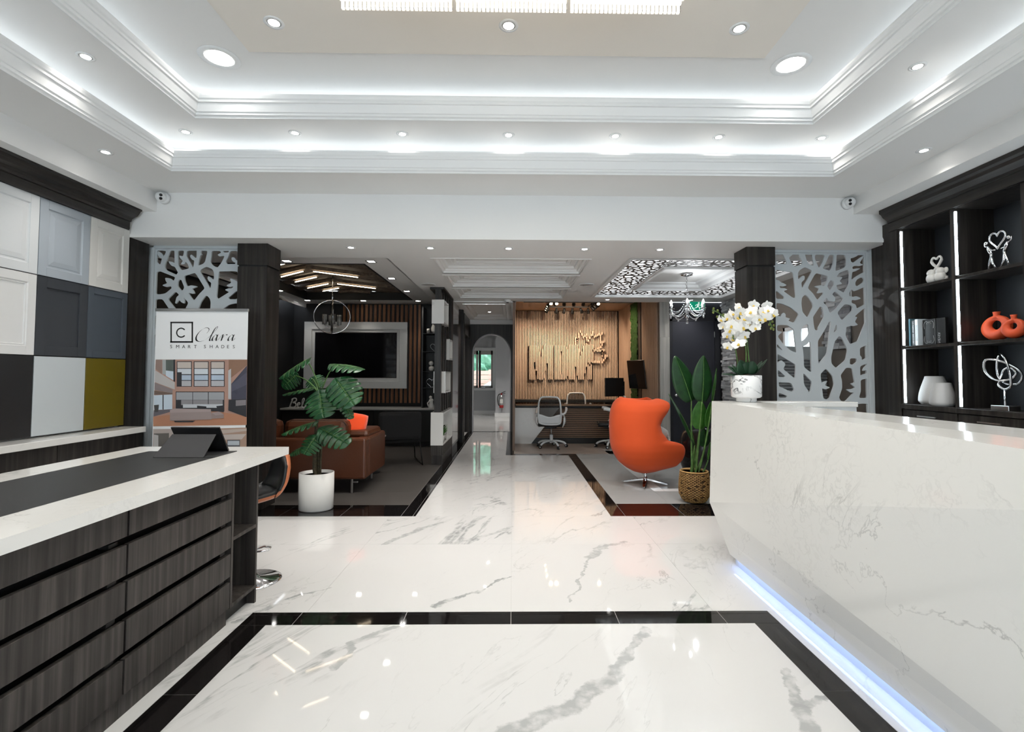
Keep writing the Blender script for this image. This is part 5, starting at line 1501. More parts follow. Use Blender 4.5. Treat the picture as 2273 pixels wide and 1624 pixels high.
# screen on a swivelling wall arm
ws_ = thing('wall_screen', 'black screen on a swivel arm beside the moss strip, mirroring the slats', 'monitor', (2.74, 10.35, 1.38))
B().bbox((-.02, -.06, -.15), (.02, .06, .15), .004).build('wall_plate', BLACKM, ws_)
b = B(); b.tube([(-.02, 0, 0), (-.08, -.06, 0), (-.12, -.02, 0)], .016, 7); b.build('arm', BLACKM, ws_)
b = B(); b.bbox((-.27, -.022, -.30), (.27, .0, .30), .005); b.mi = 1; b.box((-.258, -.0235, -.288), (.258, -.0225, .288))
b.build('panel', [BLACKP, mat('mirror_black', (.012, .011, .01), .03, spec=1.0)], ws_, loc=(-.14, -.02, .06), rot=(.12, .0, -1.12))
# track lights
tk = thing('track_light', 'square black ceiling track carrying a ring of warm spot lamps', 'track light', (1.32, 11.25, 3.1))
XA, XB, YA, YB_ = -.48, .50, -.55, .60
frame = B()
for a, c in (((XA, YA-.015, -.055), (XB, YA+.015, -.025)), ((XA, YB_-.015, -.055), (XB, YB_+.015, -.025)), ((XA-.015, YA, -.055), (XA+.015, YB_, -.025)), ((XB-.015, YA, -.055), (XB+.015, YB_, -.025))):
    B().box(a, c).build('rail', BLACKM, tk)
for x_ in (XA, XB):
    for y_ in (YA, YB_): B().cyl((x_, y_, -.03), .008, .03, 8).build('hanger', BLACKM, tk)
hd = B(); hd.lathe([(.026, 0), (.030, -.04), (.040, -.085), (.040, -.125), (.034, -.125), (.034, -.10)], (0, 0, 0), 14)
hd = hd.data('spot_head', BLACKM)
ln_ = B().lathe([(.0001, -.112), (.033, -.112)], (0, 0, 0), 14).data('lens', WARM)
def head(x_, y_, tx, ty, light=True, e=14):
    h = link('spot_head', hd, tk, (x_, y_, -.075), (tx, ty, 0))
    link('lens', ln_, h)
    if light: spot('lamp', h, (0, 0, -.115), e, 105, .8, (1, .78, .58), .03)
for k in range(5): head(XA+.06+k*.215, YA, .95, (-.35, -.1, 0, .1, .35)[k], k % 2 == 0, 70)
for k in range(6): head(XA+.02+k*.19, YB_, .50, (.55, 0, .1, 0, -.55, 0)[k], k % 2 == 0, 95)
for k in range(3): head(XA, YA+.25+k*.3, -.1, .75, k == 1, 45)
for k in range(3): head(XB, YA+.2+k*.3, 0, -.75, k == 1, 70)
for x_ in (XA-.02, XA+.1, XB+.02): head(x_, YA-.02, -.9, 0, False)

# ---- office chairs
WB = mat('chair_white_nylon', (.72, .74, .75), .35)
MESHB = mat('black_mesh', (.02, .021, .022), .7, alpha=.72)
def office_chair(loc, rz, label):
    o = thing('office_chair', label, 'chair', loc, rz, 'white office chairs at the desk')
    for k in range(5):
        a = 2*PI*k/5+.3
        c_, s_ = math.cos(a), math.sin(a)
        arm = B(); arm.tube(bez([(.03*c_, .03*s_, .13), (.14*c_, .14*s_, .125), (.24*c_, .24*s_, .10), (.29*c_, .29*s_, .06)], 5), [.02]*15+[.014], 8)
        arm.build('base_arm', WB, o)
        w = B(); w.lathe([(.030, -.022), (.032, -.008), (.032, .008), (.030, .022)], (0, 0, 0), 14, 0)
        w.build('castor', BLACKP, o, loc=(.30*c_, .30*s_, .032), rot=(0, 0, a+.6))
        w2_ = B(); w2_.lathe([(.014, -.024), (.016, .0), (.014, .024)], (0, 0, 0), 10, 0); w2_.build('castor_hub', WB, o, loc=(.30*c_, .30*s_, .032), rot=(0, 0, a+.6))
    B().cyl((0, 0, .09), .032, .16, 14).build('column_sleeve', WB, o)
    B().cyl((0, 0, .25), .013, .14, 12).build('gas_lift', STEEL, o)
    B().bbox((-.11, -.14, .385), (.11, .14, .42), .01).build('mechanism', BLACKP, o)
    b = B(); b.bbox((-.24, -.22, .42), (.24, .27, .50), .035); b.build('seat', BLACKL, o)
    # backrest: curved white hoop with mesh, lower white shell
    def bp(x, z): return V(x, -.24-.06*(z-.55)+.10*x*x*2, z)
    loop = [(-.20, .50), (-.22, .62), (-.215, .80), (-.20, .92), (-.16, .985), (-.08, 1.0), (.08, 1.0), (.16, .985), (.20, .92), (.215, .80), (.22, .62), (.20, .50), (.10, .47), (-.10, .47)]
    lp_ = bez([bp(*q) for q in loop+[loop[0]]], 4)[:-1]
    b = B(); b.tube(lp_, .017, 8, True); b.build('back_frame', WB, o)
    b = B(); b.grid(lambda u, v: bp((u-.5)*.40*(1-.18*max(0, v-.7)/.3), .60+v*.385), 8, 10); b.build('mesh_back', MESHB, o)
    b = B(); b.grid(lambda u, v: bp((u-.5)*.42, .48+v*(.16-.05*math.cos((u-.5)*2*PI)*.5)), 14, 6); b.build('lumbar_shell', WB, o, solid=.02)
    for s_ in (-1, 1):
        b = B(); b.tube(bez([(s_*.24, -.20, .68), (s_*.27, -.08, .60), (s_*.265, .02, .50), (s_*.22, .05, .42)], 6), .018, 8)
        b.tube(bez([(s_*.265, -.10, .60), (s_*.27, -.16, .50), (s_*.235, -.10, .42), (s_*.22, .05, .415)], 6), .016, 8)
        b.build('arm_bracket', WB, o)
        b = B(); b.tube(bez([(s_*.25, -.22, .66), (s_*.285, -.10, .69), (s_*.29, .06, .75), (s_*.27, .16, .765)], 6), [.022]*10+[.026]*8+[.018], 8); b.build('armrest', WB, o)
    return o
office_chair((.765, 9.80, 0), -.22, 'white office chair with black mesh back turned to the stone desk end')
office_chair((1.95, 9.83, 0), 1.45, 'white office chair seen from the side, half hidden by the orange egg chair')
office_chair((1.50, 11.45, 0), PI, 'office chair behind the slatted desk, only its mesh back showing')
# ---- lattice ceiling
def voronoi(w, h, n, seed, gap):
    rnd = random.Random(seed)
    pts = []
    while len(pts) < n:
        p = (rnd.uniform(0, w), rnd.uniform(0, h))
        if all((p[0]-q[0])**2+(p[1]-q[1])**2 > (.5*math.sqrt(w*h/n))**2 for q in pts) or rnd.random() < .01: pts.append(p)
    cells = []
    for p in pts:
        poly = [(.012, .012), (w-.012, .012), (w-.012, h-.012), (.012, h-.012)]
        for q in pts:
            if q is p: continue
            mxx, myy = (p[0]+q[0])/2, (p[1]+q[1])/2
            dx, dy_ = q[0]-p[0], q[1]-p[1]; L = math.hypot(dx, dy_); dx, dy_ = dx/L, dy_/L
            out = []
            for i in range(len(poly)):
                a, c = poly[i-1], poly[i]
                da = (a[0]-mxx)*dx+(a[1]-myy)*dy_+gap; dc = (c[0]-mxx)*dx+(c[1]-myy)*dy_+gap
                if (da <= 0) != (dc <= 0):
                    t = da/(da-dc); out.append((a[0]+t*(c[0]-a[0]), a[1]+t*(c[1]-a[1])))
                if dc <= 0: out.append(c)
            poly = out
            if len(poly) < 3: break
        if len(poly) >= 3:
            A = abs(sum(poly[i-1][0]*poly[i][1]-poly[i][0]*poly[i-1][1] for i in range(len(poly))))/2
            if A > 2e-4: cells.append(poly)
    return cells
LATM = mat('bronze_lattice', (.10, .085, .075), .5)
lat = thing('lattice_ceiling', 'backlit lattice panels in a ring around the white ceiling tray', 'ceiling panel', ((LT[0]+LT[1])/2, (LT[2]+LT[3])/2, ZL))
lcx, lcy = (LT[0]+LT[1])/2, (LT[2]+LT[3])/2
LW, LD = LT[1]-LT[0], LT[3]-LT[2]
bw = .53
LMESH = {}
def lpanel(x0, x1, y0, y1, s):
    w, h = round(x1-x0, 3), round(y1-y0, 3)
    key = (w, h, s)
    if key not in LMESH:
        n = int(w*h/.0088)
        me = flat_holes([(0, 0), (w, 0), (w, h), (0, h)], voronoi(w, h, n, s, .0135), .006)
        bb = B().mesh(me); bpy.data.meshes.remove(me)
        LMESH[key] = bb.data('lattice_panel', LATM)
    link('lattice_panel', LMESH[key], lat, (x0-lcx, y0-lcy, .035))
ny = 5
for k in range(ny):
    y0 = LT[2]+.03+k*(LD-.06)/ny
    for x0 in (LT[0]+.03, LT[1]-.03-bw): lpanel(x0+.006, x0+bw-.006, y0+.005, y0+(LD-.06)/ny-.005, 1+k % 2)
xs_ = LT[0]+.03+bw
nx = 2
for k in range(nx):
    x0 = xs_+k*(LW-.06-2*bw)/nx
    for y0 in (LT[2]+.03, LT[3]-.03-bw): lpanel(x0+.006, x0+(LW-.06-2*bw)/nx-.006, y0+.005, y0+bw-.005, 3+k)
BACKL = mat('lattice_backlight', (1, 1, 1), .5, emit=(.93, .97, 1), es=1.5)
for (x0, x1, y0, y1) in ((LT[0], LT[0]+bw+.03, LT[2], LT[3]), (LT[1]-bw-.03, LT[1], LT[2], LT[3]), (LT[0]+bw+.03, LT[1]-bw-.03, LT[2], LT[2]+bw+.03), (LT[0]+bw+.03, LT[1]-bw-.03, LT[3]-bw-.03, LT[3])):
    B().box((x0-lcx, y0-lcy, .10), (x1-lcx, y1-lcy, .11)).build('backlight', BACKL, lat)
b = B(); ring(b, LT[0]-lcx, LT[1]-lcx, LT[2]-lcy, LT[3]-lcy, [(-.03, -.008), (.0, -.012), (.03, -.008), (.035, .03), (.0, .03), (0, .1)]); b.build('outer_moulding', TRIM, lat)
ix0, ix1, iy0, iy1 = LT[0]+.03+bw, LT[1]-.03-bw, LT[2]+.03+bw, LT[3]-.03-bw
b = B(); ring(b, ix0-lcx, ix1-lcx, iy0-lcy, iy1-lcy, [(0, .12), (0, .03), (.02, .01), (.05, .01), (.07, .04), (.12, .06), (.14, .10), (.20, .11), (.21, .13)]); b.build('inner_moulding', TRIM, lat)
B().box((ix0-lcx, iy0-lcy, .13), (ix1-lcx, iy1-lcy, .14)).build('tray_top', PAINT, lat)
# ---- candle chandelier
cc = at(1525, 690, 1, 7.35)
cd = thing('candle_chandelier', 'crystal chandelier with candle bulbs under the lattice ceiling', 'chandelier', (cc.x, 7.35, cc.z))
CRYS = mat('cut_crystal', (.95, .97, 1), .03, trans=.9, ior=1.5)
BULB = mat('candle_bulb', (1, 1, 1), .4, emit=(.95, .98, 1), es=14)
SILV = mat('silver_bead', (.75, .77, .80), .15, 1)
zt_ = ZL+.12-cc.z
B().lathe([(.075, zt_), (.07, zt_-.02), (.02, zt_-.035), (.0001, zt_-.035)], (0, 0, 0), 20).build('canopy', CHROME, cd)
b = B()
zb, k = .20, 0
while zb < zt_-.05:
    a = (k % 2)*PI/2
    b.tube([(.010*math.cos(t)*math.cos(a), .010*math.cos(t)*math.sin(a), zb+.016+.019*math.sin(t)) for t in [2*PI*i/10 for i in range(10)]], .0028, 5, True)
    zb += .030; k += 1
b.build('chain', CHROME, cd)
b = B(); b.lathe([(.004, .20), (.02, .17), (.055, .155), (.05, .145), (.018, .13), (.014, .06), (.028, .02), (.018, -.04), (.032, -.08), (.014, -.11), (.0001, -.13)], (0, 0, 0), 16); b.build('stem', SILV, cd)
for k in range(6):
    a = 2*PI*k/6+.2
    c_, s_ = math.cos(a), math.sin(a)
    R3 = lambda r, z: (r*c_, r*s_, z)
    ar_ = B(); ar_.tube(bez([R3(.02, .08), R3(.07, -.02), R3(.13, -.075), R3(.19, -.06), R3(.215, -.01), R3(.215, .01)], 6), .007, 7)
    ar_ = ar_.build('arm', SILV, cd)
    B().lathe([(.008, 0), (.034, .012), (.036, .018), (.012, .02), (.012, .028)], R3(.215, .005), 14).build('drip_pan', CRYS, ar_)
    B().cyl(R3(.215, .03), .010, .055, 10).build('candle_sleeve', WHITEP, ar_)
    B().lathe([(.008, 0), (.016, .022), (.012, .045), (.0001, .072)], R3(.215, .085), 10).build('bulb', BULB, ar_)
    a2 = 2*PI*(k+1)/6+.2
    b = B()
    for i in range(15):
        t = i/14
        am = a+(a2-a)*t; rm = .215*(1-.10*math.sin(PI*t)); zm = .0-.105*math.sin(PI*t)
        b.ball((rm*math.cos(am), rm*math.sin(am), zm), .0085, 6)
    b.build('bead_swag', SILV, cd)
    b = B()
    for i in range(13):
        t = i/12
        rm = .03+.185*t; zm = .13-.13*t-.09*math.sin(PI*t)*(1-t*.3)
        b.ball((rm*c_, rm*s_, zm), .007, 6)
    b.build('bead_swag', SILV, cd)
    b = B(); b.lathe([(.0001, .02), (.008, .012), (.014, -.008), (.009, -.026), (.0001, -.03)], R3(.225, -.05), 8); b.build('crystal_drop', CRYS, cd)
    b = B(); b.lathe([(.0001, .02), (.007, .012), (.012, -.008), (.008, -.022), (.0001, -.026)], R3(.12, -.125), 8); b.build('crystal_drop', CRYS, cd)
B().lathe([(.0001, .02), (.014, .0), (.02, -.02), (.0001, -.04)], (0, 0, -.16), 10).build('crystal_drop', CRYS, cd)
cd.scale = (1.2, 1.2, 1.0)
point('lamp', cd, (.05, -.05, .09), 9, (.93, .97, 1), .02)

# ---- dark door with handle and exit sign
dr = struct('door_1', B().box((3.0, 9.40, 0), (3.05, 9.42, 2.5)).box((3.86, 9.40, 0), (3.96, 9.42, 2.52)).box((3.0, 9.40, 2.46), (3.9, 9.42, 2.5)), MATS['charcoal_panel'])
B().bbox((3.052, 9.405, .01), (3.855, 9.42, 2.455), .002).build('leaf', mat('slate_door', (.030, .032, .042), .4), dr)
for z in (.35, 1.15, 2.15): B().cyl((3.855, 9.395, z), .008, .11, 8).build('hinge', STEEL, dr)
h = at(1491, 877, 1, 9.35)
b = B(); b.lathe([(.02, 0), (.02, -.02), (.008, -.025), (.008, -.05), (.024, -.055), (.03, -.075), (.024, -.095), (.0001, -.1)], (3.09, 9.41, h.z), 14, 1); b.build('knob', CHROME, dr)
eg = at(1549, 678, 1, 9.3)
ex = thing('exit_sign', 'green exit sign with a running figure above the dark door', 'sign', (eg.x, 9.36, eg.z))
B().bbox((-.155, -.03, -.095), (.155, .03, .095), .006).build('housing', mat('sign_housing', (.75, .76, .76), .4), ex)
GS = mat('exit_green', (.0, .16, .09), .4, emit=(.0, .30, .16), es=.5)
B().box((-.143, -.0315, -.083), (.143, -.0302, .083)).build('face', GS, ex)
WS = mat('exit_white', (.8, .85, .82), .5, emit=(.8, .9, .85), es=.6)
b = B()
def ep(pts): b.add([(x, -.0325, z) for x, z in pts], [list(range(len(pts)))])
b.add([(.03+.016*math.cos(t), -.0325, .052+.016*math.sin(t)) for t in [2*PI*k/12 for k in range(12)]], [list(range(12))])
ep([(.0, .035), (.035, .03), (.025, -.005), (-.005, -.01)]); ep([(-.005, -.01), (.02, -.008), (.05, -.03), (.045, -.07), (.033, -.07), (.036, -.035)]); ep([(-.005, -.01), (.012, -.012), (-.01, -.04), (-.05, -.05), (-.05, -.038), (-.018, -.03)])
ep([(.032, .028), (.06, .01), (.056, .0), (.03, .015)]); ep([(.0, .035), (-.03, .02), (-.04, -.005), (-.03, -.008), (-.02, .012)])
ep([(.075, -.07), (.125, -.07), (.125, .06), (.075, .06)])
b.build('running_figure', WS, ex)
# ---- stacked stone cladding
STN = [mat('ledge_stone_%s' % n_, c_, .85, bump=(25, .6)) for n_, c_ in (('light', (.56, .57, .58)), ('mid', (.42, .43, .45)), ('dark', (.30, .305, .32)))]
rr = random.Random(11)
SM = [[B().box((0, 0, 0), (d, l_, .036)).data('stone', m) for m in STN for d in (.014, .022, .030)] for l_ in (.12, .19, .27)]
def stone_wall(name, label, xf, y0, y1, z0, z1):
    o = thing(name, label, 'stone wall', (xf, y0, z0))
    B().box((0, 0, 0), (.012, y1-y0, z1-z0)).build('mortar_bed', mat('grey_mortar', (.12, .12, .125), .9), o)
    z = 0
    while z < z1-z0-.04:
        y = 0
        while y < y1-y0-.05:
            li = rr.randrange(3); l_ = (.12, .19, .27)[li]
            if y+l_ > y1-y0:
                li = 0; l_ = .12
                if y+l_ > y1-y0+.02: break
            s_ = link('stone', SM[li][rr.randrange(9)], o, (0, y+l_, z), (0, 0, PI))
            y += l_+.003
        z += .038
stone_wall('stone_cladding', 'grey split-stone cladding on the wall next to the dark door', 3.988, 8.55, 9.38, 0, ZL)
stone_wall('stone_cladding', 'pale split-stone pier seen through the cut-out screen', 3.988, 5.78, 6.30, 1.75, ZL)
# ribbed low partition behind the screen
o = thing('ribbed_partition', 'half-height grey ribbed partition seen through the cut-out screen', 'partition', (3.55, 6.25, 0))
B().box((-.42, -.03, 0), (.42, .03, 1.62)).build('core', mat('grey_core', (.22, .23, .24), .5), o)
rbm = B().lathe([(.016, -.42), (.016, .42)], (0, 0, 0), 10, 0).data('rib', mat('pale_rib', (.45, .47, .48), .4))
z = .03
while z < 1.6:
    link('rib', rbm, o, (0, -.03, z)); z += .04
B().bbox((-.43, -.045, 1.62), (.43, .045, 1.79), .004).build('top_band', mat('pale_grey_band', (.52, .55, .55), .4), o)
# ================================================================== EGG CHAIR
eg = thing('egg_chair', 'orange wool egg chair on a star base beside the black floor border', 'armchair', (1.742, 6.52, 0), -1.47)
ZT = [.17, .20, .25, .32, .40, .48, .55, .60, .66, .74, .82, .90, .98, 1.05, 1.10, 1.125]
ZF = [.17, .20, .27, .37, .45, .50, .55, .572, .578, .60, .65, .70, .81, .90, .98, 1.03, 1.07, 1.10, 1.125]
FF = [.02, .20, .35, .43, .455, .455, .43, .37, .27, .21, .17, .12, .09, .14, .22, .265, .27, .22, .10]
BK = [.02, .15, .25, .345, .40, .44, .455, .46, .465, .47, .47, .465, .45, .42, .37, .31]
FR = [.02, .20, .34, .42, .45, .46, .45, .35, .17, .06, .03, .07, .17, .25, .24, .12]
WD = [.02, .14, .26, .34, .39, .41, .415, .41, .40, .39, .385, .38, .37, .34, .28, .20]
def ip(tab, z):
    return float(np.interp(z, ZT, tab))
def egg_pt(u, v):
    z = .17+(1.125-.17)*(v**1.12)
    bk, fr, wd = ip(BK, z), float(np.interp(z, ZF, FF)), ip(WD, z)
    s_ = (u-.5)*2          # -1..1 rim to rim round the back
    a = abs(s_)
    if a < .62:
        th = a/.62*PI/2
        x, y = wd*math.sin(th), -bk*math.cos(th)
    else:
        t = (a-.62)/.38
        x, y = wd*(1-.16*t*t), fr*t
        if z < .30: x = wd*(1-.16*t*t)*(1-min(1, (.30-z)/.12)) + wd*math.cos(t*PI/2)*min(1, (.30-z)/.12)
    topz = z-.05*(1-min(1, a/.35))*(1 if v > .97 else 0)
    z += max(0, v-.8)/.2*(.016*math.cos(a*PI*1.6))
    return V(x*(1 if s_ >= 0 else -1), y-.02, z)
b = B(); b.grid(egg_pt, 49, 60)
sh = b.build('shell', ORANGE, eg, solid=.055)
m_ = sh.modifiers.new('round', 'SUBSURF'); m_.levels = 1; m_.render_levels = 1
b = B(); b.bbox((-.27, -.22, .36), (.27, .33, .47), .05); b.build('seat_cushion', ORANGE, eg)
eg.scale = (.92, .915, .985)
B().cyl((0, 0, .05), .022, .16, 16).build('pedestal', CHROME, eg)
for k in range(4):
    a = PI/4+k*PI/2+.35
    b = B(); b.prism([(.0, -.028), (.30, -.016), (.33, 0), (.30, .016), (0, .028)], 0, .02, 2)
    for i, v in enumerate(b.v):
        x, y, z = v; b.v[i] = (x, y, z+.06*(1-x/.33)+.004)
    b.build('star_leg', CHROME, eg, rot=(0, 0, a))
o = thing('tassel_cushion', 'small white knitted cushion with tassels in the orange egg chair', 'cushion', (1.93, 6.50, .50), 0)
puffy(.26, .26, .13).build('cover', mat('white_knit', (.7, .7, .68), .9, bump=(120, .8)), o, loc=(0, 0, .13), rot=(0, .3, -1.2))
b = B()
for k in range(4):
    b.tube([(.06+.01*k, -.10, .20-.04*k), (.075+.01*k, -.115, .15-.04*k)], .012, 6)
b.build('tassels', MATS['white_knit'], o)
# ================================================================== BLACK CHAIR BEHIND THE TALL PLANT
o = thing('tub_chair', 'glossy black tub chair half hidden behind the tall leafy plant', 'armchair', (2.62, 6.75, 0), .5)
b = B()
def tub(u, v):
    th = -2.3+4.6*u; z = .12+.62*v
    r = .30*(math.sin(PI*(.25+.5*v))**.6)*1.1
    return V(r*math.sin(th), -r*math.cos(th), z-.10*v*(1-math.cos(th))*.5)
b.grid(tub, 30, 14); b.build('shell', mat('gloss_black_shell', (.012, .012, .013), .18), o, solid=.03)
B().lathe([(.24, .30), (.25, .36), (.22, .40), (.0001, .41)], (0, 0, 0), 20).build('seat', BLACKL, o)
B().lathe([(.22, 0), (.22, .012), (.04, .03), (.03, .30)], (0, 0, 0), 24).build('base', BLACKM, o)

# ================================================================== STRELITZIA IN A WOVEN POT
PX_, PY_ = 2.055, 5.62
st_ = thing('potted_strelitzia', 'tall bird of paradise plant in a woven pot beside the reception desk', 'plant', (PX_, PY_, 0))
prof = [(.085, 0), (.125, .02), (.162, .09), (.165, .16), (.158, .26), (.150, .335)]
b = B(); b.lathe(prof+[(.138, .335), (.138, .29), (.0001, .29)], (0, 0, 0), 32)
pot = b.build('pot', mat('honey_wicker', (.06, .032, .012), .8), st_)
slatm = [B().bbox((-.006, -.0145, -.0046), (.006, .0145, .0046), .002).data('woven_slat', mat('wicker_strip_%d' % i, c_, .6)) for i, c_ in enumerate(((.42, .25, .09), (.34, .19, .065), (.25, .13, .045)))]
rr = random.Random(4)
for j in range(24):
    z = .015+j*.0134
    r = float(np.interp(z, [p_[1] for p_ in prof], [p_[0] for p_ in prof]))
    n = 25
    for k in range(n):
        a = 2*PI*(k+.5*(j % 2))/n
        if math.sin(a) > .55: continue
        if rr.random() < .10: continue
        if j*n+k > 560: pass
        link('woven_slat', slatm[rr.choice((0, 0, 1, 1, 2))], pot, ((r+.002)*math.cos(a), (r+.002)*math.sin(a), z), (0, 0, a)) if (j*n+k) % 2 == 0 else None
b = B()
for j in range(24):
    z = .015+j*.0134
    r = float(np.interp(z, [p_[1] for p_ in prof], [p_[0] for p_ in prof]))
    for k in range(25):
        a = 2*PI*(k+.5*(j % 2))/25
        if (j*25+k) % 2 == 0 and math.sin(a) <= .55: continue
        s0 = len(b.v); b.box((-.005, -.0145, -.0046), (.005, .0145, .0046))
        b.mv(Matrix.Translation(((r+.002)*math.cos(a), (r+.002)*math.sin(a), z)) @ Matrix.Rotation(a, 4, 'Z'), s0)
b.build('weave', MATS['wicker_strip_1'], st_, kind='stuff')
b = B(); b.lathe([(.152, .335), (.158, .343), (.15, .352), (.138, .345), (.14, .335)], (0, 0, 0), 32); b.build('rim', MATS['wicker_strip_0'], st_)
B().lathe([(.0001, .296), (.137, .296)], (0, 0, 0), 24).build('soil', SOIL, st_)
def blade(parent, base, tip, side, width, m, mname, fold=.25, droop=.03, nu=9, nv=18, rib=True):
    base, tip, side = Vector(base), Vector(tip), Vector(side).normalized()
    ax = tip-base; L = ax.length
    nrm = ax.normalized().cross(side).normalized(); side = nrm.cross(ax.normalized()).normalized()
    def fn(u, v):
        s_ = (u-.5)*2
        w = width*.5*(math.sin(PI*min(1, (v*.94+.05)**.78)))**.72
        return base+ax*v+side*(s_*w)+nrm*(fold*abs(s_)*w-droop*L*math.sin(PI*v))
    b = B(); b.grid(fn, nu, nv)
    o_ = b.build('leaf_blade', m, parent, solid=.002)
    if rib:
        b = B(); b.tube([fn(.5, k/10)+nrm*-.002 for k in range(11)], [.006*(1-k/12) for k in range(11)], 6); b.build('midrib', STEM, o_)
    return fn
def zs_(x, y, Y): return at(1470+x/4.64, 780+y/4.64, 1, Y)-Vector((PX_, PY_, 0))
def stalk(parent, p, q, r0=.010, r1=.006, bow=(0, 0, 0)):
    p, q = Vector(p), Vector(q); m = (p+q)/2+Vector(bow)
    b = B(); c = bez([p, m, q], 6); b.tube(c, [r0+(r1-r0)*i/(len(c)-1) for i in range(len(c))], 8); b.build('stalk', STEM, parent)
for tip, base, wd_, side, m, foot, Y in (
        ((130, 45), (300, 510), .27, (1, .25, .25), STREL, (-.03, -.02), 5.55),
        ((425, 42), (410, 515), .25, (1, .15, 0), STREL, (0, -.03), 5.52),
        ((560, 172), (515, 520), .16, (.45, 1, 0), STRELB, (.04, 0), 5.66),
        ((395, 500), (385, 800), .20, (1, .1, .0), STRELB, (-.01, .04), 5.72),
        ((66, 435), (335, 960), .16, (.35, 1, .2), STREL, (-.05, 0), 5.60),
        ((500, 520), (470, 780), .14, (.8, .6, 0), STRELB, (.05, .03), 5.72),
        ((285, 745), (335, 1010), .07, (.5, .8, 0), STREL, (-.02, .05), 5.66),
        ((430, 790), (440, 980), .16, (1, .3, 0), STREL, (.02, .06), 5.75),
        ((495, 930), (470, 1120), .07, (.6, .8, 0), STRELB, (.06, .02), 5.62)):
    tp, bs = zs_(*tip, Y), zs_(*base, Y)
    blade(st_, bs, tp, side, wd_, m, 'leaf')
    stalk(st_, (foot[0], foot[1], .28), bs, .013, .007, ((bs.x+foot[0])*.04, 0, -.02))

# ================================================================== MONSTERA IN A WHITE POT
MX, MY = -2.075, 5.33
mo_ = thing('potted_monstera', 'monstera with large split leaves in a white oval pot', 'plant', (MX, MY, 0))
b = B(); b.lathe([(.165, 0), (.175, .01), (.178, .20), (.178, .385), (.160, .385), (.158, .35), (.0001, .35)], (0, 0, 0), 40, 2, 1, .9); b.build('pot', CERAM, mo_)
B().lathe([(.0001, .353), (.157, .353)], (0, 0, 0), 30, 2, 1, .9).build('soil', SOIL, mo_)
def zm_(x, y, Y): return at(600+x/4.273, 770+y/4.273, 1, Y)-Vector((MX, MY, 0))
def mleaf(parent, base, tip, nrm, wf=.98, cup=.18, droop=.12, m=MONST):
    base, tip, nrm = Vector(base), Vector(tip), Vector(nrm).normalized()
    ax = tip-base; L = ax.length; axn = ax.normalized()
    side = axn.cross(nrm).normalized(); nrm = side.cross(axn).normalized()
    # heart outline with slits between the lobes
    b = B()
    def prof_w(t): # half width along the axis, t from -.18 (lobes behind the stalk) to 1
        return wf*.5*L*(max(0, 1-((t-.32)/.70)**2) if t >= .32 else max(0, 1-((t-.32)/.52)**2))**.55
    def P(t, s_):
        w = prof_w(t)
        return base+axn*(t*L)+side*(s_*w)+nrm*(-cup*L*(s_*s_)*.6*abs(w)/(.5*L+1e-6)-droop*L*(t*t))
    nl = 6
    for sg in (-1, 1):
        for k in range(nl):
            t0 = -.17+k*(1.16/nl); t1 = -.17+(k+1)*(1.16/nl)
            gap = .075 if 0 < k < nl-1 else .03
            n = 6
            rows = []
            for j in range(7):
                s_ = j/6
                g = gap*max(0, (s_-.40)/.60)*1.2
                curve = .10*s_*s_       # lobes sweep to the tip
                row = []
                for i in range(n):
                    t = t0+g/2+(t1-t0-g)*i/(n-1)
                    rnd_ = 1-.05*(abs(i-(n-1)/2)/((n-1)/2))**3*(1 if s_ > .8 else 0)
                    tt_ = min(1.0, t+curve*(1-t))
                    row.append(P(tt_, sg*s_*rnd_))
                rows.append(row)
            vs = [p for r_ in rows for p in r_]
            fs = [(j*n+i, j*n+i+1, (j+1)*n+i+1, (j+1)*n+i) for j in range(6) for i in range(n-1)]
            b.smooth = True; b.add(vs, fs)
    o_ = b.build('leaf_blade', m, parent, solid=.0015)
    b = B(); b.tube([P(t, 0)+nrm*.002 for t in np.linspace(0, 1, 8)], [.004*(1-.1*k) for k in range(8)], 6)
    for sg in (-1, 1):
        for k in range(1, 6):
            t = -.02+k*.15
            b.tube([P(t, 0)+nrm*.002, P(min(1, t+.06), sg*.45)+nrm*.002, P(min(1, t+.10), sg*.8)+nrm*.002], [.0025, .0018, .0008], 5)
    b.build('veins', STEM, o_)
    return base
trunk_top = zm_(450, 600, 5.36)
b = B(); b.tube(bez([(-.01, 0, .34), zm_(415, 1130, 5.33), zm_(430, 900, 5.35), zm_(438, 740, 5.36), trunk_top], 6), [.020, .019, .018]+[.017]*22, 10); b.build('trunk', TRUNK, mo_)
b = B()
for k in range(3):
    b.tube(bez([(.02*k-.01, .02, .34), zm_(440+20*k, 1000, 5.38), zm_(450+24*k, 860, 5.4)], 6), [.012]*13, 8)
b.build('side_stems', TRUNK, mo_)
def petiole(p, q, r=.006):
    p, q = Vector(p), Vector(q); mid = (p+q)/2+Vector((0, 0, .03))
    b = B(); b.tube(bez([p, mid, q], 6), r, 7); b.build('petiole', STEM, mo_)
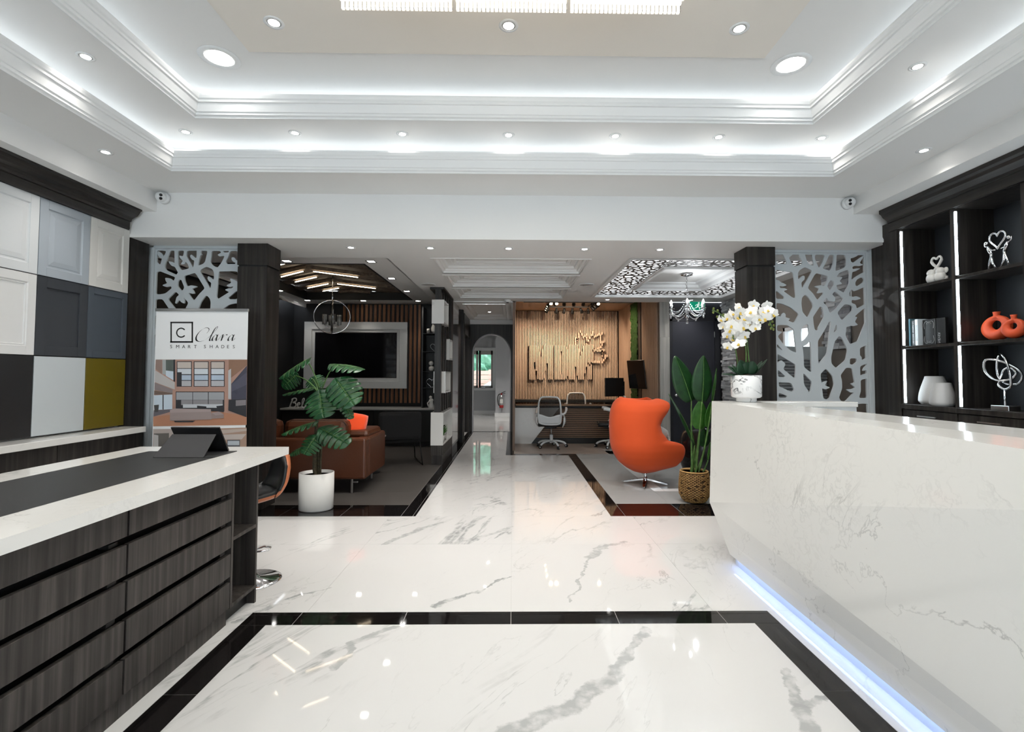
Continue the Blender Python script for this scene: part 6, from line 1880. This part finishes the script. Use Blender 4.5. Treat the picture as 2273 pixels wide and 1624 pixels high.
for base, tip, nrm, wf, Y0, Y1, root, droop in (
        ((345, 120), (60, 275), (-.25, -.28, 1), 1.0, 5.32, 5.22, (470, 400), .10),
        ((610, 165), (880, 195), (.15, -.30, 1), .9, 5.40, 5.30, (490, 400), .08),
        ((640, 330), (800, 545), (.25, -1, .45), 1.15, 5.22, 5.12, (500, 430), .08),
        ((468, 440), (500, 668), (-.05, -1, .55), 1.35, 5.20, 5.08, (455, 560), .08),
        ((500, 785), (745, 905), (.1, -.75, .8), .85, 5.22, 5.12, (440, 830), .10),
        ((430, 855), (310, 1012), (-.2, -.9, .6), 1.30, 5.20, 5.10, (430, 900), .10),
        ((410, 715), (95, 808), (-.1, -.25, 1), .65, 5.30, 5.18, (440, 780), .08),
        ((240, 270), (110, 390), (.3, -.9, .2), .95, 5.62, 5.66, (460, 420), .05),
        ((385, 390), (110, 440), (0, -.25, 1), .55, 5.40, 5.36, (460, 450), .05),
        ((690, 530), (785, 672), (.9, -.6, .3), .8, 5.20, 5.16, (500, 480), .10),
        ((400, 300), (470, 390), (.1, -.9, .3), 1.6, 5.58, 5.56, (460, 440), .05),
        ((600, 480), (660, 580), (.2, -.9, .3), 1.1, 5.48, 5.46, (460, 520), .05),
        ((300, 965), (180, 1020), (-.1, -.6, 1), .9, 5.36, 5.30, (430, 900), .08),
        ((520, 870), (560, 800), (.1, -.9, .5), .8, 5.46, 5.44, (440, 900), .05)):
    bs, tp = zm_(*base, Y0), zm_(*tip, Y1)
    mleaf(mo_, bs, tp, nrm, wf, .18, droop)
    petiole(zm_(*root, 5.36), bs)

# ================================================================== RECEPTION DESK
rd = thing('reception_desk', 'large faceted white quartz reception desk lit from below', 'reception desk', (1.9, 2.4, 0))
O = Vector((1.9, 2.4, 0))
YFAR, YNEAR = 4.0, .78
tF, tN = V(1.693, 4.2, 1.205), V(1.825, YNEAR, 1.205)
fF, fN = V(1.585, YFAR, .405), V(1.57, YNEAR, 1.19)
eF, eN = V(1.635, 3.86, .17), V(1.64, YNEAR, .19)
kF, kN = V(1.655, 3.80, .065), V(1.655, YNEAR, .065)
b = B()
def quad(*p): b.add([q-O for q in p], [list(range(len(p)))])
# the fold line rises towards the street
steps = 12
def L_(a, c, t): return a.lerp(c, t)
quad(tF, tN, fN, fF); b.build('upper_face', QUARTZD, rd)
b = B(); quad(fF, fN, eN, eF); b.build('lower_face', QUARTZD, rd)
b = B(); quad(eF, eN, kN, kF); b.build('underside', QUARTZD, rd)
b = B(); quad(kF, kN, V(1.70, YNEAR, .065), V(1.70, 3.76, .065)); b.build('soffit', QUARTZD, rd)
b = B(); quad(V(1.685, 3.77, .065), V(1.685, YNEAR, .065), V(1.685, YNEAR, 0), V(1.685, 3.77, 0)); quad(V(1.685, 3.77, .065), V(1.685, 3.77, 0), V(2.84, 3.77, 0), V(2.84, 3.77, .065)); b.build('plinth', mat('white_plinth', (.7, .72, .75), .4), rd)
b = B()
quad(tF, fF, V(2.84, YFAR, .405), V(2.84, 4.2, 1.205)); quad(fF, eF, V(2.84, 3.86, .17), V(2.84, YFAR, .405)); quad(eF, kF, V(2.84, 3.80, .065), V(2.84, 3.86, .17))
b.build('far_end', QUARTZD, rd)
b = B(); quad(tN, fN, eN, kN, V(1.685, kN.y, .065), V(1.685, kN.y, 0), V(2.02, YNEAR, 0), V(2.02, YNEAR, 1.205)); b.build('near_end', QUARTZD, rd)
b = B(); tb0, tb1 = V(2.03, 4.2, 1.205), V(2.16, YNEAR, 1.205)
quad(tF, tN, tb1, tb0); quad(V(2.03, 4.2, 1.165), V(2.16, YNEAR, 1.165), tb1, tb0); b.build('transaction_top', QUARTZ, rd)
b = B(); quad(V(1.99, 3.78, 0), V(2.12, YNEAR, 0), V(2.12, YNEAR, 1.165), V(1.99, 4.1, 1.165)); b.build('inner_face', WHITEP, rd)
B().bbox((2.03-O.x, 4.06-O.y, 1.165), (2.85-O.x, 4.22-O.y, 1.2045), .002).build('return_top', QUARTZ, rd)
B().box((2.03-O.x, 4.08-O.y, 1.125), (2.80-O.x, 4.11-O.y, 1.165)).build('return_apron', WHITEP, rd)
B().box((2.80-O.x, 4.08-O.y, 0), (2.85-O.x, 4.2-O.y, 1.165)).build('return_leg', WHITEP, rd)
B().box((2.0-O.x, YNEAR+.1-O.y, .70), (2.65-O.x, 3.68-O.y, .74)).build('work_top', WHITEP, rd)
B().box((2.6-O.x, YNEAR+.1-O.y, 0), (2.64-O.x, 3.68-O.y, .70)).build('modesty_board', WHITEP, rd)
BLUE = mat('ice_blue_led', (1, 1, 1), .5, emit=(.26, .45, 1), es=7)
led = thing('desk_led', 'ice blue strip light under the reception desk', 'light strip', (1.668, 2.3, .0615))
a_, c_ = (eF+kF)/2, (eN+kN)/2
ang = 0
B().box((-.006, YNEAR-2.3, 0), (.008, 3.74-2.3, .003)).build('strip', BLUE, led)
# ---- orchid on the desk
op = at(1658, 890, 1, 4.06)
orc = thing('potted_orchid', 'white orchid in a veined white pot on the reception desk', 'plant', (op.x, 4.07, 1.206))
b = B(); b.lathe([(.075, 0), (.078, .004), (.078, .03), (.105, .035), (.117, .045), (.119, .215), (.112, .218), (.110, .19), (.0001, .19)], (0, 0, 0), 40); b.build('pot', MPOT, orc)
B().lathe([(.0001, .193), (.109, .193)], (0, 0, 0), 24).build('soil', SOIL, orc)
def zo(x, y, Y=4.07): return at(1470+x/8.12, 640+y/8.12, 1, Y)-Vector((op.x, 4.07, 1.206))
for base, tip, side, w, m in (((1490, 1540), (1400, 1290), (1, .4, 0), .12, ORCHL), ((1560, 1540), (1640, 1310), (1, -.3, 0), .12, ORCHL), ((1450, 1530), (1180, 1400), (.2, 1, .6), .09, ORCHL), ((1430, 1535), (1260, 1370), (.3, 1, .5), .10, ORCHL),
                              ((1690, 1530), (1890, 1275), (.3, 1, .3), .07, ORCHL), ((1680, 1530), (1800, 1310), (.3, 1, .4), .09, ORCHL), ((1350, 1545), (1070, 1540), (.1, 1, .2), .06, ORCHL), ((1540, 1535), (1500, 1330), (1, .1, .2), .13, ORCHL)):
    y0 = 4.02 if w > .1 else 4.06
    blade(orc, zo(*base, 4.05), zo(*tip, y0), side, w, m, 'leaf', .35, .05, 7, 12, False)
fl_pos = [(1640, 300), (1880, 310), (1600, 420), (1780, 430), (1990, 470), (1850, 530), (1400, 420), (1360, 350), (1470, 450), (1180, 530), (1030, 570), (1330, 520), (1440, 560), (1560, 540), (1650, 480), (1100, 690), (1250, 660), (1230, 740), (1350, 700), (1460, 690), (1580, 640), (1680, 710), (1170, 840), (1290, 850), (1420, 840), (1480, 850), (1240, 930), (1420, 940), (1190, 1040), (1380, 1010), (1900, 400), (1740, 560), (1250, 470), (1340, 620), (1520, 600)]
rr = random.Random(21)
PET = []
for kk in range(3):
    b = B()
    def petal(ang, ln, wd_, cup=.12):
        ca, sa = math.cos(ang), math.sin(ang)
        def fn(u, v):
            s_ = (u-.5)*2
            w = wd_*.5*math.sin(PI*min(1, .06+.94*v)**.8)**.7
            r = ln*v
            return V(ca*r-sa*s_*w, -.004-cup*ln*v*v*.6+.10*w*s_*s_, sa*r+ca*s_*w)
        b.grid(fn, 5, 6)
    for a_, l_, w_ in ((PI/2, .040, .026), (PI/2+2.2, .038, .024), (PI/2-2.2, .038, .024), (PI*.08, .043, .044), (PI*.92, .043, .044)): petal(a_+kk*.15, l_, w_)
    pm = b.data('petals', PETAL)
    b = B(); b.ball((0, -.010, -.006), .007, 6); b.ball((0, -.016, -.014), .006, 6, (1.5, 1, .7))
    PET.append((pm, b.data('lip', YELLOW)))
for i, (x_, y_) in enumerate(fl_pos):
    Y = 4.05+rr.uniform(-.12, .05)
    p = zo(x_, y_, Y)
    pm, lm_ = PET[i % 3]
    f_ = link('flower', pm, orc, p, (rr.uniform(-.5, .5), rr.uniform(-.5, .5), rr.uniform(-.75, .75)))
    s_ = rr.uniform(1.12, 1.45); f_.scale = (s_, s_, s_)
    link('lip', lm_, f_)
for pts in ([(1370, 1400), (1330, 1150), (1290, 950), (1250, 700), (1180, 560), (1080, 490), (1000, 430), (900, 390)], [(1500, 1400), (1510, 1150), (1480, 900), (1470, 640), (1560, 470), (1680, 360)], [(1580, 1400), (1540, 1050), (1540, 800), (1640, 600), (1800, 480), (1900, 500), (1960, 660), (1990, 720)], [(1520, 1400), (1500, 1000), (1450, 800), (1400, 600), (1380, 420)]):
    b = B(); b.tube(bez([zo(x_, y_, 4.07) for x_, y_ in pts], 5), .0045, 6); b.build('flower_stem', STEM, orc)
b = B()
for x_, y_ in ((925, 365), (920, 430), (1000, 400), (990, 510), (1100, 470), (1710, 555), (1750, 610), (1740, 660), (1820, 580), (1930, 650), (2010, 670), (1960, 720), (2005, 735), (1985, 600)):
    b.ball(zo(x_, y_, 4.04), .0095, 7, (1, 1, 1.25))
b.build('buds', BUD, orc)

# ================================================================== SHELVING WALL (right)
SHX = XR
cab = [ (4.893, 4.282), (4.282, 3.67), (3.67, 3.058), (3.058, 2.446) ]
zsh = [1.145, 1.715, 2.297, 2.90]
DIN = mat('shelf_interior', (.016, .018, .021), .4)
names = ['next to the cut-out screen', 'second from the cut-out screen', 'third from the cut-out screen', 'nearest the street']
struct('wall_right', B().box((SHX+.0, 4.905, 0), (4.4, 5.10, 3.0)), DARK)
for i, (y1, y0) in enumerate(cab):
    o = thing('shelf_bay', 'tall dark wood shelf bay with light strips, '+names[i], 'shelving', (SHX+.19, (y0+y1)/2, 0), group='dark shelf bays')
    h = (y1-y0)/2
    fx = -.19
    B().box((.17, -h, 1.10), (.19, h, 2.90)).build('back', DIN, o)
    B().box((fx, h-.018, 1.10), (.17, h, 2.90)).build('upright', DARK, o)
    B().box((fx, -h, 1.10), (.17, -h+.018, 2.90)).build('upright', DARK, o)
    B().box((fx, -h, 2.895), (.19, h, 2.985)).build('head', DARK, o)
    for z in zsh[1:3]: B().bbox((fx+.012, -h+.018, z-.026), (.17, h-.018, z), .001).build('shelf', DARK, o)
    B().bbox((fx-.012, -h, 1.10), (.17, h, zsh[0]), .002).build('shelf', DARK, o)
    B().box((fx+.02, -h, .0), (.19, h, 1.10)).build('base', DARK, o)
    d = B().bbox((fx, -h+.004, .82), (fx+.02, h-.004, 1.092), .0015).build('drawer', DARK, o)
    hy = .085 if i < 2 else .08
    bh = B(); bh.box((fx-.028, -.10, 1.035), (fx-.020, .10, 1.047)); bh.box((fx-.022, -.085, 1.037), (fx, -.075, 1.045)); bh.box((fx-.022, .075, 1.037), (fx, .085, 1.045)); bh.build('bar_handle', STEEL, d)
    B().bbox((fx, -h+.004, .10), (fx+.02, h-.004, .812), .0015).build('door', DARK, o)
    for k in range(3):
        B().box((fx+.006, h-.026, zsh[k]+.012), (fx+.024, h-.0185, zsh[k+1]-.03)).build('light_strip', LED2, o)
B().box((SHX+.0, YB+.03, 0), (4.39, 2.44, 2.89)).build('tall_cabinet', DARK, label='plain tall dark cabinet after the shelf bays', cat='cabinet')
def shp(x, y, X): return at(x, y, 0, X)
# elephants with a heart of trunks
XS = SHX+.10
p = shp(2078, 623, XS)
o = thing('elephant_figurine', 'white figurine of two elephants whose trunks form a heart', 'figurine', (XS, p.y, zsh[2]), PI/2)
b = B(); b.ball((-.045, 0, .05), .055, 12, (.9, .8, 1)); b.ball((.045, 0, .05), .055, 12, (.9, .8, 1)); b.ball((-.05, 0, .10), .038, 10); b.ball((.05, 0, .10), .038, 10)
for s_ in (-1, 1):
    b.cyl((s_*.075, -.02, 0), .022, .05, 10); b.cyl((s_*.02, -.03, 0), .02, .05, 10)
b.build('bodies', CERAM, o)
b = B(); b.ball((-.085, -.02, .105), .028, 8, (1, .35, 1)); b.ball((.085, -.02, .105), .028, 8, (1, .35, 1)); b.ball((.0, -.035, .10), .022, 8, (1, .4, 1)); b.build('ears', CERAM, o)
b = B()
for s_ in (-1, 1): b.tube(bez([(s_*.04, -.01, .11), (s_*.005, -.012, .145), (s_*.035, -.01, .18), (s_*.055, -.01, .215), (s_*.035, -.01, .245), (0, -.01, .225)], 6), [.016]*6+[.013]*12+[.010]*13, 8)
b.build('trunks', CERAM, o)
# couple carrying a heart
p = shp(2222, 590, XS)
o = thing('couple_figurine', 'chrome figurine of two people lifting a heart', 'figurine', (XS-.02, p.y, zsh[2]), PI/2)
for s_ in (-1, 1):
    b = B()
    b.tube([(s_*.085, 0, .006), (s_*.075, 0, .06), (s_*.055, 0, .115), (s_*.055, 0, .14)], [.007, .009, .012, .014], 8)
    b.tube([(s_*.02, 0, .006), (s_*.045, 0, .055), (s_*.055, 0, .12)], [.007, .009, .012], 8)
    b.tube([(s_*.055, 0, .13), (s_*.075, 0, .18), (s_*.085, 0, .205)], [.014, .017, .009], 8)
    b.tube([(s_*.078, 0, .195), (s_*.05, 0, .165), (s_*.02, 0, .16)], .006, 7)
    b.tube([(s_*.078, 0, .195), (s_*.11, 0, .21), (s_*.115, 0, .24)], .006, 7)
    b.ball((s_*.095, 0, .235), .017, 8)
    b.build('figure', CHROME, o)
b = B(); b.tube([(x_*1.15, y_, z_*1.3+.245) for x_, y_, z_ in heart_pts(.95)], .009, 8, True); b.build('heart', CHROME, o)
# books
BKS = [('teal_cloth', (.10, .19, .23), .032, .275, 'slim teal blue hardback standing next to the light strip'), ('black_cover', (.012, .012, .013), .034, .255, 'black book with pale spine lettering between teal and white books'),
       ('pale_cover', (.62, .68, .72), .036, .262, 'pale silver patterned book in the row on the middle shelf'), ('black_ornate', (.014, .015, .016), .030, .250, 'black book with an ornate silver frame facing forward'), ('black_letter', (.013, .013, .014), .030, .250, 'black book with grey upright lettering beside the upright')]
INKS = mat('silver_foil', (.45, .47, .48), .4)
yb = shp(2018, 765, SHX+.07).y
for i, (nm, col, th, hh2, label) in enumerate(BKS):
    m = mat('book_'+nm, col, .4)
    o = thing('book', label, 'book', (SHX+.07, yb-.0, zsh[1]), group='books on the middle shelf')
    if i < 3:
        o.location.y = yb-(0, .055, .094)[i]
        B().bbox((0, -th/2, 0), (.17, th/2, hh2), .002).build('cover', m, o)
        B().box((.004, -th/2+.003, .003), (.171, th/2-.003, hh2-.003)).build('pages', mat('paper', (.7, .68, .62), .7), o)
        if i == 1:
            me = text_mesh('TO DREAMS  DISCOVERY', .020, .0006)
            B().mesh(me, Matrix.Translation((-.001, -.006, hh2-.012)) @ Matrix(((0, 0, -1, 0), (0, 1, 0, 0), (-1, 0, 0, 0), (0, 0, 0, 1)))).build('spine_lettering', INKS, o)
        if i == 2:
            B().box((-.0012, -.015, .006), (.0, .015, .05)).build('spine_band', mat('foil_white', (.85, .88, .9), .3), o); B().box((-.0012, -.015, hh2-.055), (.0, .015, hh2-.006)).build('spine_band', MATS['foil_white'], o)
            b = B(); rr = random.Random(3)
            for k in range(40): b.box((-.001, rr.uniform(-.015, .013), .055+k*.0038), (0, rr.uniform(-.012, .016), .057+k*.0038))
            b.build('spine_pattern', INKS, o)
    else:
        wd2 = .145 if i == 3 else .10
        o.location.y = yb-(.205 if i == 3 else .335)
        o.location.x = SHX+.10
        B().bbox((0, -wd2/2, 0), (th, wd2/2, hh2), .002).build('cover', m, o)
        b = B()
        if i == 3:
            for s_, zc_ in ((1, .19), (-1, .06)):
                for sg in (-1, 1):
                    b.tube(bez([(-.001, sg*.008, zc_+s_*.03), (-.001, sg*.035, zc_+s_*.04), (-.001, sg*.055, zc_+s_*.015), (-.001, sg*.05, zc_-s_*.03)], 6), .002, 5)
                    b.tube([(-.001, sg*.02+.006*math.cos(t), zc_+s_*.02+.006*math.sin(t)) for t in [2*PI*k/10 for k in range(10)]], .0012, 4, True)
                b.tube([(-.001, .007*math.cos(t), zc_+s_*.03+.007*math.sin(t)) for t in [2*PI*k/10 for k in range(10)]], .0015, 4, True)
            b.box((-.001, -wd2/2+.004, .01), (0, -wd2/2+.006, hh2-.01)); b.build('cover_ornament', INKS, o)
        else:
            me = text_mesh('NEVER', .034, .0006)
            b.mesh(me, Matrix.Translation((-.001, .03, .015)) @ Matrix(((0, 0, -1, 0), (0, -1, 0, 0), (1, 0, 0, 0), (0, 0, 0, 1))))
            b.build('cover_lettering', INKS, o)
# orange ring vases
def ring_vase(x, y, X, R, r, label, sq=1.0):
    p = shp(x, y, X)
    o = thing('ring_vase', label, 'vase', (X, p.y, zsh[1]), PI/2, 'orange ring vases')
    b = B()
    def fn(u, v):
        t, q = 2*PI*u, 2*PI*v
        rr_ = r*(1+.35*math.cos(t-PI/2)*-1)
        rad = R+rr_*math.cos(q)
        return V(rad*math.cos(t)*1.12, rr_*.95*math.sin(q), R+r*1.25+rad*math.sin(t)*.92)
    b.grid(fn, 40, 18, True); b.build('ring', TERRA, o)
    zt2 = R+r*1.25+(R+r*.65)*.92
    B().lathe([(r*.95, zt2-r*.7), (r*.62, zt2-.008), (r*.60, zt2+.012), (r*.75, zt2+.03), (r*.68, zt2+.03), (r*.5, zt2+.01), (r*.5, zt2-.02)], (0, 0, 0), 18).build('neck', TERRA, o)
ring_vase(2214, 750, SHX+.19, .078, .037, 'large orange ring vase standing behind the smaller one')
ring_vase(2252, 748, SHX+.08, .056, .030, 'small orange ring vase in front of the larger one')
# white knobbly vases
def knob_vase(x, y, X, h_, rb, rt, label):
    p = shp(x, y, X)
    o = thing('textured_vase', label, 'vase', (X, p.y, zsh[0]), 0, 'white knobbly vases')
    b = B(); n1, n2 = 44, 30
    def fn(u, v):
        t = 2*PI*u
        r = rt+(rb-rt)*(math.cos(PI*.5*max(0, v-.15)/.85)**1.2) if v > .15 else rb*(.78+.22*math.sin(PI/2*v/.15))
        k = .005*(1 if (round(u*n1)+round(v*n2)) % 2 == 0 else -1)
        return V((r+k)*math.cos(t), (r+k)*math.sin(t), h_*v)
    b.grid(fn, n1, n2+1, True); b.build('body', mat('chalk_ceramic', (.66, .66, .66), .6), o)
    B().lathe([(rt, h_-.002), (rt*.93, h_+.001), (rt*.9, h_-.06), (.0001, h_-.06)], (0, 0, 0), 24).build('mouth', MATS['chalk_ceramic'], o)
    B().lathe([(rb*.78, .0), (.0001, .001)], (0, 0, 0), 24).build('foot', MATS['chalk_ceramic'], o)
knob_vase(2076, 893, SHX+.20, .275, .125, .072, 'tall white knobbly vase on the lowest open shelf')
knob_vase(2093, 897, SHX+.085, .215, .095, .062, 'shorter white knobbly vase in front of the taller one')
# knot sculpture
p = shp(2240, 905, SHX+.12)
o = thing('knot_sculpture', 'silver knotted loop sculpture on a square base', 'sculpture', (SHX+.10, p.y+.01, zsh[0]), PI/2)
B().bbox((-.075, -.05, 0), (.075, .05, .04), .003).build('base', mat('nickel', (.65, .66, .67), .3, 1), o)
B().cyl((0, 0, .04), .008, .13, 10).build('stem', CHROME, o)
b = B()
K = [(.0, 0, .17), (-.06, .01, .20), (-.075, .03, .30), (-.04, .03, .42), (.03, 0, .455), (.085, -.03, .39), (.09, -.04, .28), (.04, -.05, .22), (-.05, -.05, .215), (-.10, -.04, .26), (-.085, -.03, .33), (-.01, .04, .40), (.08, .07, .41), (.11, .05, .32), (.07, 0, .245), (.0, -.05, .255), (-.045, -.05, .30), (-.01, -.05, .345), (.05, -.05, .33), (.065, -.04, .27), (.05, 0, .205), (.0, 0, .17)]
b.tube(bez([(x_, y_, z_) for x_, y_, z_ in K], 6), .0095, 8); b.build('loop', CHROME, o)
# small lenses stay out of light sampling; the lamps beside them light the rooms
for nm in ('downlight_lens', 'lit_crystal', 'lit_crystal_core', 'candle_bulb', 'warm_lamp_lens', 'exit_green', 'exit_white'):
    bpy.data.materials[nm].cycles.emission_sampling = 'NONE'
